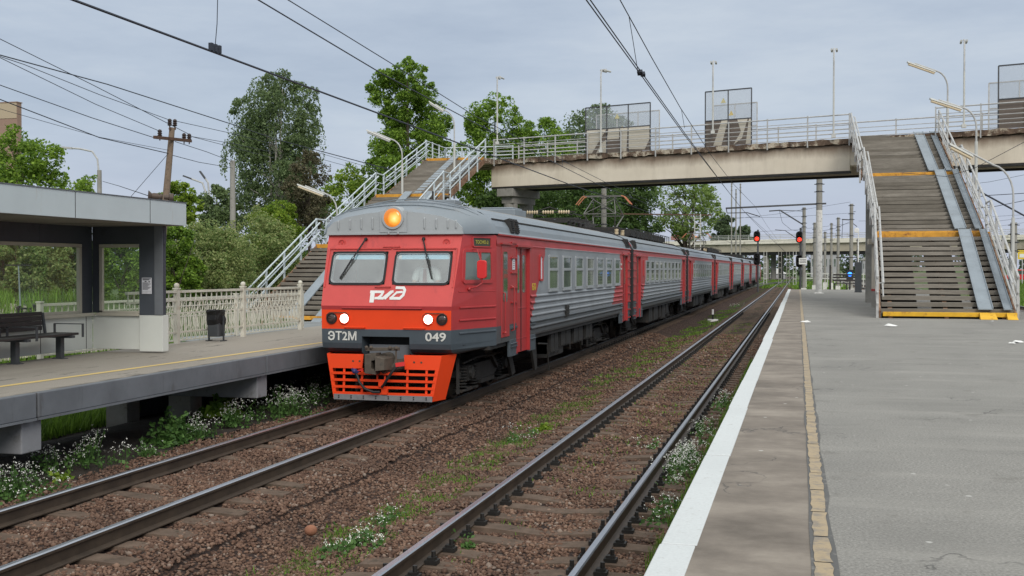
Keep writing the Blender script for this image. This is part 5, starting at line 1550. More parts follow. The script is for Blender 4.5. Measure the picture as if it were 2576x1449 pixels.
for (y0, z0, xl0, xr0, y1, z1, xl1, xr1) in rs:
    for f0, f1 in ((.735, .845), (.925, .985)):
        if y0 > 50: f0, f1 = f0-.01, f1-.01
        b = MB()
        a0, a1 = xl0+(xr0-xl0)*f0, xl0+(xr0-xl0)*f1; c0, c1 = xl1+(xr1-xl1)*f0, xl1+(xr1-xl1)*f1
        for h in (0,):
            vs_ = [(a0, y0-.12, z0+.17), (a1, y0-.12, z0+.17), (c1, y1-.12, z1+.09), (c0, y1-.12, z1+.09), (a0, y0-.12, z0+.20), (a1, y0-.12, z0+.20), (c1, y1-.12, z1+.12), (c0, y1-.12, z1+.12)]
            b.mesh(vs_, [(0,3,2,1),(4,5,6,7),(0,1,5,4),(1,2,6,5),(2,3,7,6),(3,0,4,7)])
        for e0, e1 in ((a0, c0), (a1, c1)):
            b.bar((e0, y0-.12, z0+.21), (e1, y1-.12, z1+.13), .02, .05)
        b.build("ramp_channel", M['channel'], rt)
b = MB(); b.box(2.45, 6.16, 34.86, 34.94, .06, .19); b.box(2.45, 6.16, 34.94, 35.3, .13, .172); b.build("edge_board", M['yellow2'], rt, bevel=.008)
for x0, x1 in ((5.13, 5.55), (5.86, 6.10)):
    b = MB(); b.mesh([(x0, 34.84, .19), (x1, 34.84, .19), (x1+.02, 34.45, .005), (x0-.02, 34.45, .005), (x0, 34.84, .0), (x1, 34.84, .0)], [(0,1,2,3), (0,3,4), (1,5,2), (0,4,5,1)])
    b.build("ramp_foot", M['yellow2'], rt)
b = MB(); b.box(2.5, 6.1, 35.05, 35.15, .0, .12); b.build("base_beam", M['dark_metal'], rt)
# closing landing at the bridge
b = MB(); b.mesh([(2.5, 56.9, BZ-.09), (6.45, 56.9, BZ-.09), (6.45, bp(-4.1,.1,0).y+.1, BZ-.09), (2.5, 57.5, BZ-.09), (2.5, 56.9, BZ+.004), (6.45, 56.9, BZ+.004), (6.45, bp(-4.1,.1,0).y+.1, BZ+.004), (2.5, 57.5, BZ+.004)], [(0,3,2,1),(4,5,6,7),(0,1,5,4)])
b.build("landing", M['tread'], rt)
ls = [(38.7, -.50, -20.3, -16.9, 45.5, 2.55, -20.5, -17.1), (46.8, 2.55, -20.6, -17.2, 53.4, 5.25, -20.8, -17.4), (54.8, 5.25, -20.9, -17.5, 62.9, 7.95, -21.3, -17.9)]
lt = stairs("staircase", "wooden staircase with pale blue railings behind the train, climbing to the left bridge end", ls, True, M['rail_blue'])
b = MB(); b.box(-21.4, -17.85, 62.75, 62.82, 7.76, 8.02); b.build("edge_board", M['yellow'], lt, bevel=.006)
b = MB(); b.box(-20.4, -16.85, 38.55, 38.6, -.44, -.30); b.build("edge_board", M['yellow'], lt)
b = MB()
for f in (.80,):
    for (y0, z0, xl0, xr0, y1, z1, xl1, xr1) in ls:
        for f in (.50, .86):
            a0 = xl0+(xr0-xl0)*f; c0 = xl1+(xr1-xl1)*f
            b.bar((a0, y0-.6, z0-.10), (c0, y1-.1, z1+.12), .40, .05)
b.build("ramp_channel", M['channel'], lt)
b = MB(); b.box(-21.7, -17.5, 62.83, 67.2, BZ-.3, BZ-.004); lg = b.build("landing", M['slab'], fb)
railing_run("railing", [(-21.5, 63.0, BZ), (-21.6, 67.1, BZ), (-17.2, 67.1, BZ)], M['rail_blue'], fb, gap=1.2)
for y in (46.1, 54.1):
    b = MB()
    for x in (-20.3, -17.6): b.bar((x, y, -1.0), (x, y, 2.3 if y < 50 else 5.0), .25)
    b.build("support_post", M['concrete'], lt)
    b = MB()
    for x in (3.0, 6.2):
        if y > 50: b.bar((x, 51, 0), (x, 51, 5.35), .3)
    if b.v: b.build("support_post", M['concrete'], rt)

# ------------------------------------------------------------------ platform lamps
def lamp_arm(base, h, arm, rise, label, parent_h=None, twist=0.0, tube_mat='tube_cream', curve=.9, thick=.05, tip=None):
    """post with a bent gooseneck; arm = horizontal offset vector of the lamp head"""
    t = thing("lamp_post", label, "lamp post", base, "bent lamp posts of the station")
    B_ = Vector(base); A_ = Vector(arm); u = A_.normalized()
    b = MB(); hs = h*.62; b.tube([B_, B_ + Vector((0,0,hs))], thick*1.25, 8); b.build("post", M['lamp_white'], t, smooth=True)
    b = MB(); b.tube([B_ + Vector((0,0,hs)), B_ + Vector((0,0,h-curve))], thick*.8, 8)
    pts = [B_ + Vector((0,0,h-curve))]
    for i in range(1, 7):
        a = R(80)*i/6; pts.append(B_ + Vector((0,0,h-curve)) + u*(curve*.75*(1-math.cos(a))) + Vector((0,0,curve*math.sin(a)*.95)))
    end = B_ + A_ + Vector((0,0,h+rise)); pts.append(end)
    b.tube(pts, thick*.75, 8); b.build("gooseneck", M['steel'], t, smooth=True)
    d_ = (end - pts[-2]).normalized(); st = (pts[-2] if tip is None else end - d_*tip) - Vector((0,0,.10)) + d_*.05
    b = MB(); l = (end - st).length + .35
    side = d_.cross(Vector((0,0,1))).normalized()
    b.mesh([st + side*.075, st - side*.075, st + d_*l - side*.075, st + d_*l + side*.075, st + side*.05 + Vector((0,0,.07)), st - side*.05 + Vector((0,0,.07)), st + d_*l - side*.05 + Vector((0,0,.07)), st + d_*l + side*.05 + Vector((0,0,.07))],
           [(0,1,2,3),(7,6,5,4),(0,4,5,1),(1,5,6,2),(2,6,7,3),(3,7,4,0)])
    hd_ = b.build("lamp_head", M['lamp_white'], t)
    b = MB(); b.tube([st + d_*.05 - Vector((0,0,.05)), st + d_*(l-.05) - Vector((0,0,.05))], .055, 8); b.build("lamp_tube", M[tube_mat], hd_)
    return t
def lamp_px(u, v0, v1, uh, vh, label, d=None, X=None, Y=None, **k):
    p = at(u, v0, d=d, X=X, Y=Y); D = (p - _C).dot(_fw); q = at(u, v1, d=D); e = at(uh, vh, d=D)
    return lamp_arm(p, q.z - p.z, Vector((e.x - q.x, e.y - q.y, 0)), e.z - q.z, label, **k)
lamp_px(848, 640, 484, 768, 468, "bent lamp post with a warm tube lamp by the lowest landing of the left staircase", d=51.5)
lamp_px(1012, 520, 348, 940, 332, "bent lamp post at the left staircase's middle landing, before the tall tree", d=57.5, tube_mat='lamp_white')
lamp_px(1143, 500, 275, 1095, 263, "bent lamp post near the top of the left staircase, right of the tall tree", d=62, tube_mat='lamp_white')
lamp_px(2383, 384, 176, 2300, 160, "tall bent lamp post behind the right staircase, with the highest arm there", d=54)
lamp_px(2455, 500, 268, 2360, 252, "bent lamp post on the right of the staircase's middle landing, below the tallest arm", d=46)
lamp_px(2547, 772, 410, 2415, 373, "slender bent lamp post standing on the platform at the right edge of the view", d=34, curve=1.0, thick=.04, tip=.45)
def bridge_lamp(u, v0, v1, label, dirx=0.5):
    s = s_at(u, -.12); p = bp(s, -.12, 0); D = (p - _C).dot(_fw); p.z = at(u, v0, d=D).z; h = at(u, v1, d=D).z - p.z
    t = thing("bridge_lamp", label, "lamp post", p, "straight lamp posts along the footbridge")
    b = MB(); b.tube([p, p + Vector((0,0,h*.62))], .045, 8); b.box(p.x-.10, p.x+.10, p.y-.08, p.y+.08, p.z-.05, p.z+.12); b.build("post", M['lamp_white'], t)
    vd = Vector((p.x, p.y, 0)).normalized(); b = MB(); top = p + Vector((0,0,h)); b.tube([p + Vector((0,0,h*.62)), top - Vector((0,0,.35)), top + vd*.12 + Vector((.06*dirx,0,-.1)), top + vd*.9 + Vector((.32*dirx,0,.05))], .042, 7); b.build("gooseneck", M['steel'], t, smooth=True)
    b = MB()
    for o in (-.12, .12):
        a = top + vd*.2 + Vector((.12*dirx+o,0,-.12)); b.tube([a, a + vd*1.1 + Vector((.35*dirx,0,.1))], .055, 7)
    b.build("lamp_head", M['lamp_white'], t)
bridge_lamp(1251, 362, 190, "thin lamp post at the left end of the footbridge railing", .6)
bridge_lamp(1511, 382, 172, "thin lamp post on the footbridge in front of the left mesh screen", .9)
bridge_lamp(1792, 335, 150, "thin lamp post on the footbridge in front of the tall middle mesh screen", .1)
bridge_lamp(2095, 345, 118, "thin lamp post on the footbridge just left of the right staircase", .05)
bridge_lamp(2422, 320, 96, "thin lamp post on the footbridge just right of the right staircase", -.1)

# ------------------------------------------------------------------ shelter
SX, SY = -12.92, 18.40
M['panel_white'] = paint("shelter_panel", (.60,.615,.575), .5, 0, .06, 1, (.33,.31,.25), .2, 2.5, .03, .4, True)
M['fascia'] = paint("shelter_fascia", (.47,.525,.545), .45, 0, .05, 1, (.34,.31,.26), .28, 2.2, .03, .4, True)
M['shelter_dark'] = paint("shelter_dark_panel", (.055,.062,.075), .5, 0, .12, 1.4, (.035,.037,.04), .25, 3, .03)
M['soffit'] = paint("shelter_soffit", (.20,.185,.165), .8, 0, .1, 2)
M['beige_frame'] = paint("window_beige", (.42,.39,.32), .6, 0, .08, 3)
M['glass_dirty'] = glass("shelter_glass", (.84,.93,.84), .02, .16, (.42,.46,.36))
sh = thing("platform_shelter", "open fronted platform shelter with pale fascia, dark pillars and glass windows at left", "shelter", (SX, 14, LPZ))
YS = 5.0
b = MB(); b.box(SX-.12, SX, YS, SY, LPZ+.06, .58)
lp_ = b.build("lower_panel", M['panel_white'], sh, bevel=.004)
for y in (10.2, 13.5, 16.9, 18.2): b = MB(); b.box(SX-.02, SX+.003, y-.007, y+.007, LPZ+.07, .57); b.build("seam", M['dark_metal'], lp_)
b = MB(); b.box(SX+.003, -11.90, SY, SY+.12, LPZ+.06, .58); b.box(-11.897, -11.41, SY-.04, SY+.16, LPZ+.03, .60); b.build("lower_panel", M['panel_white'], sh, bevel=.006)
b = MB(); b.box(SX-.03, SX+.10, YS, SY-.06, .585, .64); b.build("sill", M['beige_frame'], sh)
b = MB(); b.box(SX+.11, -11.90, SY-.06, SY+.12, .585, .64); b.build("sill", M['beige_frame'], sh)
b = MB(); b.box(SX-.10, SX, YS, SY, 1.93, 2.26); b.box(SX-.10, SX, 18.07, SY, .64, 1.93); b.box(SX-.10, SX, 11.6, 12.0, .64, 1.93); b.box(SX-.004, SX+.006, 16.89, 16.91, 1.93, 2.25)
b.build("dark_panel", M['shelter_dark'], sh)
b = MB(); b.box(SX+.003, -11.41, SY, SY+.10, 1.93, 2.26); b.box(SX+.003, -12.76, SY, SY+.10, .64, 1.93); b.box(-11.90, -11.44, SY-.03, SY+.13, .605, 2.26); b.build("dark_panel", M['shelter_dark'], sh)
b = MB(); b.box(-11.57, -11.40, SY-.05, SY-.031, .61, 2.26); b.build("pillar_trim", M['beam_grey'], sh)
b = MB()
for y in (18.02, 12.03): b.box(SX-.05, SX+.02, y-.035, y+.035, .65, 1.86)
b.box(SX-.05, SX+.02, 12.0, 18.06, 1.865, 1.925); b.box(SX-.05, SX+.016, 12.0, 18.06, .642, .69)
f = b.build("window", M['beige_frame'], sh)
b = MB(); b.poly([(SX-.035, 12.03, .66), (SX-.035, 18.03, .66), (SX-.035, 18.03, 1.9), (SX-.035, 12.03, 1.9)]); b.build("pane", M['glass_dirty'], f)
b = MB(); b.box(-12.76, -12.70, SY-.02, SY+.05, .65, 1.86); b.box(-12.76, -11.905, SY-.02, SY+.05, 1.865, 1.925); b.box(-12.76, -11.905, SY-.02, SY+.05, .642, .68)
f = b.build("window", M['beige_frame'], sh)
b = MB(); b.poly([(-12.74, SY+.035, .66), (-11.91, SY+.035, .66), (-11.91, SY+.035, 1.9), (-12.74, SY+.035, 1.9)]); b.build("pane", M['glass_dirty'], f)
FX, FYE = -11.08, 18.65
b = MB(); b.box(FX-.06, FX, YS, FYE, 2.27, 2.69)
fa_ = b.build("fascia", M['fascia'], sh, bevel=.004)
for y in (9.4, 12.6, 15.35, 17.45): b = MB(); b.box(FX-.01, FX+.003, y-.006, y+.006, 2.275, 2.685); b.build("seam", M['dark_metal'], fa_)
b = MB(); b.box(FX-.08, FX+.012, YS, FYE+.012, 2.690, 2.705); b.build("cap_flashing", M['beam_grey'], fa_)
b = MB(); b.box(-13.5, FX-.061, FYE-.06, FYE, 2.27, 2.69); b.build("fascia", M['fascia'], sh)
b = MB(); b.box(-13.5, FX-.061, YS, FYE-.061, 2.60, 2.66); b.build("roof", M['beam_grey'], sh)
b = MB(); b.box(-13.5, FX-.061, YS, FYE-.061, 2.262, 2.30)
for y in (8, 11, 14, 17): b.box(-12.9, FX-.07, y-.01, y+.01, 2.255, 2.262)
b.build("soffit", M['soffit'], sh)
p = at(268, 572, Z=2.262)
b = MB(); b.lathe((p.x, p.y, 2.262), (0,0,-1), [(0, .12), (.04, .125), (.042, .11), (.09, .115), (.092, .10), (.13, .09), (.14, 0)], 20); b.build("ceiling_lamp", M['lamp_white'], sh)
t = thing("notice", "white printed notice taped to the dark shelter pillar", "notice", (-11.62, SY-.05, 1.0))
b = MB(); b.box(-11.83, -11.625, SY-.055, SY-.0515, 1.0, 1.30); b.build("sheet", M['paper'], t)
b = MB()
for i, z in enumerate((1.275, 1.255, 1.20, 1.18, 1.16, 1.14, 1.12, 1.10, 1.08)): b.box(-11.815, -11.64 - .03*(i % 3), SY-.0575, SY-.0555, z, z+(.010 if i > 1 else .014))
b.box(-11.77, -11.73, SY-.0575, SY-.0555, 1.222, 1.24); b.box(-11.69, -11.655, SY-.0575, SY-.0555, 1.215, 1.235)
for k in range(7): b.box(-11.815+.027*k, -11.812+.027*k, SY-.0575, SY-.0555, 1.005, 1.06)
b.build("print", M['ink'], t)

# bench under the window
M['bench_wood'] = paint("bench_slat", (.032,.027,.026), .55, 0, .25, 3, (.055,.05,.045), .2)
M['bench_metal'] = paint("bench_frame", (.058,.064,.070), .45, .2, .15, 3)
bn = thing("bench", "dark slatted bench with metal armrests under the shelter window", "bench", (-12.35, 15, LPZ))
b = MB()
for z0, z1 in ((.40, .475), (.485, .56), (.57, .645), (.655, .72)): b.box(-12.80, -12.765, 11.0, 16.75, z0, z1)
b.build("backrest", M['bench_wood'], bn, bevel=.006)
b = MB()
for i in range(4): b.box(-12.70+.125*i, -12.59+.125*i, 11.0, 17.0, .31, .35)
b.build("seat", M['bench_wood'], bn, bevel=.006)
for y in (16.80, 15.65, 13.2):
    b = MB(); b.box(-12.50, -12.40, y-.05, y+.05, LPZ, .31); b.box(-12.56, -12.34, y-.07, y+.07, LPZ, LPZ+.012); b.box(-12.78, -12.18, y-.045, y+.045, .265, .308); b.bar((-12.74, y, .28), (-12.80, y, .70), .05, .03, up=(1,0,0)); b.build("leg", M['bench_metal'], bn)
for y in (17.02, 15.80):
    b = MB(); b.bar((-12.72, y, .50), (-12.14, y, .50), .05, .014); b.bar((-12.15, y, .50), (-12.15, y, .27), .014, .05, up=(0,1,0)); b.bar((-12.72, y, .50), (-12.72, y, .30), .014, .05, up=(0,1,0)); b.build("armrest", M['bench_metal'], bn)

# ------------------------------------------------------------------ fences
def fence(name, label, pts, zb_, h, mat, ball=True, cell=.20, pat=True, post_h=None, nopost=()):
    t = thing(name, label, "fence", (pts[0][0], pts[0][1], zb_))
    for i, p in enumerate(pts):
        if i in nopost: continue
        b = MB(); ph = post_h or h+.02
        b.box(p[0]-.048, p[0]+.048, p[1]-.048, p[1]+.048, zb_-.1, zb_+ph); b.box(p[0]-.062, p[0]+.062, p[1]-.062, p[1]+.062, zb_+ph, zb_+ph+.03)
        if ball: b.ball((p[0], p[1], zb_+ph+.075), .058, 8)
        b.build("post", mat, t)
    for p, q in zip(pts[:-1], pts[1:]):
        p, q = Vector((p[0], p[1], zb_)), Vector((q[0], q[1], zb_)); d_ = (q-p); l = d_.length; u = d_/l; n = u.cross(Vector((0,0,1))); b = MB()
        P = lambda s, z, o=0: p + u*s + n*o + Vector((0,0,z))
        b.bar(P(.05, h-.03), P(l-.05, h-.03), .07, .05); b.bar(P(.05, h-.22), P(l-.05, h-.22), .035, .03); b.bar(P(.05, .24), P(l-.05, .24), .05, .035)
        if pat:
            b.bar(P(.05, h-.48), P(l-.05, h-.48), .03, .03)
            m_ = max(2, int(l/cell)); c = l/m_
            for i in range(m_):
                s = (i+.5)*c
                ring = [P(s+.062*math.cos(a), h-.35+.11*math.sin(a)) for a in [2*math.pi*k/8 for k in range(9)]]
                b.tube(ring, .010, 4, cap=False)
                b.bar(P(s, h-.22), P(s, h-.05), .02)
                bel = .05
                for o in (-1, 1):
                    b.tube([P(s+o*c*.46, h-.48), P(s+o*c*.40, .62, bel*.4), P(s+o*c*.20, .40, bel), P(s+o*c*.10, .25)], .0095, 4)
                b.bar(P(s, .25), P(s, h-.48), .018)
        else:
            m_ = max(2, int(l/.22)); c = l/m_
            for i in range(m_+1): b.bar(P(i*c, .1), P(i*c, h-.05), .022)
            for i in range(m_):
                s = (i+.5)*c
                b.tube([P(s+c*.46*math.cos(a), .36+.17*math.sin(a)) for a in [math.pi*k/6 for k in range(7)]], .016, 4, cap=False)
        b.build("panel", mat, t)
    return t
fence("platform_fence", "ornate white metal fence with ball topped posts beside the black bin", [(-12.56, 18.9), (-12.56, 20.75), (-12.42, 23.35), (-12.42, 26.4)], LPZ, 1.12, M['fence_white'], nopost=(0,))
fence("path_fence", "second white fence along the grey landing behind the bin", [(-15.3, 20.0), (-15.2, 24.0), (-15.1, 28.0), (-15.0, 32.0)], -.58, 1.32, M['fence_white'], ball=False)
fence("path_fence", "low arched cream fence seen through the shelter's large window", [(-17.0, 10.0), (-17.0, 13.5), (-17.0, 17.0), (-17.0, 20.5)], -.36, 1.22, M['fence_white'], ball=False, pat=False)
# waste bin with a black bag
bx, by = -12.24, 21.8
t = thing("waste_bin", "black waste bin with plastic bag on the left platform by the white fence", "waste bin", (bx, by, LPZ))
b = MB(); b.prism(rrect(bx, by, .29, .30, .05), 'z', .0, .30); b.build("bin", M['bench_metal'], t, bevel=.01)
b = MB(); P0 = rrect(bx, by, .31, .32, .08, 3); P1 = rrect(bx, by, .34, .35, .09, 3); n = len(P0); r_ = random.Random(2)
lv = [(P0, .26), (P1, .36), (P0, .46), (P1, .55), (P1, .58), (P0, .57)]
vs_ = [];
for P_, z in lv: vs_ += [(x + r_.uniform(-.015, .015), y + r_.uniform(-.015, .015), z + r_.uniform(-.015, .015)) for x, y in P_]
b.mesh(vs_, [(i*n+k, i*n+(k+1) % n, (i+1)*n+(k+1) % n, (i+1)*n+k) for i in range(len(lv)-1) for k in range(n)] + [tuple(range((len(lv)-1)*n, len(lv)*n))])
M['bag'] = paint("black_bag", (.010,.010,.011), .4, 0, .3, 9, bumpk=.6, spec=.35); b.build("bag", M['bag'], t)
b = MB()
for s in (-1, 1): b.bar((bx+s*.175, by, LPZ), (bx+s*.175, by, .45), .03); b.bar((bx+s*.175, by-.12, LPZ+.01), (bx+s*.175, by+.12, LPZ+.01), .04, .02)
b.bar((bx-.175, by, .05), (bx+.175, by, .05), .03); b.build("stand", M['bench_metal'], t)
# kick scooter on the path
p = at(47, 745, d=30); p.z = gz(p.x, p.y) + .06
t = thing("kick_scooter", "grey kick scooter parked on the path, seen through the shelter window", "scooter", p)
z1 = at(47, 667, d=30).z
b = MB(); b.tube([p + Vector((.05,0,.15)), p + Vector((0,0,z1-p.z))], [.022, .016], 8); b.build("stem", M['channel'], t)
b = MB(); b.bar(Vector((p.x-.32, p.y-.12, z1)), Vector((p.x+.32, p.y+.12, z1)), .035); b.build("handlebar", M['black'], t)
b = MB(); b.bar(p + Vector((.05,.05,.14)), p + Vector((-.2,.85,.10)), .16, .05); b.build("deck", M['black'], t)
for q in (p + Vector((.05,-.05,.11)), p + Vector((-.25,.95,.11))):
    b = MB(); b.lathe(q - Vector((.02,0,0)), (1,0,0), [(0, .05), (0, .11), (.04, .11), (.04, .05)], 14); b.build("wheel", M['black'], t)
# ------------------------------------------------------------------ utility poles and wires on the left
XW = -18.4
pb_, ptp = at(412, 560, X=XW), at(433, 322, X=XW)
t = thing("utility_pole", "leaning wooden utility pole with crossarm and dark insulators behind the shelter", "utility pole", pb_)
b = MB(); b.tube([pb_ + (pb_-ptp)*.5, ptp], [.125, .085], 10); b.build("pole", M['wood_pole'], t, smooth=True)
b = MB(); c0, c1 = at(388, 345, X=XW+.1), at(476, 354, X=XW+.1)
b.bar(c0, c1, .07, .09); b.bar(c0 + Vector((0,.12,0)), c1 + Vector((0,.12,0)), .05, .08); b.bar(at(426, 324, X=XW), at(441, 324, X=XW), .05, .05)
for u in (427, 440): b.bar(at(u, 324, X=XW), at(u, 318, X=XW), .03)
b.build("crossarm", M['rust'], t)
INS = [(427, 308), (440, 309), (402, 335), (463, 344), (476, 345)]
for u, v in INS:
    c = at(u, v, X=XW); b = MB(); b.bar(c - Vector((0,0,.22)), c, .025)
    b.lathe(c - Vector((0,0,.10)), (0,0,1), [(0, .05), (.03, .075), (.06, .05), (.09, .075), (.12, .05), (.15, .07), (.20, .045), (.22, 0)], 10); b.build("insulator", M['insul'], t)
pq = at(585, 404, X=-24.0)
t = thing("utility_pole", "straight grey concrete pole in front of the birch", "utility pole", (pq.x, pq.y, -.6))
b = MB(); b.tube([(pq.x, pq.y, -.7), pq], [.15, .11], 10); b.bar(pq + Vector((-.1,0,-.25)), pq + Vector((.1,0,-.25)), .06); b.build("pole", M['concrete'], t, smooth=True)
pq2 = at(250, 428, d=62)
t = thing("street_lamp", "street lamp with long curved arm on a concrete pole, left of the leaning pole", "street lamp", (pq2.x, pq2.y, gz(pq2.x, pq2.y)))
b = MB(); b.tube([(pq2.x, pq2.y, gz(pq2.x, pq2.y)), pq2], [.17, .12], 8); b.build("post", M['concrete'], t)
D_ = (pq2 - _C).dot(_fw)
b = MB(); b.tube([at(249, 440, d=D_), at(245, 400, d=D_), at(232, 381, d=D_), at(200, 374, d=D_), at(155, 371, d=D_)], .05, 7); b.bar(at(182, 373, d=D_), at(155, 371, d=D_), .22, .10); b.build("arm", M['steel'], t)
for u0, v0, u1, v1, lab in ((523, 500, 482, 450, "far street lamp in the gap left of the birch, the lower and longer of two"), (527, 500, 516, 449, "far street lamp in the gap left of the birch, the short upright one of two")):
    p, q = at(u0, v0, d=75), at(u1, v1, d=75)
    t = thing("street_lamp", lab, "street lamp", (p.x, p.y, gz(p.x, p.y)))
    b = MB(); b.tube([(p.x, p.y, gz(p.x, p.y)), p, at((u0*2+u1)/3, (v0+v1*4)/5, d=75), q], .06, 6); b.build("post", M['steel'], t)
    b = MB(); b.bar(q, q + (q-at((u0*2+u1)/3, (v0+v1*4)/5, d=75)).normalized()*.6, .25, .1); b.build("lamp_head", M['frame_dark'], t)
# loudspeaker bolted to the shelter roof
q = at(386, 492, d=20.6); q.z = 2.69 + .12
t = thing("loudspeaker", "brown horn loudspeaker on the shelter roof beside the leaning pole", "loudspeaker", (q.x, q.y, 2.67))
dr = Vector((-.80, -.58, .06)).normalized()
M['horn'] = paint("loudspeaker_brown", (.075,.052,.038), .6, 0, .2, 4)
b = MB(); b.lathe(q, dr, [(-.16, .04), (-.14, .062), (0, .062), (.03, .052), (.085, .098), (.092, .102), (.085, .085), (.03, .045), (.025, .0)], 18); b.build("horn", M['horn'], t, smooth=True)
b = MB(); b.lathe(q + dr*.015, dr, [(0, .03), (.045, .028), (.05, 0)], 10); b.build("driver_cap", M['insul_white'], t)
b = MB(); b.lathe(q - dr*.19, -dr, [(0, .045), (.08, .048), (.09, .075), (.16, .082), (.165, 0)], 14); b.build("horn", M['horn'], t, smooth=True)
b = MB(); b.box(q.x+.03, q.x+.12, q.y+.02, q.y+.10, 2.665, q.z+.05); b.build("bracket", M['bench_metal'], t)

def wire(label, pts, r=.012, group="overhead wires", sag=0.0, name="overhead_wire", extra=None):
    P = [Vector(p) for p in pts]
    if len(P) == 2 and sag:
        a, c = P; P = [a.lerp(c, i/12) - Vector((0,0,sag*4*(i/12)*(1-i/12))) for i in range(13)]
    b = MB(); b.tube(P, r*.72, 5)
    o = b.build(name, M['wire'], origin=P[0], smooth=True)
    tag(o, label, "overhead wire", group)
    if extra:
        e = MB(); extra(e); e.build("clamp", M['wire'], o)
    return o
G1 = "wires of the pole line on the left"
wire("thick dark cable running from the left edge above the leaning pole into the birch", [at(-60, 122, X=XW-1), at(270, 212, X=XW-1), at(585, 313, X=XW-1), at(700, 352, X=XW-1), at(1000, 432, X=XW-1)], .022, G1)
wire("wire steeply crossing the thick cable on its way to the crossarm's right end", [at(-60, 66, X=XW), at(0, 98, X=XW), at(230, 212, X=XW), at(476, 338, X=XW)], .014, G1)
wire("wire from just under the thick cable to the leaning pole's topmost left insulator", [at(-60, 122, X=XW), at(60, 162, X=XW), at(250, 238, X=XW), at(427, 302, X=XW)], .013, G1)
wire("wire from the left edge to the insulator on the crossarm's left end", [at(-60, 117, X=XW), at(0, 145, X=XW), at(240, 262, X=XW), at(402, 330, X=XW)], .013, G1)
wire("wire from the left edge ending at the crossarm's left tip", [at(-60, 190, X=XW), at(0, 214, X=XW), at(230, 296, X=XW), at(390, 347, X=XW)], .015, G1)
wire("lowest thick wire from the left edge above the tower block to the leaning pole's shaft", [at(-60, 226, X=XW), at(0, 250, X=XW), at(250, 346, X=XW), at(424, 386, X=XW)], .018, G1)
wire("thin low wire from the tower block's roof to the leaning pole", [at(-60, 262, X=XW), at(0, 274, X=XW), at(250, 345, X=XW), at(424, 378, X=XW)], .009, G1)
wire("wire from the leaning pole's top insulators down into the birch", [at(440, 304, X=XW), at(585, 336, X=XW-.5), at(700, 366, X=XW-1)], .013, G1)
wire("wire from the crossarm's right insulators to the birch, the upper one", [at(463, 340, X=XW), at(590, 362, X=XW-.5), at(690, 384, X=XW-1)], .012, G1)
wire("wire from the crossarm's right insulators to the birch, the lower one", [at(476, 342, X=XW), at(590, 372, X=XW-.5), at(690, 398, X=XW-1)], .012, G1)
wire("wire from below the crossarm down to the straight concrete pole's top", [at(440, 356, X=XW), at(520, 382, X=XW-.5), pq + Vector((0,0,-.05))], .014, G1)
wire("wire from the leaning pole's shaft down to the straight concrete pole", [at(424, 388, X=XW), at(500, 408, X=XW-.5), pq + Vector((0,0,-.32))], .014, G1)
wire("stay wire slanting from the leaning pole down to the shelter roof", [at(420, 390, X=XW), at(328, 496, X=XW-.4)], .012, G1)
wire("short cable from the street lamp pole down to the loudspeaker", [at(258, 456, d=40), at(300, 468, d=30), at(372, 492, d=21)], .012, G1)
for k, (v0, v1) in enumerate(((378, 415), (384, 424), (398, 436))):
    wire("wire crossing the pale gap right of the birch, " + ("uppermost", "middle", "lowest")[k] + " of three", [at(800, v0, d=62), at(925, v1 - 4, d=66), at(1000, v1+14, d=68)], .016, G1)

# ------------------------------------------------------------------ catenary over the tracks
G2 = "overhead line of the train's track"; G3 = "overhead line of the empty track"
def run(label, ends, r, group, n=16, droppers=()):
    (u0, v0, X0), (u1, v1, X1) = ends[0], ends[-1]
    pts = [at(u, v, X=X_) for u, v, X_ in ends]
    return wire(label, pts, r, group)
XA = TXL + .05
a0, a1 = at(185, 0, X=XA), at(1433, 464, X=XA)
dA = (a1 - a0)
wire("thick contact wire sweeping from the upper left corner down to the raised pantograph", [a0 - dA*.12, a0, a0 + dA*.5, a1, at(1517, 492, X=XA), Vector((XA, 90, 4.4)), Vector((XA, 240, 4.6))], .021, G2,
     extra=lambda e: [e.bar(at(u, 123 + (u-535)*.33, X=XA) + Vector((0,0,-.03)), at(u, 123 + (u-535)*.33, X=XA) + Vector((0,0,.07)), .05) for u in (531, 541, 551)])
wire("thin dropper wire hanging above the clamp at the upper left", [at(541, 118, X=XA), at(546, 60, X=XA), at(548, -30, X=XA)], .008, G2)
XB = TXL + .35
b0, b1, b2, b3 = at(650, 0, X=XB), at(960, 185, X=XB), at(1192, 308, X=XB), at(1501, 462, X=XB)
wire("lower wire of the pair crossing the sky before the tallest tree", [b0 - (b1-b0)*.3, b0, b1, b2, b3, Vector((XB, 88, 4.75))], .015, G2)
c0, c1, c2, c3 = at(725, 0, X=XB), at(985, 160, X=XB), at(1195, 292, X=XB), at(1520, 457, X=XB)
wire("upper wire of the pair crossing the sky before the tallest tree", [c0 - (c1-c0)*.3, c0, c1, c2, c3, Vector((XB, 88, 4.95))], .012, G2)
wire("short dropper between two catenary wires in front of the bridge beam", [at(1416, 383, X=XB), at(1414, 418, X=XB)], .010, G2)
XD = TXR
for o, nm in ((-.05, "left"), (.05, "right")):
    q = [at(1475 + (10 if o > 0 else 0), 0, X=XD), at(1607 + (6 if o > 0 else 0), 181, X=XD), at(1722 + (4 if o > 0 else 0), 340, X=XD), at(1832, 482, X=XD), at(1872, 532, X=XD)]
    wire("twin contact wire over the empty track, the " + nm + " of the pair", [q[0] - (q[1]-q[0])*.3] + q + [Vector((XD, 110, 4.75)), Vector((XD, 240, 4.8))], .013, G3,
         extra=(lambda e: [e.bar(at(1609, 178, X=XD), at(1611, 187, X=XD), .09, .05), e.bar(at(1616, 183, X=XD), at(1618, 190, X=XD), .08, .05)]) if o < 0 else None)
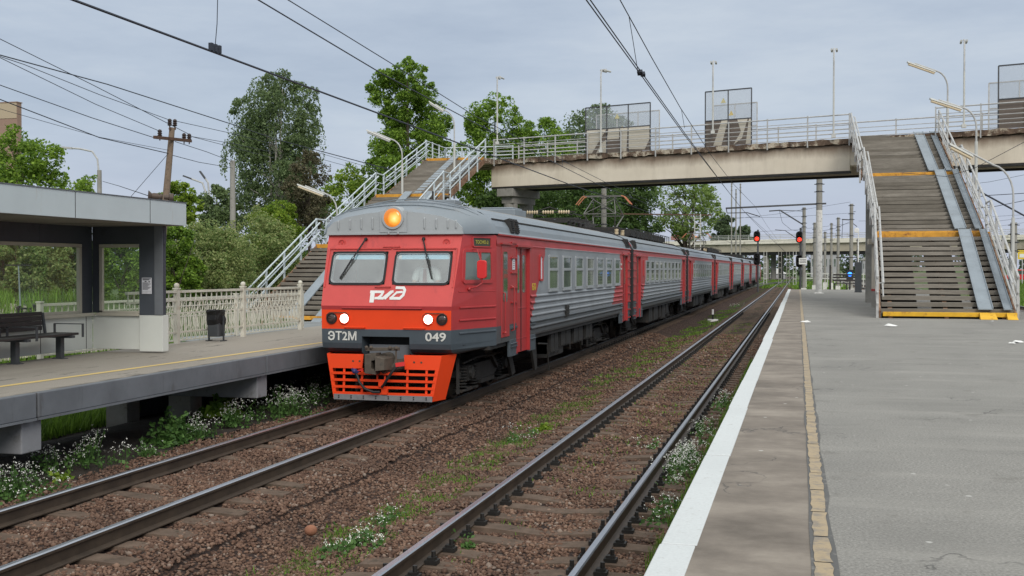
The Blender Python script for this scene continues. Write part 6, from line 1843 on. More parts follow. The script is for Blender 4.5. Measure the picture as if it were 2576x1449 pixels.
m_ = [at(1560, 0, X=XD), at(1640, 146, X=XD), at(1712, 272, X=XD), at(1790, 392, X=XD), at(1844, 462, X=XD)]
wire("messenger wire above the empty track, right of the twin contact wires", [m_[0] - (m_[1]-m_[0])*.3] + m_ + [Vector((XD, 70, 5.35)), Vector((XD, 100, 5.2)), Vector((XD, 160, 5.3))], .012, G3)
wire("dropper between messenger and twin contact wires at the top centre", [at(1582, 40, X=XD), at(1592, 100, X=XD), at(1604, 176, X=XD)], .008, G3)
wire("short dropper below the messenger wire over the bridge railing", [at(1714, 274, X=XD), at(1722, 322, X=XD)], .008, G3)

# ------------------------------------------------------------------ masts, signals and the yard beyond
MG = "catenary masts beyond the footbridge"
def mast(u, vt, vb, w, label, d, white=None, cant=None, base=True, zb_=-1.3, lattice=False):
    p = at(u, vb, d=d); top = at(u, vt, d=d).z; r_ = w*d/FPX/2
    zb2 = min(p.z, zb_) if zb_ is not None else p.z
    t = thing("catenary_mast", label, "mast", (p.x, p.y, zb2), MG)
    if lattice:
        b = MB()
        for s in (-1, 1): b.bar((p.x+s*r_, p.y, zb2), (p.x+s*r_, p.y, top), r_*.35)
        z = zb2; k = 0
        while z < top - r_*3: b.bar((p.x - r_, p.y, z), (p.x + r_, p.y, z), r_*.5); z += r_*4
        b.build("lattice", M['lamp_white'] if lattice == 2 else M['concrete'], t); return t
    b = MB(); z1 = at(u, white, d=d).z if white else zb2
    if white:
        q = MB(); q.tube([(p.x, p.y, zb2), (p.x, p.y, z1)], [r_*1.04, r_*1.02], 14); q.lathe((p.x, p.y, zb2), (0,0,1), [(0, r_*1.6), (.03, r_*1.5), (.05, r_)], 14); q.build("whitewashed_base", M['whitewash'], t, smooth=True)
    b.tube([(p.x, p.y, z1), (p.x, p.y, top)], [r_, r_*.92], 14); b.build("shaft", M['concrete'], t, smooth=True)
    r2 = random.Random(int(u))
    for k in range(4):
        q = MB(); z = top - .15 - k*.7*r2.uniform(.7, 1.2); q.lathe((p.x, p.y, z), (0,0,1), [(0, r_*1.1), (.05, r_*1.12), (.06, r_*1.0)], 10); q.bar((p.x - r_*1.6, p.y, z), (p.x + r_*1.6, p.y, z), .05)
        q.build("collar", M['frame_dark'], t)
    if base and not white:
        q = MB(); q.box(p.x-r_*1.5, p.x+r_*1.5, p.y-r_*1.5-.02, p.y+r_*1.5, zb2, zb2+1.15); q.build("white_foot", M['whitewash'], t)
    for (ua, va, ub, vb_, kind) in (cant or []):
        q = MB(); q.bar(at(ua, va, d=d), at(ub, vb_, d=d), .10 if kind else .05); q.build("bracket_arm", M['frame_dark'], t)
    return t
mast(2060, 425, 738, 15.5, "thick catenary mast with whitewashed foot standing on the grey platform", 67.2, white=529, zb_=0.0, cant=[(2078, 512, 1826, 524, 1), (1827, 524, 1829, 536, 0), (1829, 536, 1880, 535, 0), (1880, 535, 1912, 545, 0)])
mast(2022, 522, 726, 9, "concrete mast carrying the small white sign, left of the thick platform mast", 95, cant=[(2020, 565, 1962, 529, 1), (1962, 529, 1935, 531, 1), (2020, 531, 1962, 529, 0), (2022, 612, 1975, 580, 0), (1975, 580, 1950, 578, 0)])
mast(2049, 560, 724, 8, "slim mast touching the left side of the thick platform mast", 112)
mast(2075, 583, 722, 6.5, "low mast just right of the thick platform mast", 135)
mast(2091, 561, 722, 6, "thin mast halfway between the thick platform mast and the stair column", 130)
mast(2108, 547, 724, 7.5, "mast with a side lamp, third to the right of the thick platform mast", 108, cant=[(2118, 552, 2136, 553, 1), (2120, 553, 2118, 600, 0)])
mast(2141, 513, 726, 9.5, "tall mast with messy wires just left of the right staircase", 92, cant=[(2139, 535, 2152, 532, 0), (2143, 560, 2156, 570, 0)])
mast(2157, 600, 724, 5, "thin dark post left of the stair column", 88, base=False)
mast(1519, 464, 620, 14, "concrete mast behind the raised pantograph", 72)
mast(2549, 560, 740, 17, "wide mast behind the slender lamp post at the right edge", 66, cant=[(2549, 608, 2562, 606, 0)])
mast(2487, 665, 745, 9, "mast between the handrail and the right edge under the overpass", 120, base=False)
for u, vt, lab in ((1925, 632, "lattice mast near the signal, under the overpass"), (1982, 632, "lattice mast below the overpass, between both red signals"), (1999, 632, "white lattice mast just left of the right red signal"), (1962, 632, "lone plain lattice mast with a white foot at mid track")):
    mast(u, vt, 708, 7, lab, 200, lattice=2 if u in (1999, 1925) else 1)
for u, vt, lab in ((1840, 452, "thin distant pole beside the far tree, leftmost of three"), (1851, 476, "thin distant pole beside the far tree, middle of three"), (1862, 462, "thin distant pole beside the far tree, right of three")):
    mast(u, vt, 660, 3.5, lab, 230, base=False)
# rusty bracket beam and lattice left of the overpass
t = thing("catenary_mast", "white lattice mast with a long rusty bracket in front of the pale tree", "mast", at(1755, 640, d=84), MG)
b = MB()
for s in (-.22, .22): b.bar(at(1755, 640, d=84) + Vector((s,0,-1)), at(1755, 538, d=84) + Vector((s,0,0)), .07)
for k in range(8): z_ = at(1755, 640 - 13*k, d=84); b.bar(z_ + Vector((-.22,0,0)), z_ + Vector((.22,0,.0)), .06)
b.build("lattice", M['lamp_white'], t)
b = MB(); b.bar(at(1560, 538, d=84), at(1790, 541, d=84), .09); b.build("bracket_arm", M['rust'], t)
# cross wires between the masts
for k, (u0, v0, u1, v1, d0) in enumerate(((1760, 560, 2140, 508, 92), (1790, 548, 2140, 536, 95), (1860, 585, 2140, 562, 100), (1800, 612, 2150, 588, 110), (2160, 556, 2576, 540, 92), (2160, 610, 2576, 560, 95), (2380, 470, 2600, 435, 66), (2400, 530, 2600, 500, 70), (2380, 580, 2600, 600, 80), (2400, 560, 2600, 545, 85), (2380, 640, 2600, 630, 95))):
    pos = ("rising behind the signals, uppermost", "level behind the signals, second from above", "behind the signals, third from above", "behind the signals, lowest", "through the staircase gap, upper", "through the staircase gap, lower",
           "steep at the right edge beneath the bridge", "thick level one at the right edge", "sagging at the right edge near the overpass", "level at the right edge, thin", "lowest one at the right edge by the overpass rail")[k]
    wire("cross wire between masts, " + pos, [at(u0, v0, d=d0), at((u0+u1)/2, (v0+v1)/2 + 5, d=d0), at(u1, v1, d=d0)], .03 if k == 7 else .016, "cross wires beyond the footbridge")
wire("dark wire drooping across the bridge beam to the right lamp arm", [at(2270, 435, d=40), at(2380, 444, d=38), at(2450, 424, d=37), at(2600, 345, d=36)], .013, "cross wires beyond the footbridge")
def zigzag(label, pts, d, r=.03): wire(label, [at(u, v, d=d) for u, v in pts], r, "cross wires beyond the footbridge")
zigzag("rusty diagonal stay under the bridge at the right edge", [(2384, 437), (2480, 490), (2600, 555)], 62, .07)
zigzag("wire with a dark insulator under the bridge at right", [(2365, 488), (2410, 482), (2432, 500), (2480, 492), (2580, 486)], 64)
zigzag("curved feeder wire dropping beside the signals", [(1960, 528), (1968, 560), (1990, 578), (2040, 586), (2100, 575), (2138, 558)], 94, .022)
zigzag("slanting contact wires running down toward the left red signal", [(1872, 532), (1905, 566), (1950, 610), (1985, 642)], 110, .022)
# signals
M['sig_black'] = paint("signal_housing", (.012,.012,.012), .6, 0, .2, 5)
M['sig_red'] = emit("red_signal", (1.0, .045, .02), 1.6)
def signal(u, vr, vbase, d, label, s=1.0):
    p = at(u, vbase, d=d); c = at(u, vr, d=d)
    t = thing("railway_signal", label, "railway signal", (p.x, p.y, min(p.z, -1.3)), "red railway signals")
    b = MB(); b.tube([(p.x+.1, p.y+.25, -1.4), (p.x+.1, p.y+.25, c.z+1.0)], .11, 8)
    for k in range(14): b.bar((p.x-.12, p.y+.2, -1.0+.45*k), (p.x+.12, p.y+.2, -1.0+.45*k), .035)
    b.build("mast", M['frame_dark'], t)
    for dz, h in ((0.2*s, 1.75*s), (-3.4*s, 1.9*s)):
        q = MB(); q.prism(rrect(c.x, c.z+dz, 1.05*s, h, .45*s), 'y', c.y+.04, c.y+.12); q.box(c.x-.3*s, c.x+.3*s, c.y+.04, c.y+.3, c.z+dz-h*.42, c.z+dz+h*.42)
        hd_ = q.build("signal_head", M['sig_black'], t)
        for k in (-1, 1):
            q = MB(); z = c.z+dz+k*h*.21 - (.2*s if dz > 0 else 0)*0
            q.lathe((c.x, c.y+.04, z), (0,-1,0), [(0, .24*s), (.28, .26*s), (.28, .22*s), (.02, .20*s)], 14); q.build("hood", M['sig_black'], hd_)
    q = MB(); q.lathe((c.x, c.y-.02, c.z+.2*s-1.75*s*.21), (0,-1,0), [(0, .33*s), (.10, .27*s), (.14, 0)], 16); q.build("red_light", M['sig_red'], t)
    return t
signal(1904, 598, 728, 138, "railway signal showing red on a black mast at the end of the train", .78)
signal(2011, 600, 724, 104, "railway signal showing red, attached just left of the sign carrying mast", .62)
p = at(2020, 657, d=94)
t = thing("sign", "small white sign board with two lines of writing on a mast beyond the platform end", "sign", p)
b = MB(); b.box(p.x-.33, p.x+.33, p.y-.02, p.y+.02, p.z-.26, p.z+.26); b.build("board", M['white'], t)
b = MB()
for z, l in ((.11, .25), (-.07, .27)):
    for k in range(6):
        x0 = p.x - l + 2*l*k/6; b.box(x0+.012, x0+2*l/6-.018, p.y-.024, p.y-.0205, p.z+z-.05-.01*(k % 2), p.z+z+.05)
b.build("lettering", M['ink'], t)
# little marker post between the tracks
p = at(1793, 790, X=-4.62); p.z = -1.43
t = thing("marker_post", "short black and white marker post on a white disc between the tracks", "marker post", p)
b = MB(); b.cyl(p + Vector((0,0,-.1)), p + Vector((0,0,.09)), .33, .30, 18); b.build("disc", M['white'], t)
b = MB(); b.cyl(p + Vector((0,0,.09)), p + Vector((0,0,.36)), .055, n=10); b.build("post", M['black'], t)
b = MB(); b.cyl(p + Vector((0,0,.36)), p + Vector((0,0,.64)), .06, n=10); b.build("white_top", M['white'], t)
# overpass
O0, O1 = at(2551, 677, d=247), at(1690, 677, d=306)
od = Vector((O1.x-O0.x, O1.y-O0.y, 0)).normalized(); on = Vector((od.y, -od.x, 0))
if on.y < 0: on = -on
OL = Vector((O0.x, O0.y, 0)) - od*90; OR = Vector((O1.x, O1.y, 0)) + od*120; LN = (OR-OL).length
def op(s, n, z): p = OL + od*s + on*n; return Vector((p.x, p.y, z))
def obox(b, s0, s1, n0, n1, z0, z1): 
    ps = [(s0,n0),(s1,n0),(s1,n1),(s0,n1)]; b.mesh([op(s,n,z0) for s,n in ps] + [op(s,n,z1) for s,n in ps], [(0,3,2,1),(4,5,6,7),(0,1,5,4),(1,2,6,5),(2,3,7,6),(3,0,4,7)])
t = thing("overpass", "long pale concrete road overpass crossing the tracks in the distance", "overpass", (O0.x, O0.y, 0))
M['op_light'] = paint("overpass_parapet", (.72,.68,.58), .9, 0, .12, .3, (.28,.25,.2), .3, .4, 0)
M['op_beam'] = paint("overpass_girder", (.42,.375,.29), .9, 0, .15, .2, (.18,.15,.12), .35, .3, 0)
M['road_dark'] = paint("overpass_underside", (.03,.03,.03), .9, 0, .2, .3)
b = MB(); obox(b, 0, LN, -.2, 12.2, 8.0, 9.1); b.build("parapet", M['op_light'], t)
for n_ in (.4, 3.5, 7, 10.4):
    b = MB(); obox(b, 0, LN, n_, n_+1.0, 5.9, 7.999); b.build("girder", M['op_beam'], t)
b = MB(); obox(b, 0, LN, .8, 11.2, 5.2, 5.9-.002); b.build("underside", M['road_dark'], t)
b = MB()
for z in (9.5, 9.9, 10.3): b.bar(op(0, 0, z), op(LN, 0, z), .12)
s = 0
while s < LN: b.bar(op(s, 0, 9.1), op(s, 0, 10.3), .12); s += 3
b.build("railing", M['steel'], t)
for s in (60, 100, 118, 152, 215, 250):
    for n_ in (2, 6, 10):
        b = MB(); b.cyl(op(s, n_, -1.6), op(s, n_, 5.2), .7, n=10); b.build("pier", M['concrete'], t)
p = at(1745, 610, d=308); p = Vector((p.x, p.y + 3, 9.1))
def vehicle(name, label, cat, c, l, w_, h, colr, dirv, lights):
    t = thing(name, label, cat, c); u = Vector(dirv).normalized(); s = Vector((u.y, -u.x, 0)); up_ = Vector((0,0,1)); b = MB()
    prof = [(-l/2, .35), (-l/2, h*.55), (-l*.36, h*.62), (-l*.22, h*.98), (l*.18, h), (l*.30, h*.62), (l*.48, h*.52), (l/2, .38)]
    n = len(prof); P = [Vector(c) + u*a + up_*z - s*w_/2 for a, z in prof] + [Vector(c) + u*a + up_*z + s*w_/2 for a, z in prof]
    b.mesh(P, [tuple(range(n)), tuple(reversed(range(n, 2*n)))] + [(i, n+i, n+(i+1) % n, (i+1) % n) for i in range(n)]); b.build("body", colr, t, bevel=.06)
    b = MB()
    for sg in (-1, 1): b.mesh([Vector(c) + u*a + up_*z + s*sg*(w_/2+.004) for a, z in ((-l*.30, h*.64), (-l*.20, h*.92), (l*.15, h*.93), (l*.25, h*.64))], [(0,1,2,3)])
    b.build("side_window", M['pane'], t)
    for a in (-l*.31, l*.31):
        for sg in (-1, 1): b = MB(); q = Vector(c) + u*a + s*sg*w_*.42 + up_*.33; b.cyl(q - s*.1, q + s*.1, .33, n=14); b.build("wheel", M['black'], t)
    for e, mt in lights:
        for sg in (-1, 1): b = MB(); b.ball(Vector(c) + u*e*(l/2) + s*sg*w_*.36 + up_*h*.48, .13, 5); b.build("headlight" if e > 0 else "tail_light", mt, t)
    return t
M['veh_red'] = paint("vehicle_red", (.28,.06,.05), .35, 0, .05, 2); M['veh_white'] = paint("vehicle_white", (.55,.56,.58), .35, 0, .05, 2)
M['amber'] = emit("amber_lamp", (1, .42, .08), 3.0)
vehicle("van", "reddish van with an amber light crossing the overpass at its left end", "van", op((Vector((p.x, p.y, 0)) - OL).dot(od), 3.5, 9.12), 8.0, 2.2, 2.6, M['veh_red'], -od, [(1, M['amber'])])
p = at(2574, 676, Z=None, d=120); p.z = gz(p.x, p.y) + .02
vehicle("car", "red car on the road at the right edge, below the yellow sign", "car", p, 4.2, 1.7, 1.45, M['mirror_red'], (-1,.2,0), [(-1, M['sig_red'])])
p = at(2572, 640, d=116)
t = thing("road_sign", "yellow road sign on a pole at the right edge above the red car", "sign", (p.x, p.y, gz(p.x, p.y)))
b = MB(); b.bar((p.x, p.y, gz(p.x, p.y)), p, .09); b.build("pole", M['steel'], t)
b = MB(); b.box(p.x-.45, p.x+.45, p.y-.05, p.y-.02, p.z-.5, p.z+.45); b.build("board", M['sign_yellow'], t)
b = MB(); b.box(p.x-.28, p.x+.28, p.y-.06, p.y-.051, p.z-.32, p.z+.05); b.build("symbol", M['white'], t)
p = at(2346, 640, d=100)
t = thing("road_sign", "small yellow sign glimpsed between handrail and staircase", "sign", (p.x, p.y, gz(p.x, p.y)))
b = MB(); b.bar((p.x, p.y, gz(p.x, p.y)), p, .08); b.build("pole", M['steel'], t)
b = MB(); b.box(p.x-.4, p.x+.4, p.y-.05, p.y-.02, p.z-.2, p.z+.2); b.build("board", M['sign_yellow'], t)
# end of the platform: bench frame, shunting light, posts, mirror screen
p = at(2125, 728, d=79.5); p.z = 0
t = thing("platform_bench", "dark bench with a high back frame at the far end of the platform", "bench", p)
b = MB(); b.bar(p + Vector((-1.0,0,0)), p + Vector((-1.0,0,1.75)), .12); b.bar(p + Vector((-1.0,.3,0)), p + Vector((-1.0,.3,1.75)), .12); b.bar(p + Vector((.85,.3,0)), p + Vector((.85,.3,2.3)), .05); b.bar(p + Vector((-.6,.3,2.3)), p + Vector((.85,.3,2.3)), .06); b.build("frame", M['dark_metal'], t)
b = MB()
for k in range(3): b.box(p.x-.8, p.x+.9, p.y-.4+.15*k, p.y-.3+.15*k, .42, .47)
b.build("seat", M['bench_wood'], t)
for x in (-.7, .1, .8): b = MB(); b.bar(p + Vector((x,-.3,0)), p + Vector((x,-.3,.42)), .07); b.build("leg", M['dark_metal'], t)
b = MB()
for k in range(3): b.box(p.x-.8, p.x+.9, p.y+.25, p.y+.29, .6+.2*k, .72+.2*k)
b.build("backrest", M['bench_wood'], t)
p = at(2138, 690, d=86)
t = thing("shunting_signal", "small signal with a bright blue light at the platform's far end", "railway signal", (p.x, p.y, -1.3))
b = MB(); b.bar((p.x, p.y+.1, -1.3), (p.x, p.y+.1, p.z+.2), .12); b.box(p.x-.25, p.x+.25, p.y+.02, p.y+.25, p.z-.4, p.z+.35); b.build("mast", M['dark_metal'], t)
b = MB(); b.ball((p.x, p.y-.02, p.z), .17, 8); b.build("blue_light", emit("blue_signal", (.03, .22, 1.0), 2.2), t)
p = at(2159, 735, d=70); p.z = 0
t = thing("bollard", "dark slim post on the platform just left of the stair column", "post", p)
b = MB(); b.box(p.x-.2, p.x+.2, p.y-.1, p.y+.1, 0, 1.9); b.box(p.x-.23, p.x+.23, p.y-.13, p.y+.13, 0, .06); b.build("post", M['bench_metal'], t)
b = MB(); b.bar((p.x, p.y+.1, 1.9), (p.x, p.y+.1, 3.9), .06); b.lathe((p.x-.12, p.y, 3.9), (0,-1,0), [(0, .16), (.02, .16), (.03, .12)], 14); b.build("round_sign", M['white'], t)
# pale barrier fence and low bits beyond the platform
t = thing("yard_fence", "low pale pipe fence across the yard beyond the platform end", "fence", at(2050, 712, d=130))
b = MB()
for v in (688, 700): b.bar(at(2028, v, d=130), at(2180, v+2, d=130), .10)
for k in range(9): b.bar(at(2028+18*k, 686, d=130), at(2028+18*k, 722, d=130), .10)
b.build("rails", M['lamp_white'], t)
# distant blocks and the brown tower
M['brick_tan'] = paint("tower_brick", (.30,.20,.155), .9, 0, .06, .05, bumpk=0); M['brick_pale'] = paint("tower_top", (.42,.34,.24), .9, 0, .05, .05, bumpk=0)
p = at(44, 400, d=150); q = at(44, 258, d=150); dep = at(55, 400, X=p.x).y - p.y
t = thing("apartment_building", "brown brick tower block with a pale panel at its top, at the far left edge", "building", (p.x-10, p.y, 0))
b = MB(); b.box(p.x-22, p.x, p.y, p.y+dep, -2, q.z); b.build("wall", M['brick_tan'], t)
b = MB(); b.box(p.x-22, p.x-.05, p.y-.06, p.y-.003, q.z-2.1, q.z-.05); b.build("pale_band", M['brick_pale'], t)
b = MB()
for k in range(14): b.box(p.x-21.9, p.x-.05, p.y-.012, p.y-.003, q.z-3.2-1.4*k, q.z-3.17-1.4*k)
b.build("course_joint", M['brick_pale'], t)
b = MB(); b.box(p.x-22.1, p.x+.08, p.y-.1, p.y+dep+.1, q.z, q.z+.12); b.build("roof", M['brick_tan'], t)
M['far_block'] = paint("far_block", (.36,.36,.37), .9, 0, .1, .1, bumpk=0)
for k, (u0, u1, v0, d, lab) in enumerate(((1938, 1975, 689, 330, "low white shed with a pitched roof beyond the overpass"), (2040, 2105, 640, 420, "grey far building behind the masts under the overpass"), (2170, 2200, 655, 400, "grey far building left of the staircase under the overpass"))):
    a, c = at(u0, v0, d=d), at(u1, v0, d=d)
    t = thing("building", lab, "building", ((a.x+c.x)/2, a.y, -1))
    b = MB(); b.box(a.x, c.x, a.y, a.y+14, -1.6, a.z); b.build("wall", M['far_block'], t)
    b = MB(); mx_ = (a.x+c.x)/2; b.prism([(a.x-.4, a.z), (c.x+.4, a.z), (mx_, a.z+1.6)], 'y', a.y-.3, a.y+14.3); b.build("roof", M['white'] if k == 0 else M['concrete'], t)
    b = MB()
    for i in range(6): x = a.x + (c.x-a.x)*(i+.3)/6; b.box(x, x+(c.x-a.x)*.07, a.y-.05, a.y-.01, a.z*.35, a.z*.75)
    b.build("window", M['pane'], t)
# litter
def litter(u, v, label, s, dark=False):
    p = at(u, v, Z=.012); r_ = random.Random(u); b = MB(); n = 9
    top = p + Vector((0,0,s*.28)); ring = [p + Vector((s*math.cos(6.283*i/n)*r_.uniform(.6, 1.2), s*.6*math.sin(6.283*i/n)*r_.uniform(.5, 1.2), r_.uniform(0, .3)*s*.4)) for i in range(n)]
    mid = [p.lerp(q, .5) + Vector((0,0,r_.uniform(.1, .34)*s)) for q in ring]
    b.mesh(ring + mid + [top], [(i, (i+1) % n, n+(i+1) % n, n+i) for i in range(n)] + [(n+i, n+(i+1) % n, 2*n) for i in range(n)])
    o = b.build("crumpled_paper", M['black'] if dark else M['white'], origin=p); tag(o, label, "litter", "scraps of litter on the platform")
litter(2026, 811, "crumpled white paper lying on the yellow line", .16); litter(2240, 820, "white paper scrap on the asphalt before the staircase", .17)
litter(2562, 861, "white rag near the right edge of the platform", .12); litter(2545, 864, "small white scrap beside the black rag at right", .07); litter(2553, 863, "black rag between two white scraps at the right edge", .08, True)
litter(2497, 808, "tiny white scrap before the yellow ramp feet", .035)
p = at(782, 1334, Z=-1.32)
b = MB(); b.ball(p, .068, 10, 0, .85); o = b.build("round_stone", paint("orange_stone", (.27,.12,.07), .9, 0, .2, 9, bumpk=.4), origin=p, smooth=True); tag(o, "round orange stone lying alone on the brown ballast", "stone")
p = at(1704, 1268, Z=-1.35)
M['bag_blue'] = paint("pale_plastic", (.55,.62,.70), .3, 0, .1, 9)
b = MB(); b.ball(p, .07, 8, 0, .7); o = b.build("plastic_bag", M['bag_blue'], origin=p, smooth=True); tag(o, "pale blue plastic bag among flowers against the white platform edge", "litter")
# ------------------------------------------------------------------ vegetation
M['leaf_birch'] = leafmat("birch_leaf", (0.055, 0.094, 0.036), (0.207, 0.282, 0.117), .45)
M['leaf_linden'] = leafmat("linden_leaf", (0.064, 0.137, 0.019), (0.274, 0.419, 0.057), .45)
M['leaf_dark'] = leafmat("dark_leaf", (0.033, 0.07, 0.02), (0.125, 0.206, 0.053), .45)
M['leaf_brown'] = leafmat("brownish_leaf", (0.062, 0.062, 0.033), (0.175, 0.156, 0.088), .4)
M['leaf_bright'] = leafmat("bright_leaf", (0.103, 0.207, 0.021), (0.317, 0.42, 0.055), .5)
M['leaf_willow'] = leafmat("willow_leaf", (0.118, 0.215, 0.052), (0.39, 0.42, 0.175), .45)
M['leaf_pale'] = leafmat("pale_leaf", (0.125, 0.2, 0.044), (0.312, 0.42, 0.125), .55)
M['leaf_far'] = leafmat("far_leaf", (0.056, 0.094, 0.044), (0.15, 0.206, 0.1), .4)
M['grass'] = leafmat("grass_blade", (0.056, 0.119, 0.015), (0.213, 0.35, 0.05), .45)
M['herb'] = leafmat("herb_leaf", (0.037, 0.094, 0.022), (0.138, 0.263, 0.069), .4)

def leaf_quads(C, S, up=0.0, droop=None, bias=.75):
    """diamond leaves at the points C with size S, blades turned loosely toward the sky"""
    n = len(C); S = np.asarray(S) * np.ones(n)
    w_ = rng.normal(size=(n, 3)); w_ /= np.linalg.norm(w_, axis=1)[:, None]
    w_[:, 2] = np.abs(w_[:, 2]) * .6 + bias * rng.random(n); w_ /= np.linalg.norm(w_, axis=1)[:, None]
    d = rng.normal(size=(n, 3)); d[:, 2] -= (0 if droop is None else droop)
    d -= (d * w_).sum(1)[:, None] * w_; d /= np.linalg.norm(d, axis=1)[:, None]
    e = np.cross(w_, d)
    a = C - d * S[:, None] * .5; c = C + d * S[:, None] * .5
    q = e * (S * rng.uniform(.26, .40, n))[:, None]
    nrm = w_ * (S * .10)[:, None]
    V = np.stack([a, C + q + nrm, c, C - q + nrm], 1).reshape(-1, 3)
    F = np.arange(4 * n).reshape(-1, 4)
    return V, F
def clump_points(cs, rs, n, flat=.75, shell=.5):
    cs, rs = np.asarray(cs), np.asarray(rs)
    w_ = rs ** 2; k = rng.choice(len(cs), n, p=w_ / w_.sum())
    d = rng.normal(size=(n, 3)); d /= np.linalg.norm(d, axis=1)[:, None]
    r_ = (shell + (1 - shell) * rng.random(n)) ** .6
    r_ = np.where(rng.random(n) < .12, r_ * 1.25, r_)
    p = cs[k] + d * (rs[k] * r_)[:, None] * np.array([1, 1, flat])
    return p
def tree(label, base, h, env, n_clump, n_leaf, size, mat, bark='bark', group=None, clump_r=.42, lean=0, strands=0, name="tree", cat="tree", limbs=12, ztop=None, trunk_r=None, flat=.8, stems=1, seed=None, sub=2.0):
    """env: list of (height fraction, radius in m) of the crown"""
    size *= .76; n_leaf = int(n_leaf*1.75)
    bx, by, bz = base; hs = [e[0] for e in env]; es = [e[1] for e in env]
    t = thing(name, label, cat, base, group)
    cs, rs = [], []
    for i in range(n_clump):
        f = hs[0] + (hs[-1] - hs[0]) * ((i + rng.random()) / n_clump); R_ = np.interp(f, hs, es)
        a = rng.uniform(0, 6.283); q = R_ * rng.uniform(.25, .95) ** .7
        cs.append((bx + lean*f*h + q*math.cos(a), by + q*math.sin(a), bz + f*h)); rs.append(max(.25, R_ * clump_r * rng.uniform(.65, 1.25)))
    cs.append((bx + lean*hs[-1]*h, by, bz + hs[-1]*h - rs[-1]*.3)); rs.append(max(.3, es[-1]*.8))
    cs, rs = np.array(cs), np.array(rs)
    # smaller tufts around each clump make the outline ragged
    k = int(len(cs) * sub); j = rng.choice(len(cs), k); d = rng.normal(size=(k, 3)); d /= np.linalg.norm(d, axis=1)[:, None]
    tc_ = cs[j] + d * rs[j][:, None] * np.array([1.0, 1.0, .85]); tr = rs[j] * rng.uniform(.28, .5, k)
    P = np.concatenate([clump_points(cs, rs, int(n_leaf * .5), flat), clump_points(tc_, tr, int(n_leaf * .5), flat)])
    if strands:
        jj = rng.choice(len(cs), strands); out = []
        for i in jj:
            d = rng.normal(size=3); d[2] = abs(d[2]) * .2 - .2; d /= np.linalg.norm(d); s = cs[i] + d * rs[i] * rng.uniform(.8, 1.15)
            ln = rng.uniform(.6, 1.9); m_ = int(ln / (size * .55)); z = np.linspace(0, ln, m_)
            out.append(np.stack([s[0] + d[0]*.25*np.sqrt(z) + rng.normal(0, .05, m_), s[1] + d[1]*.25*np.sqrt(z) + rng.normal(0, .05, m_), s[2] - z], 1))
        P = np.concatenate([P] + out)
    V, F = leaf_quads(P, size * rng.uniform(.6, 1.35, len(P)), 0, .8 if strands else .1, .25 if strands else .8)
    np_mesh("crown", V, F, M[mat], t)
    b = MB(); tr_ = trunk_r or h * .016; topf = hs[-1] * .92
    for s in range(stems):
        ox, oy = (0, 0) if stems == 1 else (rng.uniform(-.5, .5), rng.uniform(-.5, .5)); tx = 0 if stems == 1 else rng.uniform(-1.6, 1.6)
        path = [(bx + ox + (lean*h + tx)*(i/6*topf) + rng.normal(0, .05)*h*.02, by + oy + rng.normal(0, .05)*h*.02, bz - .3 + (h*topf+.3)*i/6) for i in range(7)]
        b.tube(path, [tr_*(1 - .82*i/6) / (stems**.5) for i in range(7)], 8)
    for i in rng.choice(len(cs), min(limbs, len(cs)), replace=False):
        c = Vector(cs[i]); z0 = max(bz + h*hs[0]*.5, c.z - (c - Vector((bx, by, c.z))).length*rng.uniform(.6, 1.0) - .3); f = (z0-bz)/h
        s = Vector((bx + lean*f*h, by, z0)); m_ = s.lerp(c, .55) + Vector((0,0,.12*(c-s).length))
        r0 = max(.02, tr_*(1 - .8*f/topf)*.55); b.tube([s, m_, c], [r0, r0*.6, r0*.2], 6)
    b.build("trunk", M[bark], t, smooth=True)
    return t
def tree_px(label, u, vt, vb, d, env_px, **k):
    """place by survey: crown outline given as (row, half width) in the photograph at distance d"""
    p = at(u, vb, d=d); zb_ = k.pop('zb', None); zb_ = gz(p.x, p.y) if zb_ is None else zb_
    zt = at(u, vt, d=d).z; h = zt - zb_
    env = sorted([((at(u, v, d=d).z - zb_)/h, hw*d/FPX) for v, hw in env_px])
    return tree(label, (p.x, p.y, zb_), h, env, **k)
TG = "trees behind the station"
tree_px("tall drooping birch with pale stems, left of the tallest round tree", 705, 175, 560, 62, [(180, 12), (215, 70), (270, 100), (340, 105), (420, 118), (500, 130), (560, 120)], n_clump=92, n_leaf=21000, size=.18, mat='leaf_birch', bark='bark_birch', group=TG, clump_r=.30, strands=820, stems=3, trunk_r=.22, limbs=26)
tree_px("dense bright green tree towering behind the left staircase", 1026, 152, 600, 80, [(156, 18), (200, 72), (260, 80), (330, 92), (400, 98), (470, 92), (540, 70)], n_clump=95, n_leaf=26000, size=.27, mat='leaf_linden', group=TG, clump_r=.34, limbs=18)
tree_px("round green tree right of the tallest one, behind the bridge's left end", 1245, 244, 560, 92, [(248, 30), (290, 72), (345, 88), (420, 92), (520, 90)], n_clump=66, n_leaf=15000, size=.30, mat='leaf_linden', group=TG, clump_r=.38)
tree_px("mid green tree behind the bridge railing, between two lamp posts", 1370, 300, 560, 98, [(302, 18), (335, 58), (400, 85), (500, 95), (560, 90)], n_clump=54, n_leaf=13000, size=.30, mat='leaf_linden', group=TG)
tree_px("feathery olive tree behind the left mesh screen", 1512, 268, 600, 104, [(272, 30), (300, 82), (340, 100), (400, 105), (480, 100), (570, 95)], n_clump=70, n_leaf=15000, size=.30, mat='leaf_birch', group=TG, strands=120)
tree_px("dark tree mass seen below the bridge beam, behind the pantograph", 1420, 430, 600, 88, [(432, 60), (480, 130), (540, 140), (590, 130)], n_clump=44, n_leaf=10000, size=.30, mat='leaf_dark', group=TG)
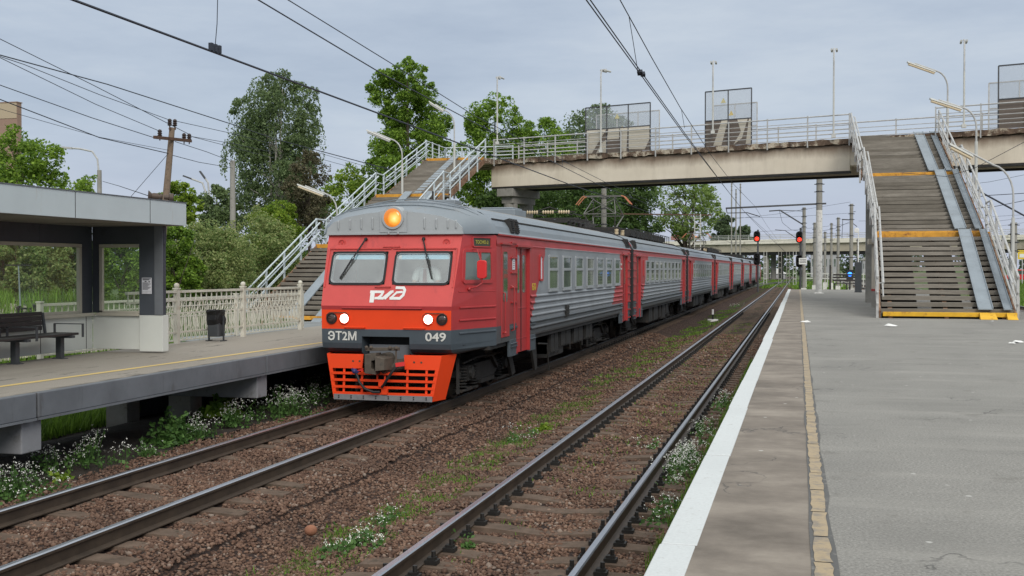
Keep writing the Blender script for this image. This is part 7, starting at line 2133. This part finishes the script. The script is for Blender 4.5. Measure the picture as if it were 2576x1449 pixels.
tree_px("dark conifer like tree below the bridge, right of the pantograph", 1590, 440, 620, 92, [(442, 50), (490, 62), (550, 66), (600, 62)], n_clump=34, n_leaf=8000, size=.28, mat='leaf_dark', group=TG)
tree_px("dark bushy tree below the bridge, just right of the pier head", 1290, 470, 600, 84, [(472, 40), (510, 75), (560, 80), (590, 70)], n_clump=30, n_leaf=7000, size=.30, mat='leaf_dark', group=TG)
tree_px("sparse pale tree with visible branches below the bridge beam", 1722, 452, 625, 112, [(455, 46), (490, 78), (530, 86), (575, 72), (600, 50)], n_clump=44, n_leaf=3600, size=.36, mat='leaf_pale', group=TG, clump_r=.30, limbs=34, trunk_r=.28, stems=2)
tree_px("brownish half bare tree before the birch", 778, 385, 575, 56, [(390, 24), (430, 52), (480, 68), (540, 66), (570, 50)], n_clump=40, n_leaf=5200, size=.15, mat='leaf_brown', group=TG, clump_r=.32, limbs=34, trunk_r=.12)
tree_px("light green tree filling the gap between the birch and the tallest tree", 885, 425, 560, 82, [(428, 26), (460, 62), (510, 78), (560, 70)], n_clump=26, n_leaf=5000, size=.28, mat='leaf_bright', group=TG)
tree_px("small bright green tree right of the leaning pole", 447, 462, 570, 52, [(465, 24), (490, 44), (530, 58), (570, 50)], n_clump=22, n_leaf=4200, size=.20, mat='leaf_bright', group=TG)
tree_px("rounded green tree above the shelter roof at the left edge", 45, 340, 600, 44, [(345, 40), (380, 88), (430, 112), (480, 130), (560, 120)], n_clump=44, n_leaf=11000, size=.19, mat='leaf_linden', group=TG)
tree_px("slim shoots above the shelter roof beside the street lamp", 220, 452, 560, 40, [(455, 10), (480, 24), (520, 30)], n_clump=14, n_leaf=420, size=.14, mat='leaf_linden', group=TG, clump_r=.3, limbs=14, trunk_r=.03)
tree_px("dark birch foliage at the foot of the birch, left side", 545, 470, 580, 58, [(474, 18), (500, 40), (540, 52), (580, 50)], n_clump=24, n_leaf=4500, size=.19, mat='leaf_birch', group=TG, strands=90)
tree_px("dark tree standing alone in the distance left of the signals", 1826, 545, 660, 330, [(547, 12), (565, 26), (590, 32), (620, 32)], n_clump=24, n_leaf=3000, size=1.3, mat='leaf_far', group=TG)
tree_px("lower distant tree right of the lone dark one", 1875, 572, 660, 335, [(574, 14), (590, 26), (620, 28)], n_clump=20, n_leaf=2200, size=1.3, mat='leaf_far', group=TG)
# shrubs of the slope behind the left platform
BG = "shrubs on the slope behind the left platform"
def bush(label, u, vt, d, hw, vb=735, mat='leaf_willow', n=9000, size=.12, nc=40, zb_=None, name="shrub"):
    return tree_px(label, u, vt, vb, d, [(vt+4, hw*.45), (vt+(vb-vt)*.25, hw*.85), (vt+(vb-vt)*.6, hw), (vb, hw*.9)], n_clump=nc, n_leaf=n, size=size, mat=mat, group=BG, clump_r=.34, limbs=16, trunk_r=.05, name=name, cat="shrub", zb=zb_, stems=3)
bush("wide olive willow shrub behind the black bin", 520, 575, 43, 128, n=20000, size=.12, nc=66)
bush("olive willow shrub right of the wide one, reaching the blue railing", 650, 548, 49, 105, n=17000, size=.125, nc=56)
bush("bright leafy shrub above the willow, beside the lamp of the left staircase", 705, 515, 54, 72, vb=650, mat='leaf_bright', n=10000, size=.15, nc=30)
bush("dark shrub behind the shelter's right pillar", 440, 575, 40, 60, mat='leaf_linden', n=7500, size=.14, nc=30)
bush("bright green shrub at the left edge of the shelter's large window", 10, 590, 37, 70, vb=735, mat='leaf_willow', n=7000, size=.13, nc=30)
bush("grassy green shrub seen through the shelter's large window", 110, 610, 38, 85, vb=735, mat='leaf_willow', n=9000, size=.13, nc=36)
bush("dark shrub seen through the shelter's narrow window", 305, 598, 37, 75, vb=740, mat='leaf_linden', n=8000, size=.12, nc=32)
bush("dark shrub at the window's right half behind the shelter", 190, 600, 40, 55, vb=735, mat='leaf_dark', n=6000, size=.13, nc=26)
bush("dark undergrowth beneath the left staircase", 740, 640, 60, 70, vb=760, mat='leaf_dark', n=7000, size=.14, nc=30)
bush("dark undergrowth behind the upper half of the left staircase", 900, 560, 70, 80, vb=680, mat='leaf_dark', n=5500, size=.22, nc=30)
bush("green undergrowth filling the slope behind the railing's lower end", 690, 610, 58, 100, vb=740, mat='leaf_linden', n=9000, size=.17, nc=36)
bush("green undergrowth between willow and leaning pole's foot", 560, 600, 60, 90, vb=740, mat='leaf_linden', n=8000, size=.17, nc=36)
# far belts of trees that read as one mass
def belt(name, pts, hgt, n, size, mat, depth=20):
    Cs, Rs = [], []
    for (x0, y0), (x1, y1) in zip(pts[:-1], pts[1:]):
        m_ = max(3, int(math.hypot(x1-x0, y1-y0) / (hgt*.45)))
        for i in range(m_):
            f = (i + rng.random()) / m_; hh = hgt * rng.uniform(.6, 1.1)
            for z in np.arange(.15, 1, .28): Cs.append((x0+(x1-x0)*f + rng.normal(0, hgt*.1), y0+(y1-y0)*f + rng.uniform(0, depth), -1 + hh*z)); Rs.append(hgt*.28*rng.uniform(.7, 1.2)*(1.15-.6*z))
    P = clump_points(Cs, Rs, n, .9); V, F = leaf_quads(P, size*rng.uniform(.6, 1.4, n))
    return tag(np_mesh(name, V, F, M[mat]), kind="stuff")
belt("far_wood", [(-190, 420), (-60, 440), (60, 430), (200, 400)], 12, 16000, 1.5, 'leaf_far')
belt("far_wood", [(60, 190), (46, 150), (58, 110), (75, 60), (80, 10)], 7.5, 22000, .75, 'leaf_willow', 12)  # unseen belt off to the right, added to be mirrored in the train windows
belt("far_wood", [(-48, 120), (-62, 95), (-60, 70), (-56, 45)], 8, 12000, .5, 'leaf_dark', 8)
belt("far_wood", [(-40, 215), (-22, 300)], 7, 5000, .9, 'leaf_far', 6)

# ------------------------------------------------------------------ grass and flowers
def blades(name, X, Y, zf, h0, h1, w_, mat, lean=.5):
    n = len(X); Z = zf(X, Y) if callable(zf) else np.full(n, float(zf)); h = rng.uniform(h0, h1, n); a = rng.uniform(0, 6.283, n); l = rng.uniform(0, lean, n) * h
    dx, dy = np.cos(a), np.sin(a); px, py = -dy*w_, dx*w_
    b0 = np.stack([X-px, Y-py, Z], 1); b1 = np.stack([X+px, Y+py, Z], 1)
    m1 = np.stack([X+dx*l*.35+px*.7, Y+dy*l*.35+py*.7, Z+h*.55], 1); m0 = np.stack([X+dx*l*.35-px*.7, Y+dy*l*.35-py*.7, Z+h*.55], 1)
    t1 = np.stack([X+dx*l+px*.1, Y+dy*l+py*.1, Z+h], 1); t0 = np.stack([X+dx*l-px*.1, Y+dy*l-py*.1, Z+h], 1)
    V = np.stack([b0, b1, m1, m0, t1, t0], 1).reshape(-1, 3); i = (np.arange(n)*6)[:, None]
    F = np.concatenate([i + np.array([0,1,2,3]), i + np.array([3,2,4,5])])
    return tag(np_mesh(name, V, F, M[mat]), kind="stuff")
def patchy(n, x0, x1, y0, y1, keep, sc=1.0):
    X = rng.uniform(x0, x1, n); Y = rng.uniform(y0, y1, n)
    q = np.sin(X*2.3*sc+Y*.9*sc)*np.sin(Y*1.7*sc-X*1.1*sc+2) + .5*np.sin(Y*4.1*sc+X*3*sc)
    m = q > keep; return X[m], Y[m]
# strip against the right platform wall
X, Y = patchy(16000, -1.35, -.74, 5.5, 34, -.75); blades("grass_tufts", X, Y, zb, .05, .19, .006, 'grass')
X, Y = patchy(9000, -1.25, -.76, 34, 82, -.3); blades("grass_tufts", X, Y, zb, .06, .16, .012, 'grass')
X, Y = rng.uniform(-15.2, -12.6, 9000), rng.uniform(13, 19.4, 9000); blades("meadow_grass", X, Y, lambda x, y: np.maximum(terrain(x, y), zb(np.maximum(x, -13.2), y)) - .02, .12, .42, .014, 'grass', .7)
# moss line in the cess between the tracks and the far cess
X, Y = patchy(9000, -5.15, -4.25, 8, 30, .45, 1.4); blades("grass_tufts", X, Y, zb, .02, .07, .008, 'grass', .9)
X, Y = patchy(9000, -5.3, -3.9, 28, 80, .15); blades("grass_tufts", X, Y, zb, .03, .10, .016, 'grass', .9)
X, Y = patchy(4000, -3.2, -2.0, 8, 45, .75, 1.2); blades("grass_tufts", X, Y, zb, .02, .07, .008, 'grass', .9)
X, Y = patchy(12000, -5.0, -4.0, 8.5, 24, -.1, 2.2); blades("grass_tufts", X, Y, zb, .015, .05, .007, 'grass', .9)
X, Y = patchy(6000, -3.4, -1.9, 14, 60, .3, 1.6); blades("grass_tufts", X, Y, zb, .02, .06, .010, 'grass', .9)
# meadow behind / below the left platform, and the bank on the right
X, Y = rng.uniform(-16.5, -12.8, 16000), rng.uniform(10.5, 24, 16000); blades("meadow_grass", X, Y, lambda x, y: np.maximum(terrain(x, y), np.where(x > -14.6, zb(np.maximum(x, -13.2), y), -9)), .06, .26, .012, 'grass', .6)
X, Y = rng.uniform(-24, -15, 9000), rng.uniform(24, 44, 9000); m_ = ~((X > -22.4) & (Y > 27)); blades("meadow_grass", X[m_], Y[m_], terrain, .15, .5, .02, 'grass', .6)
X, Y = rng.uniform(17.5, 34, 30000), rng.uniform(40, 130, 30000); blades("meadow_grass", X, Y, terrain, .15, .45, .04, 'grass', .6)
X, Y = rng.uniform(-16, 8, 9000), rng.uniform(170, 300, 9000); blades("meadow_grass", X, Y, -1.55, .2, .5, .12, 'grass', .6)

def flowers(label, x, y, rx, ry, h, nl, nf, zf=zb, mat='herb', leaf=.055, fl=.020, group="clumps of small white flowers"):
    """a straggle of separate sprigs: thin stems with a few leaves, petals in loose heads on top"""
    z = float(zf(x, y)); t = thing("flower_clump" if nf else "weed", label, "wildflowers" if nf else "weed", (x, y, z), group)
    nl = int(nl*(.55 if nf else 1)); nf = int(nf*1.5)
    k = max(5, nf//6 + nl//60)
    r_ = rng.random(k)**.8 * rng.choice([.6, 1.0, 1.35], k); a = rng.uniform(0, 6.283, k)
    sx_, sy_ = x + rx*r_*np.cos(a), y + ry*r_*np.sin(a); sh_ = h*rng.uniform(.35, 1.1, k)*(1.15 - .35*np.minimum(r_, 1.3)); sz_ = np.array([float(zf(p, q)) for p, q in zip(sx_, sy_)])
    lx, ly = rng.normal(0, .28, k)*sh_, rng.normal(0, .28, k)*sh_
    q = rng.integers(0, k, nl); f = rng.random(nl)**1.4
    P = np.stack([sx_[q] + lx[q]*f + rng.normal(0, .030, nl), sy_[q] + ly[q]*f + rng.normal(0, .030, nl), sz_[q] + .01 + sh_[q]*f*.9], 1)
    g = nl//3                                     # ragged ground leaves
    G = np.stack([x + rx*1.1*rng.normal(0, .5, g), y + ry*1.1*rng.normal(0, .5, g), np.zeros(g)], 1); G[:, 2] = zf(G[:, 0], G[:, 1]) + rng.uniform(.005, .08, g)
    P = np.concatenate([P, G]); V, F = leaf_quads(P, leaf*rng.uniform(.45, 1.35, len(P))); np_mesh("foliage", V, F, M[mat], t)
    if nf:
        b = MB()
        for i in range(k): b.bar((sx_[i], sy_[i], sz_[i]), (sx_[i]+lx[i], sy_[i]+ly[i], sz_[i]+sh_[i]), .0045)
        tag(b.build("stems", M['herb'], t, recalc=False), kind="stuff")
        q = rng.integers(0, k, nf); s_ = .045 + .03*rng.random(nf)
        cc = np.stack([sx_[q]+lx[q] + rng.normal(0, 1, nf)*s_, sy_[q]+ly[q] + rng.normal(0, 1, nf)*s_, sz_[q]+sh_[q] + rng.normal(0, .03, nf)], 1)
        cc = np.repeat(cc, 4, 0) + rng.normal(0, fl*.45, (nf*4, 3))
        V, F = leaf_quads(cc, fl*rng.uniform(.55, 1.1, nf*4)); np_mesh("blossoms", V, F, M['flower'], t)
    return t
def fl_px(label, u, v, rx, ry, h, nl, nf, **k):
    p = at(u, v, Z=k.pop('Z', -1.30)); return flowers(label, p.x, p.y, rx, ry, h, nl, nf, **k)
fl_px("white flower clump at the lower left corner beneath the platform", 45, 1245, .42, .5, .34, 900, 130)
fl_px("loose white flowers right of the lower left corner clump", 118, 1195, .22, .35, .30, 260, 42)
fl_px("white flower clump below the pale concrete cross beam end", 235, 1175, .42, .45, .42, 560, 95)
fl_px("few white flowers and leaves left of the big leafy weed", 368, 1150, .16, .2, .22, 260, 10)
fl_px("big bushy green weed under the platform with dark leaves", 432, 1120, .28, .34, .48, 1400, 0, leaf=.085, group="leafy weeds by the track")
fl_px("white flower clump right of the big bushy weed", 492, 1105, .32, .4, .34, 620, 90)
fl_px("white flower clump beneath the burdock leaves", 592, 1075, .28, .4, .40, 520, 80)
fl_px("broad burdock leaves against the concrete leg", 545, 1062, .30, .3, .42, 90, 0, leaf=.26, mat='leaf_linden', group="leafy weeds by the track")
fl_px("small low bright weed near the rail at lower left", 160, 1208, .13, .16, .10, 60, 0, leaf=.09, mat='leaf_bright', group="leafy weeds by the track")
fl_px("dense white flower clump left of the orange plow", 712, 1045, .48, .8, .46, 1300, 210)
fl_px("shaded white flowers in the dark behind the orange plow's left side", 800, 1010, .40, .9, .42, 900, 110)
fl_px("white flowers on mossy ballast at the bottom of the gap between tracks", 885, 1350, .34, .55, .20, 520, 60)
fl_px("thin white flowers further up the gap between the tracks", 965, 1280, .30, .6, .16, 200, 20)
fl_px("few white flowers above the empty track's left rail, mid picture", 1300, 1090, .26, .5, .24, 220, 30)
fl_px("single weed beside the empty track's near rail", 1175, 1385, .05, .06, .20, 90, 0, leaf=.045, group="leafy weeds by the track", Z=-1.34)
fl_px("upright grassy tuft above the moss near the empty track", 1366, 1068, .14, .2, .14, 160, 0, leaf=.09, mat='leaf_bright', group="leafy weeds by the track")
fl_px("big white flower clump squeezed against the white platform edge", 1718, 1195, .20, 1.5, .26, 1500, 330, Z=-1.42)
fl_px("white flowers along the platform edge nearer the camera", 1660, 1330, .13, .8, .22, 420, 46, Z=-1.42)
fl_px("white flowers along the platform edge between the big clump and the far ones", 1770, 1105, .16, 1.3, .22, 500, 60, Z=-1.42)
fl_px("white flowers along the platform edge, far and small", 1815, 1035, .18, 1.2, .24, 520, 70, Z=-1.42)
fl_px("few white flowers inside the empty track near its right rail", 1640, 1135, .2, .5, .14, 120, 22, Z=-1.36)
fl_px("white flowers between the tracks beside the marker post", 1850, 770, .6, 2.0, .26, 420, 60, Z=-1.36)
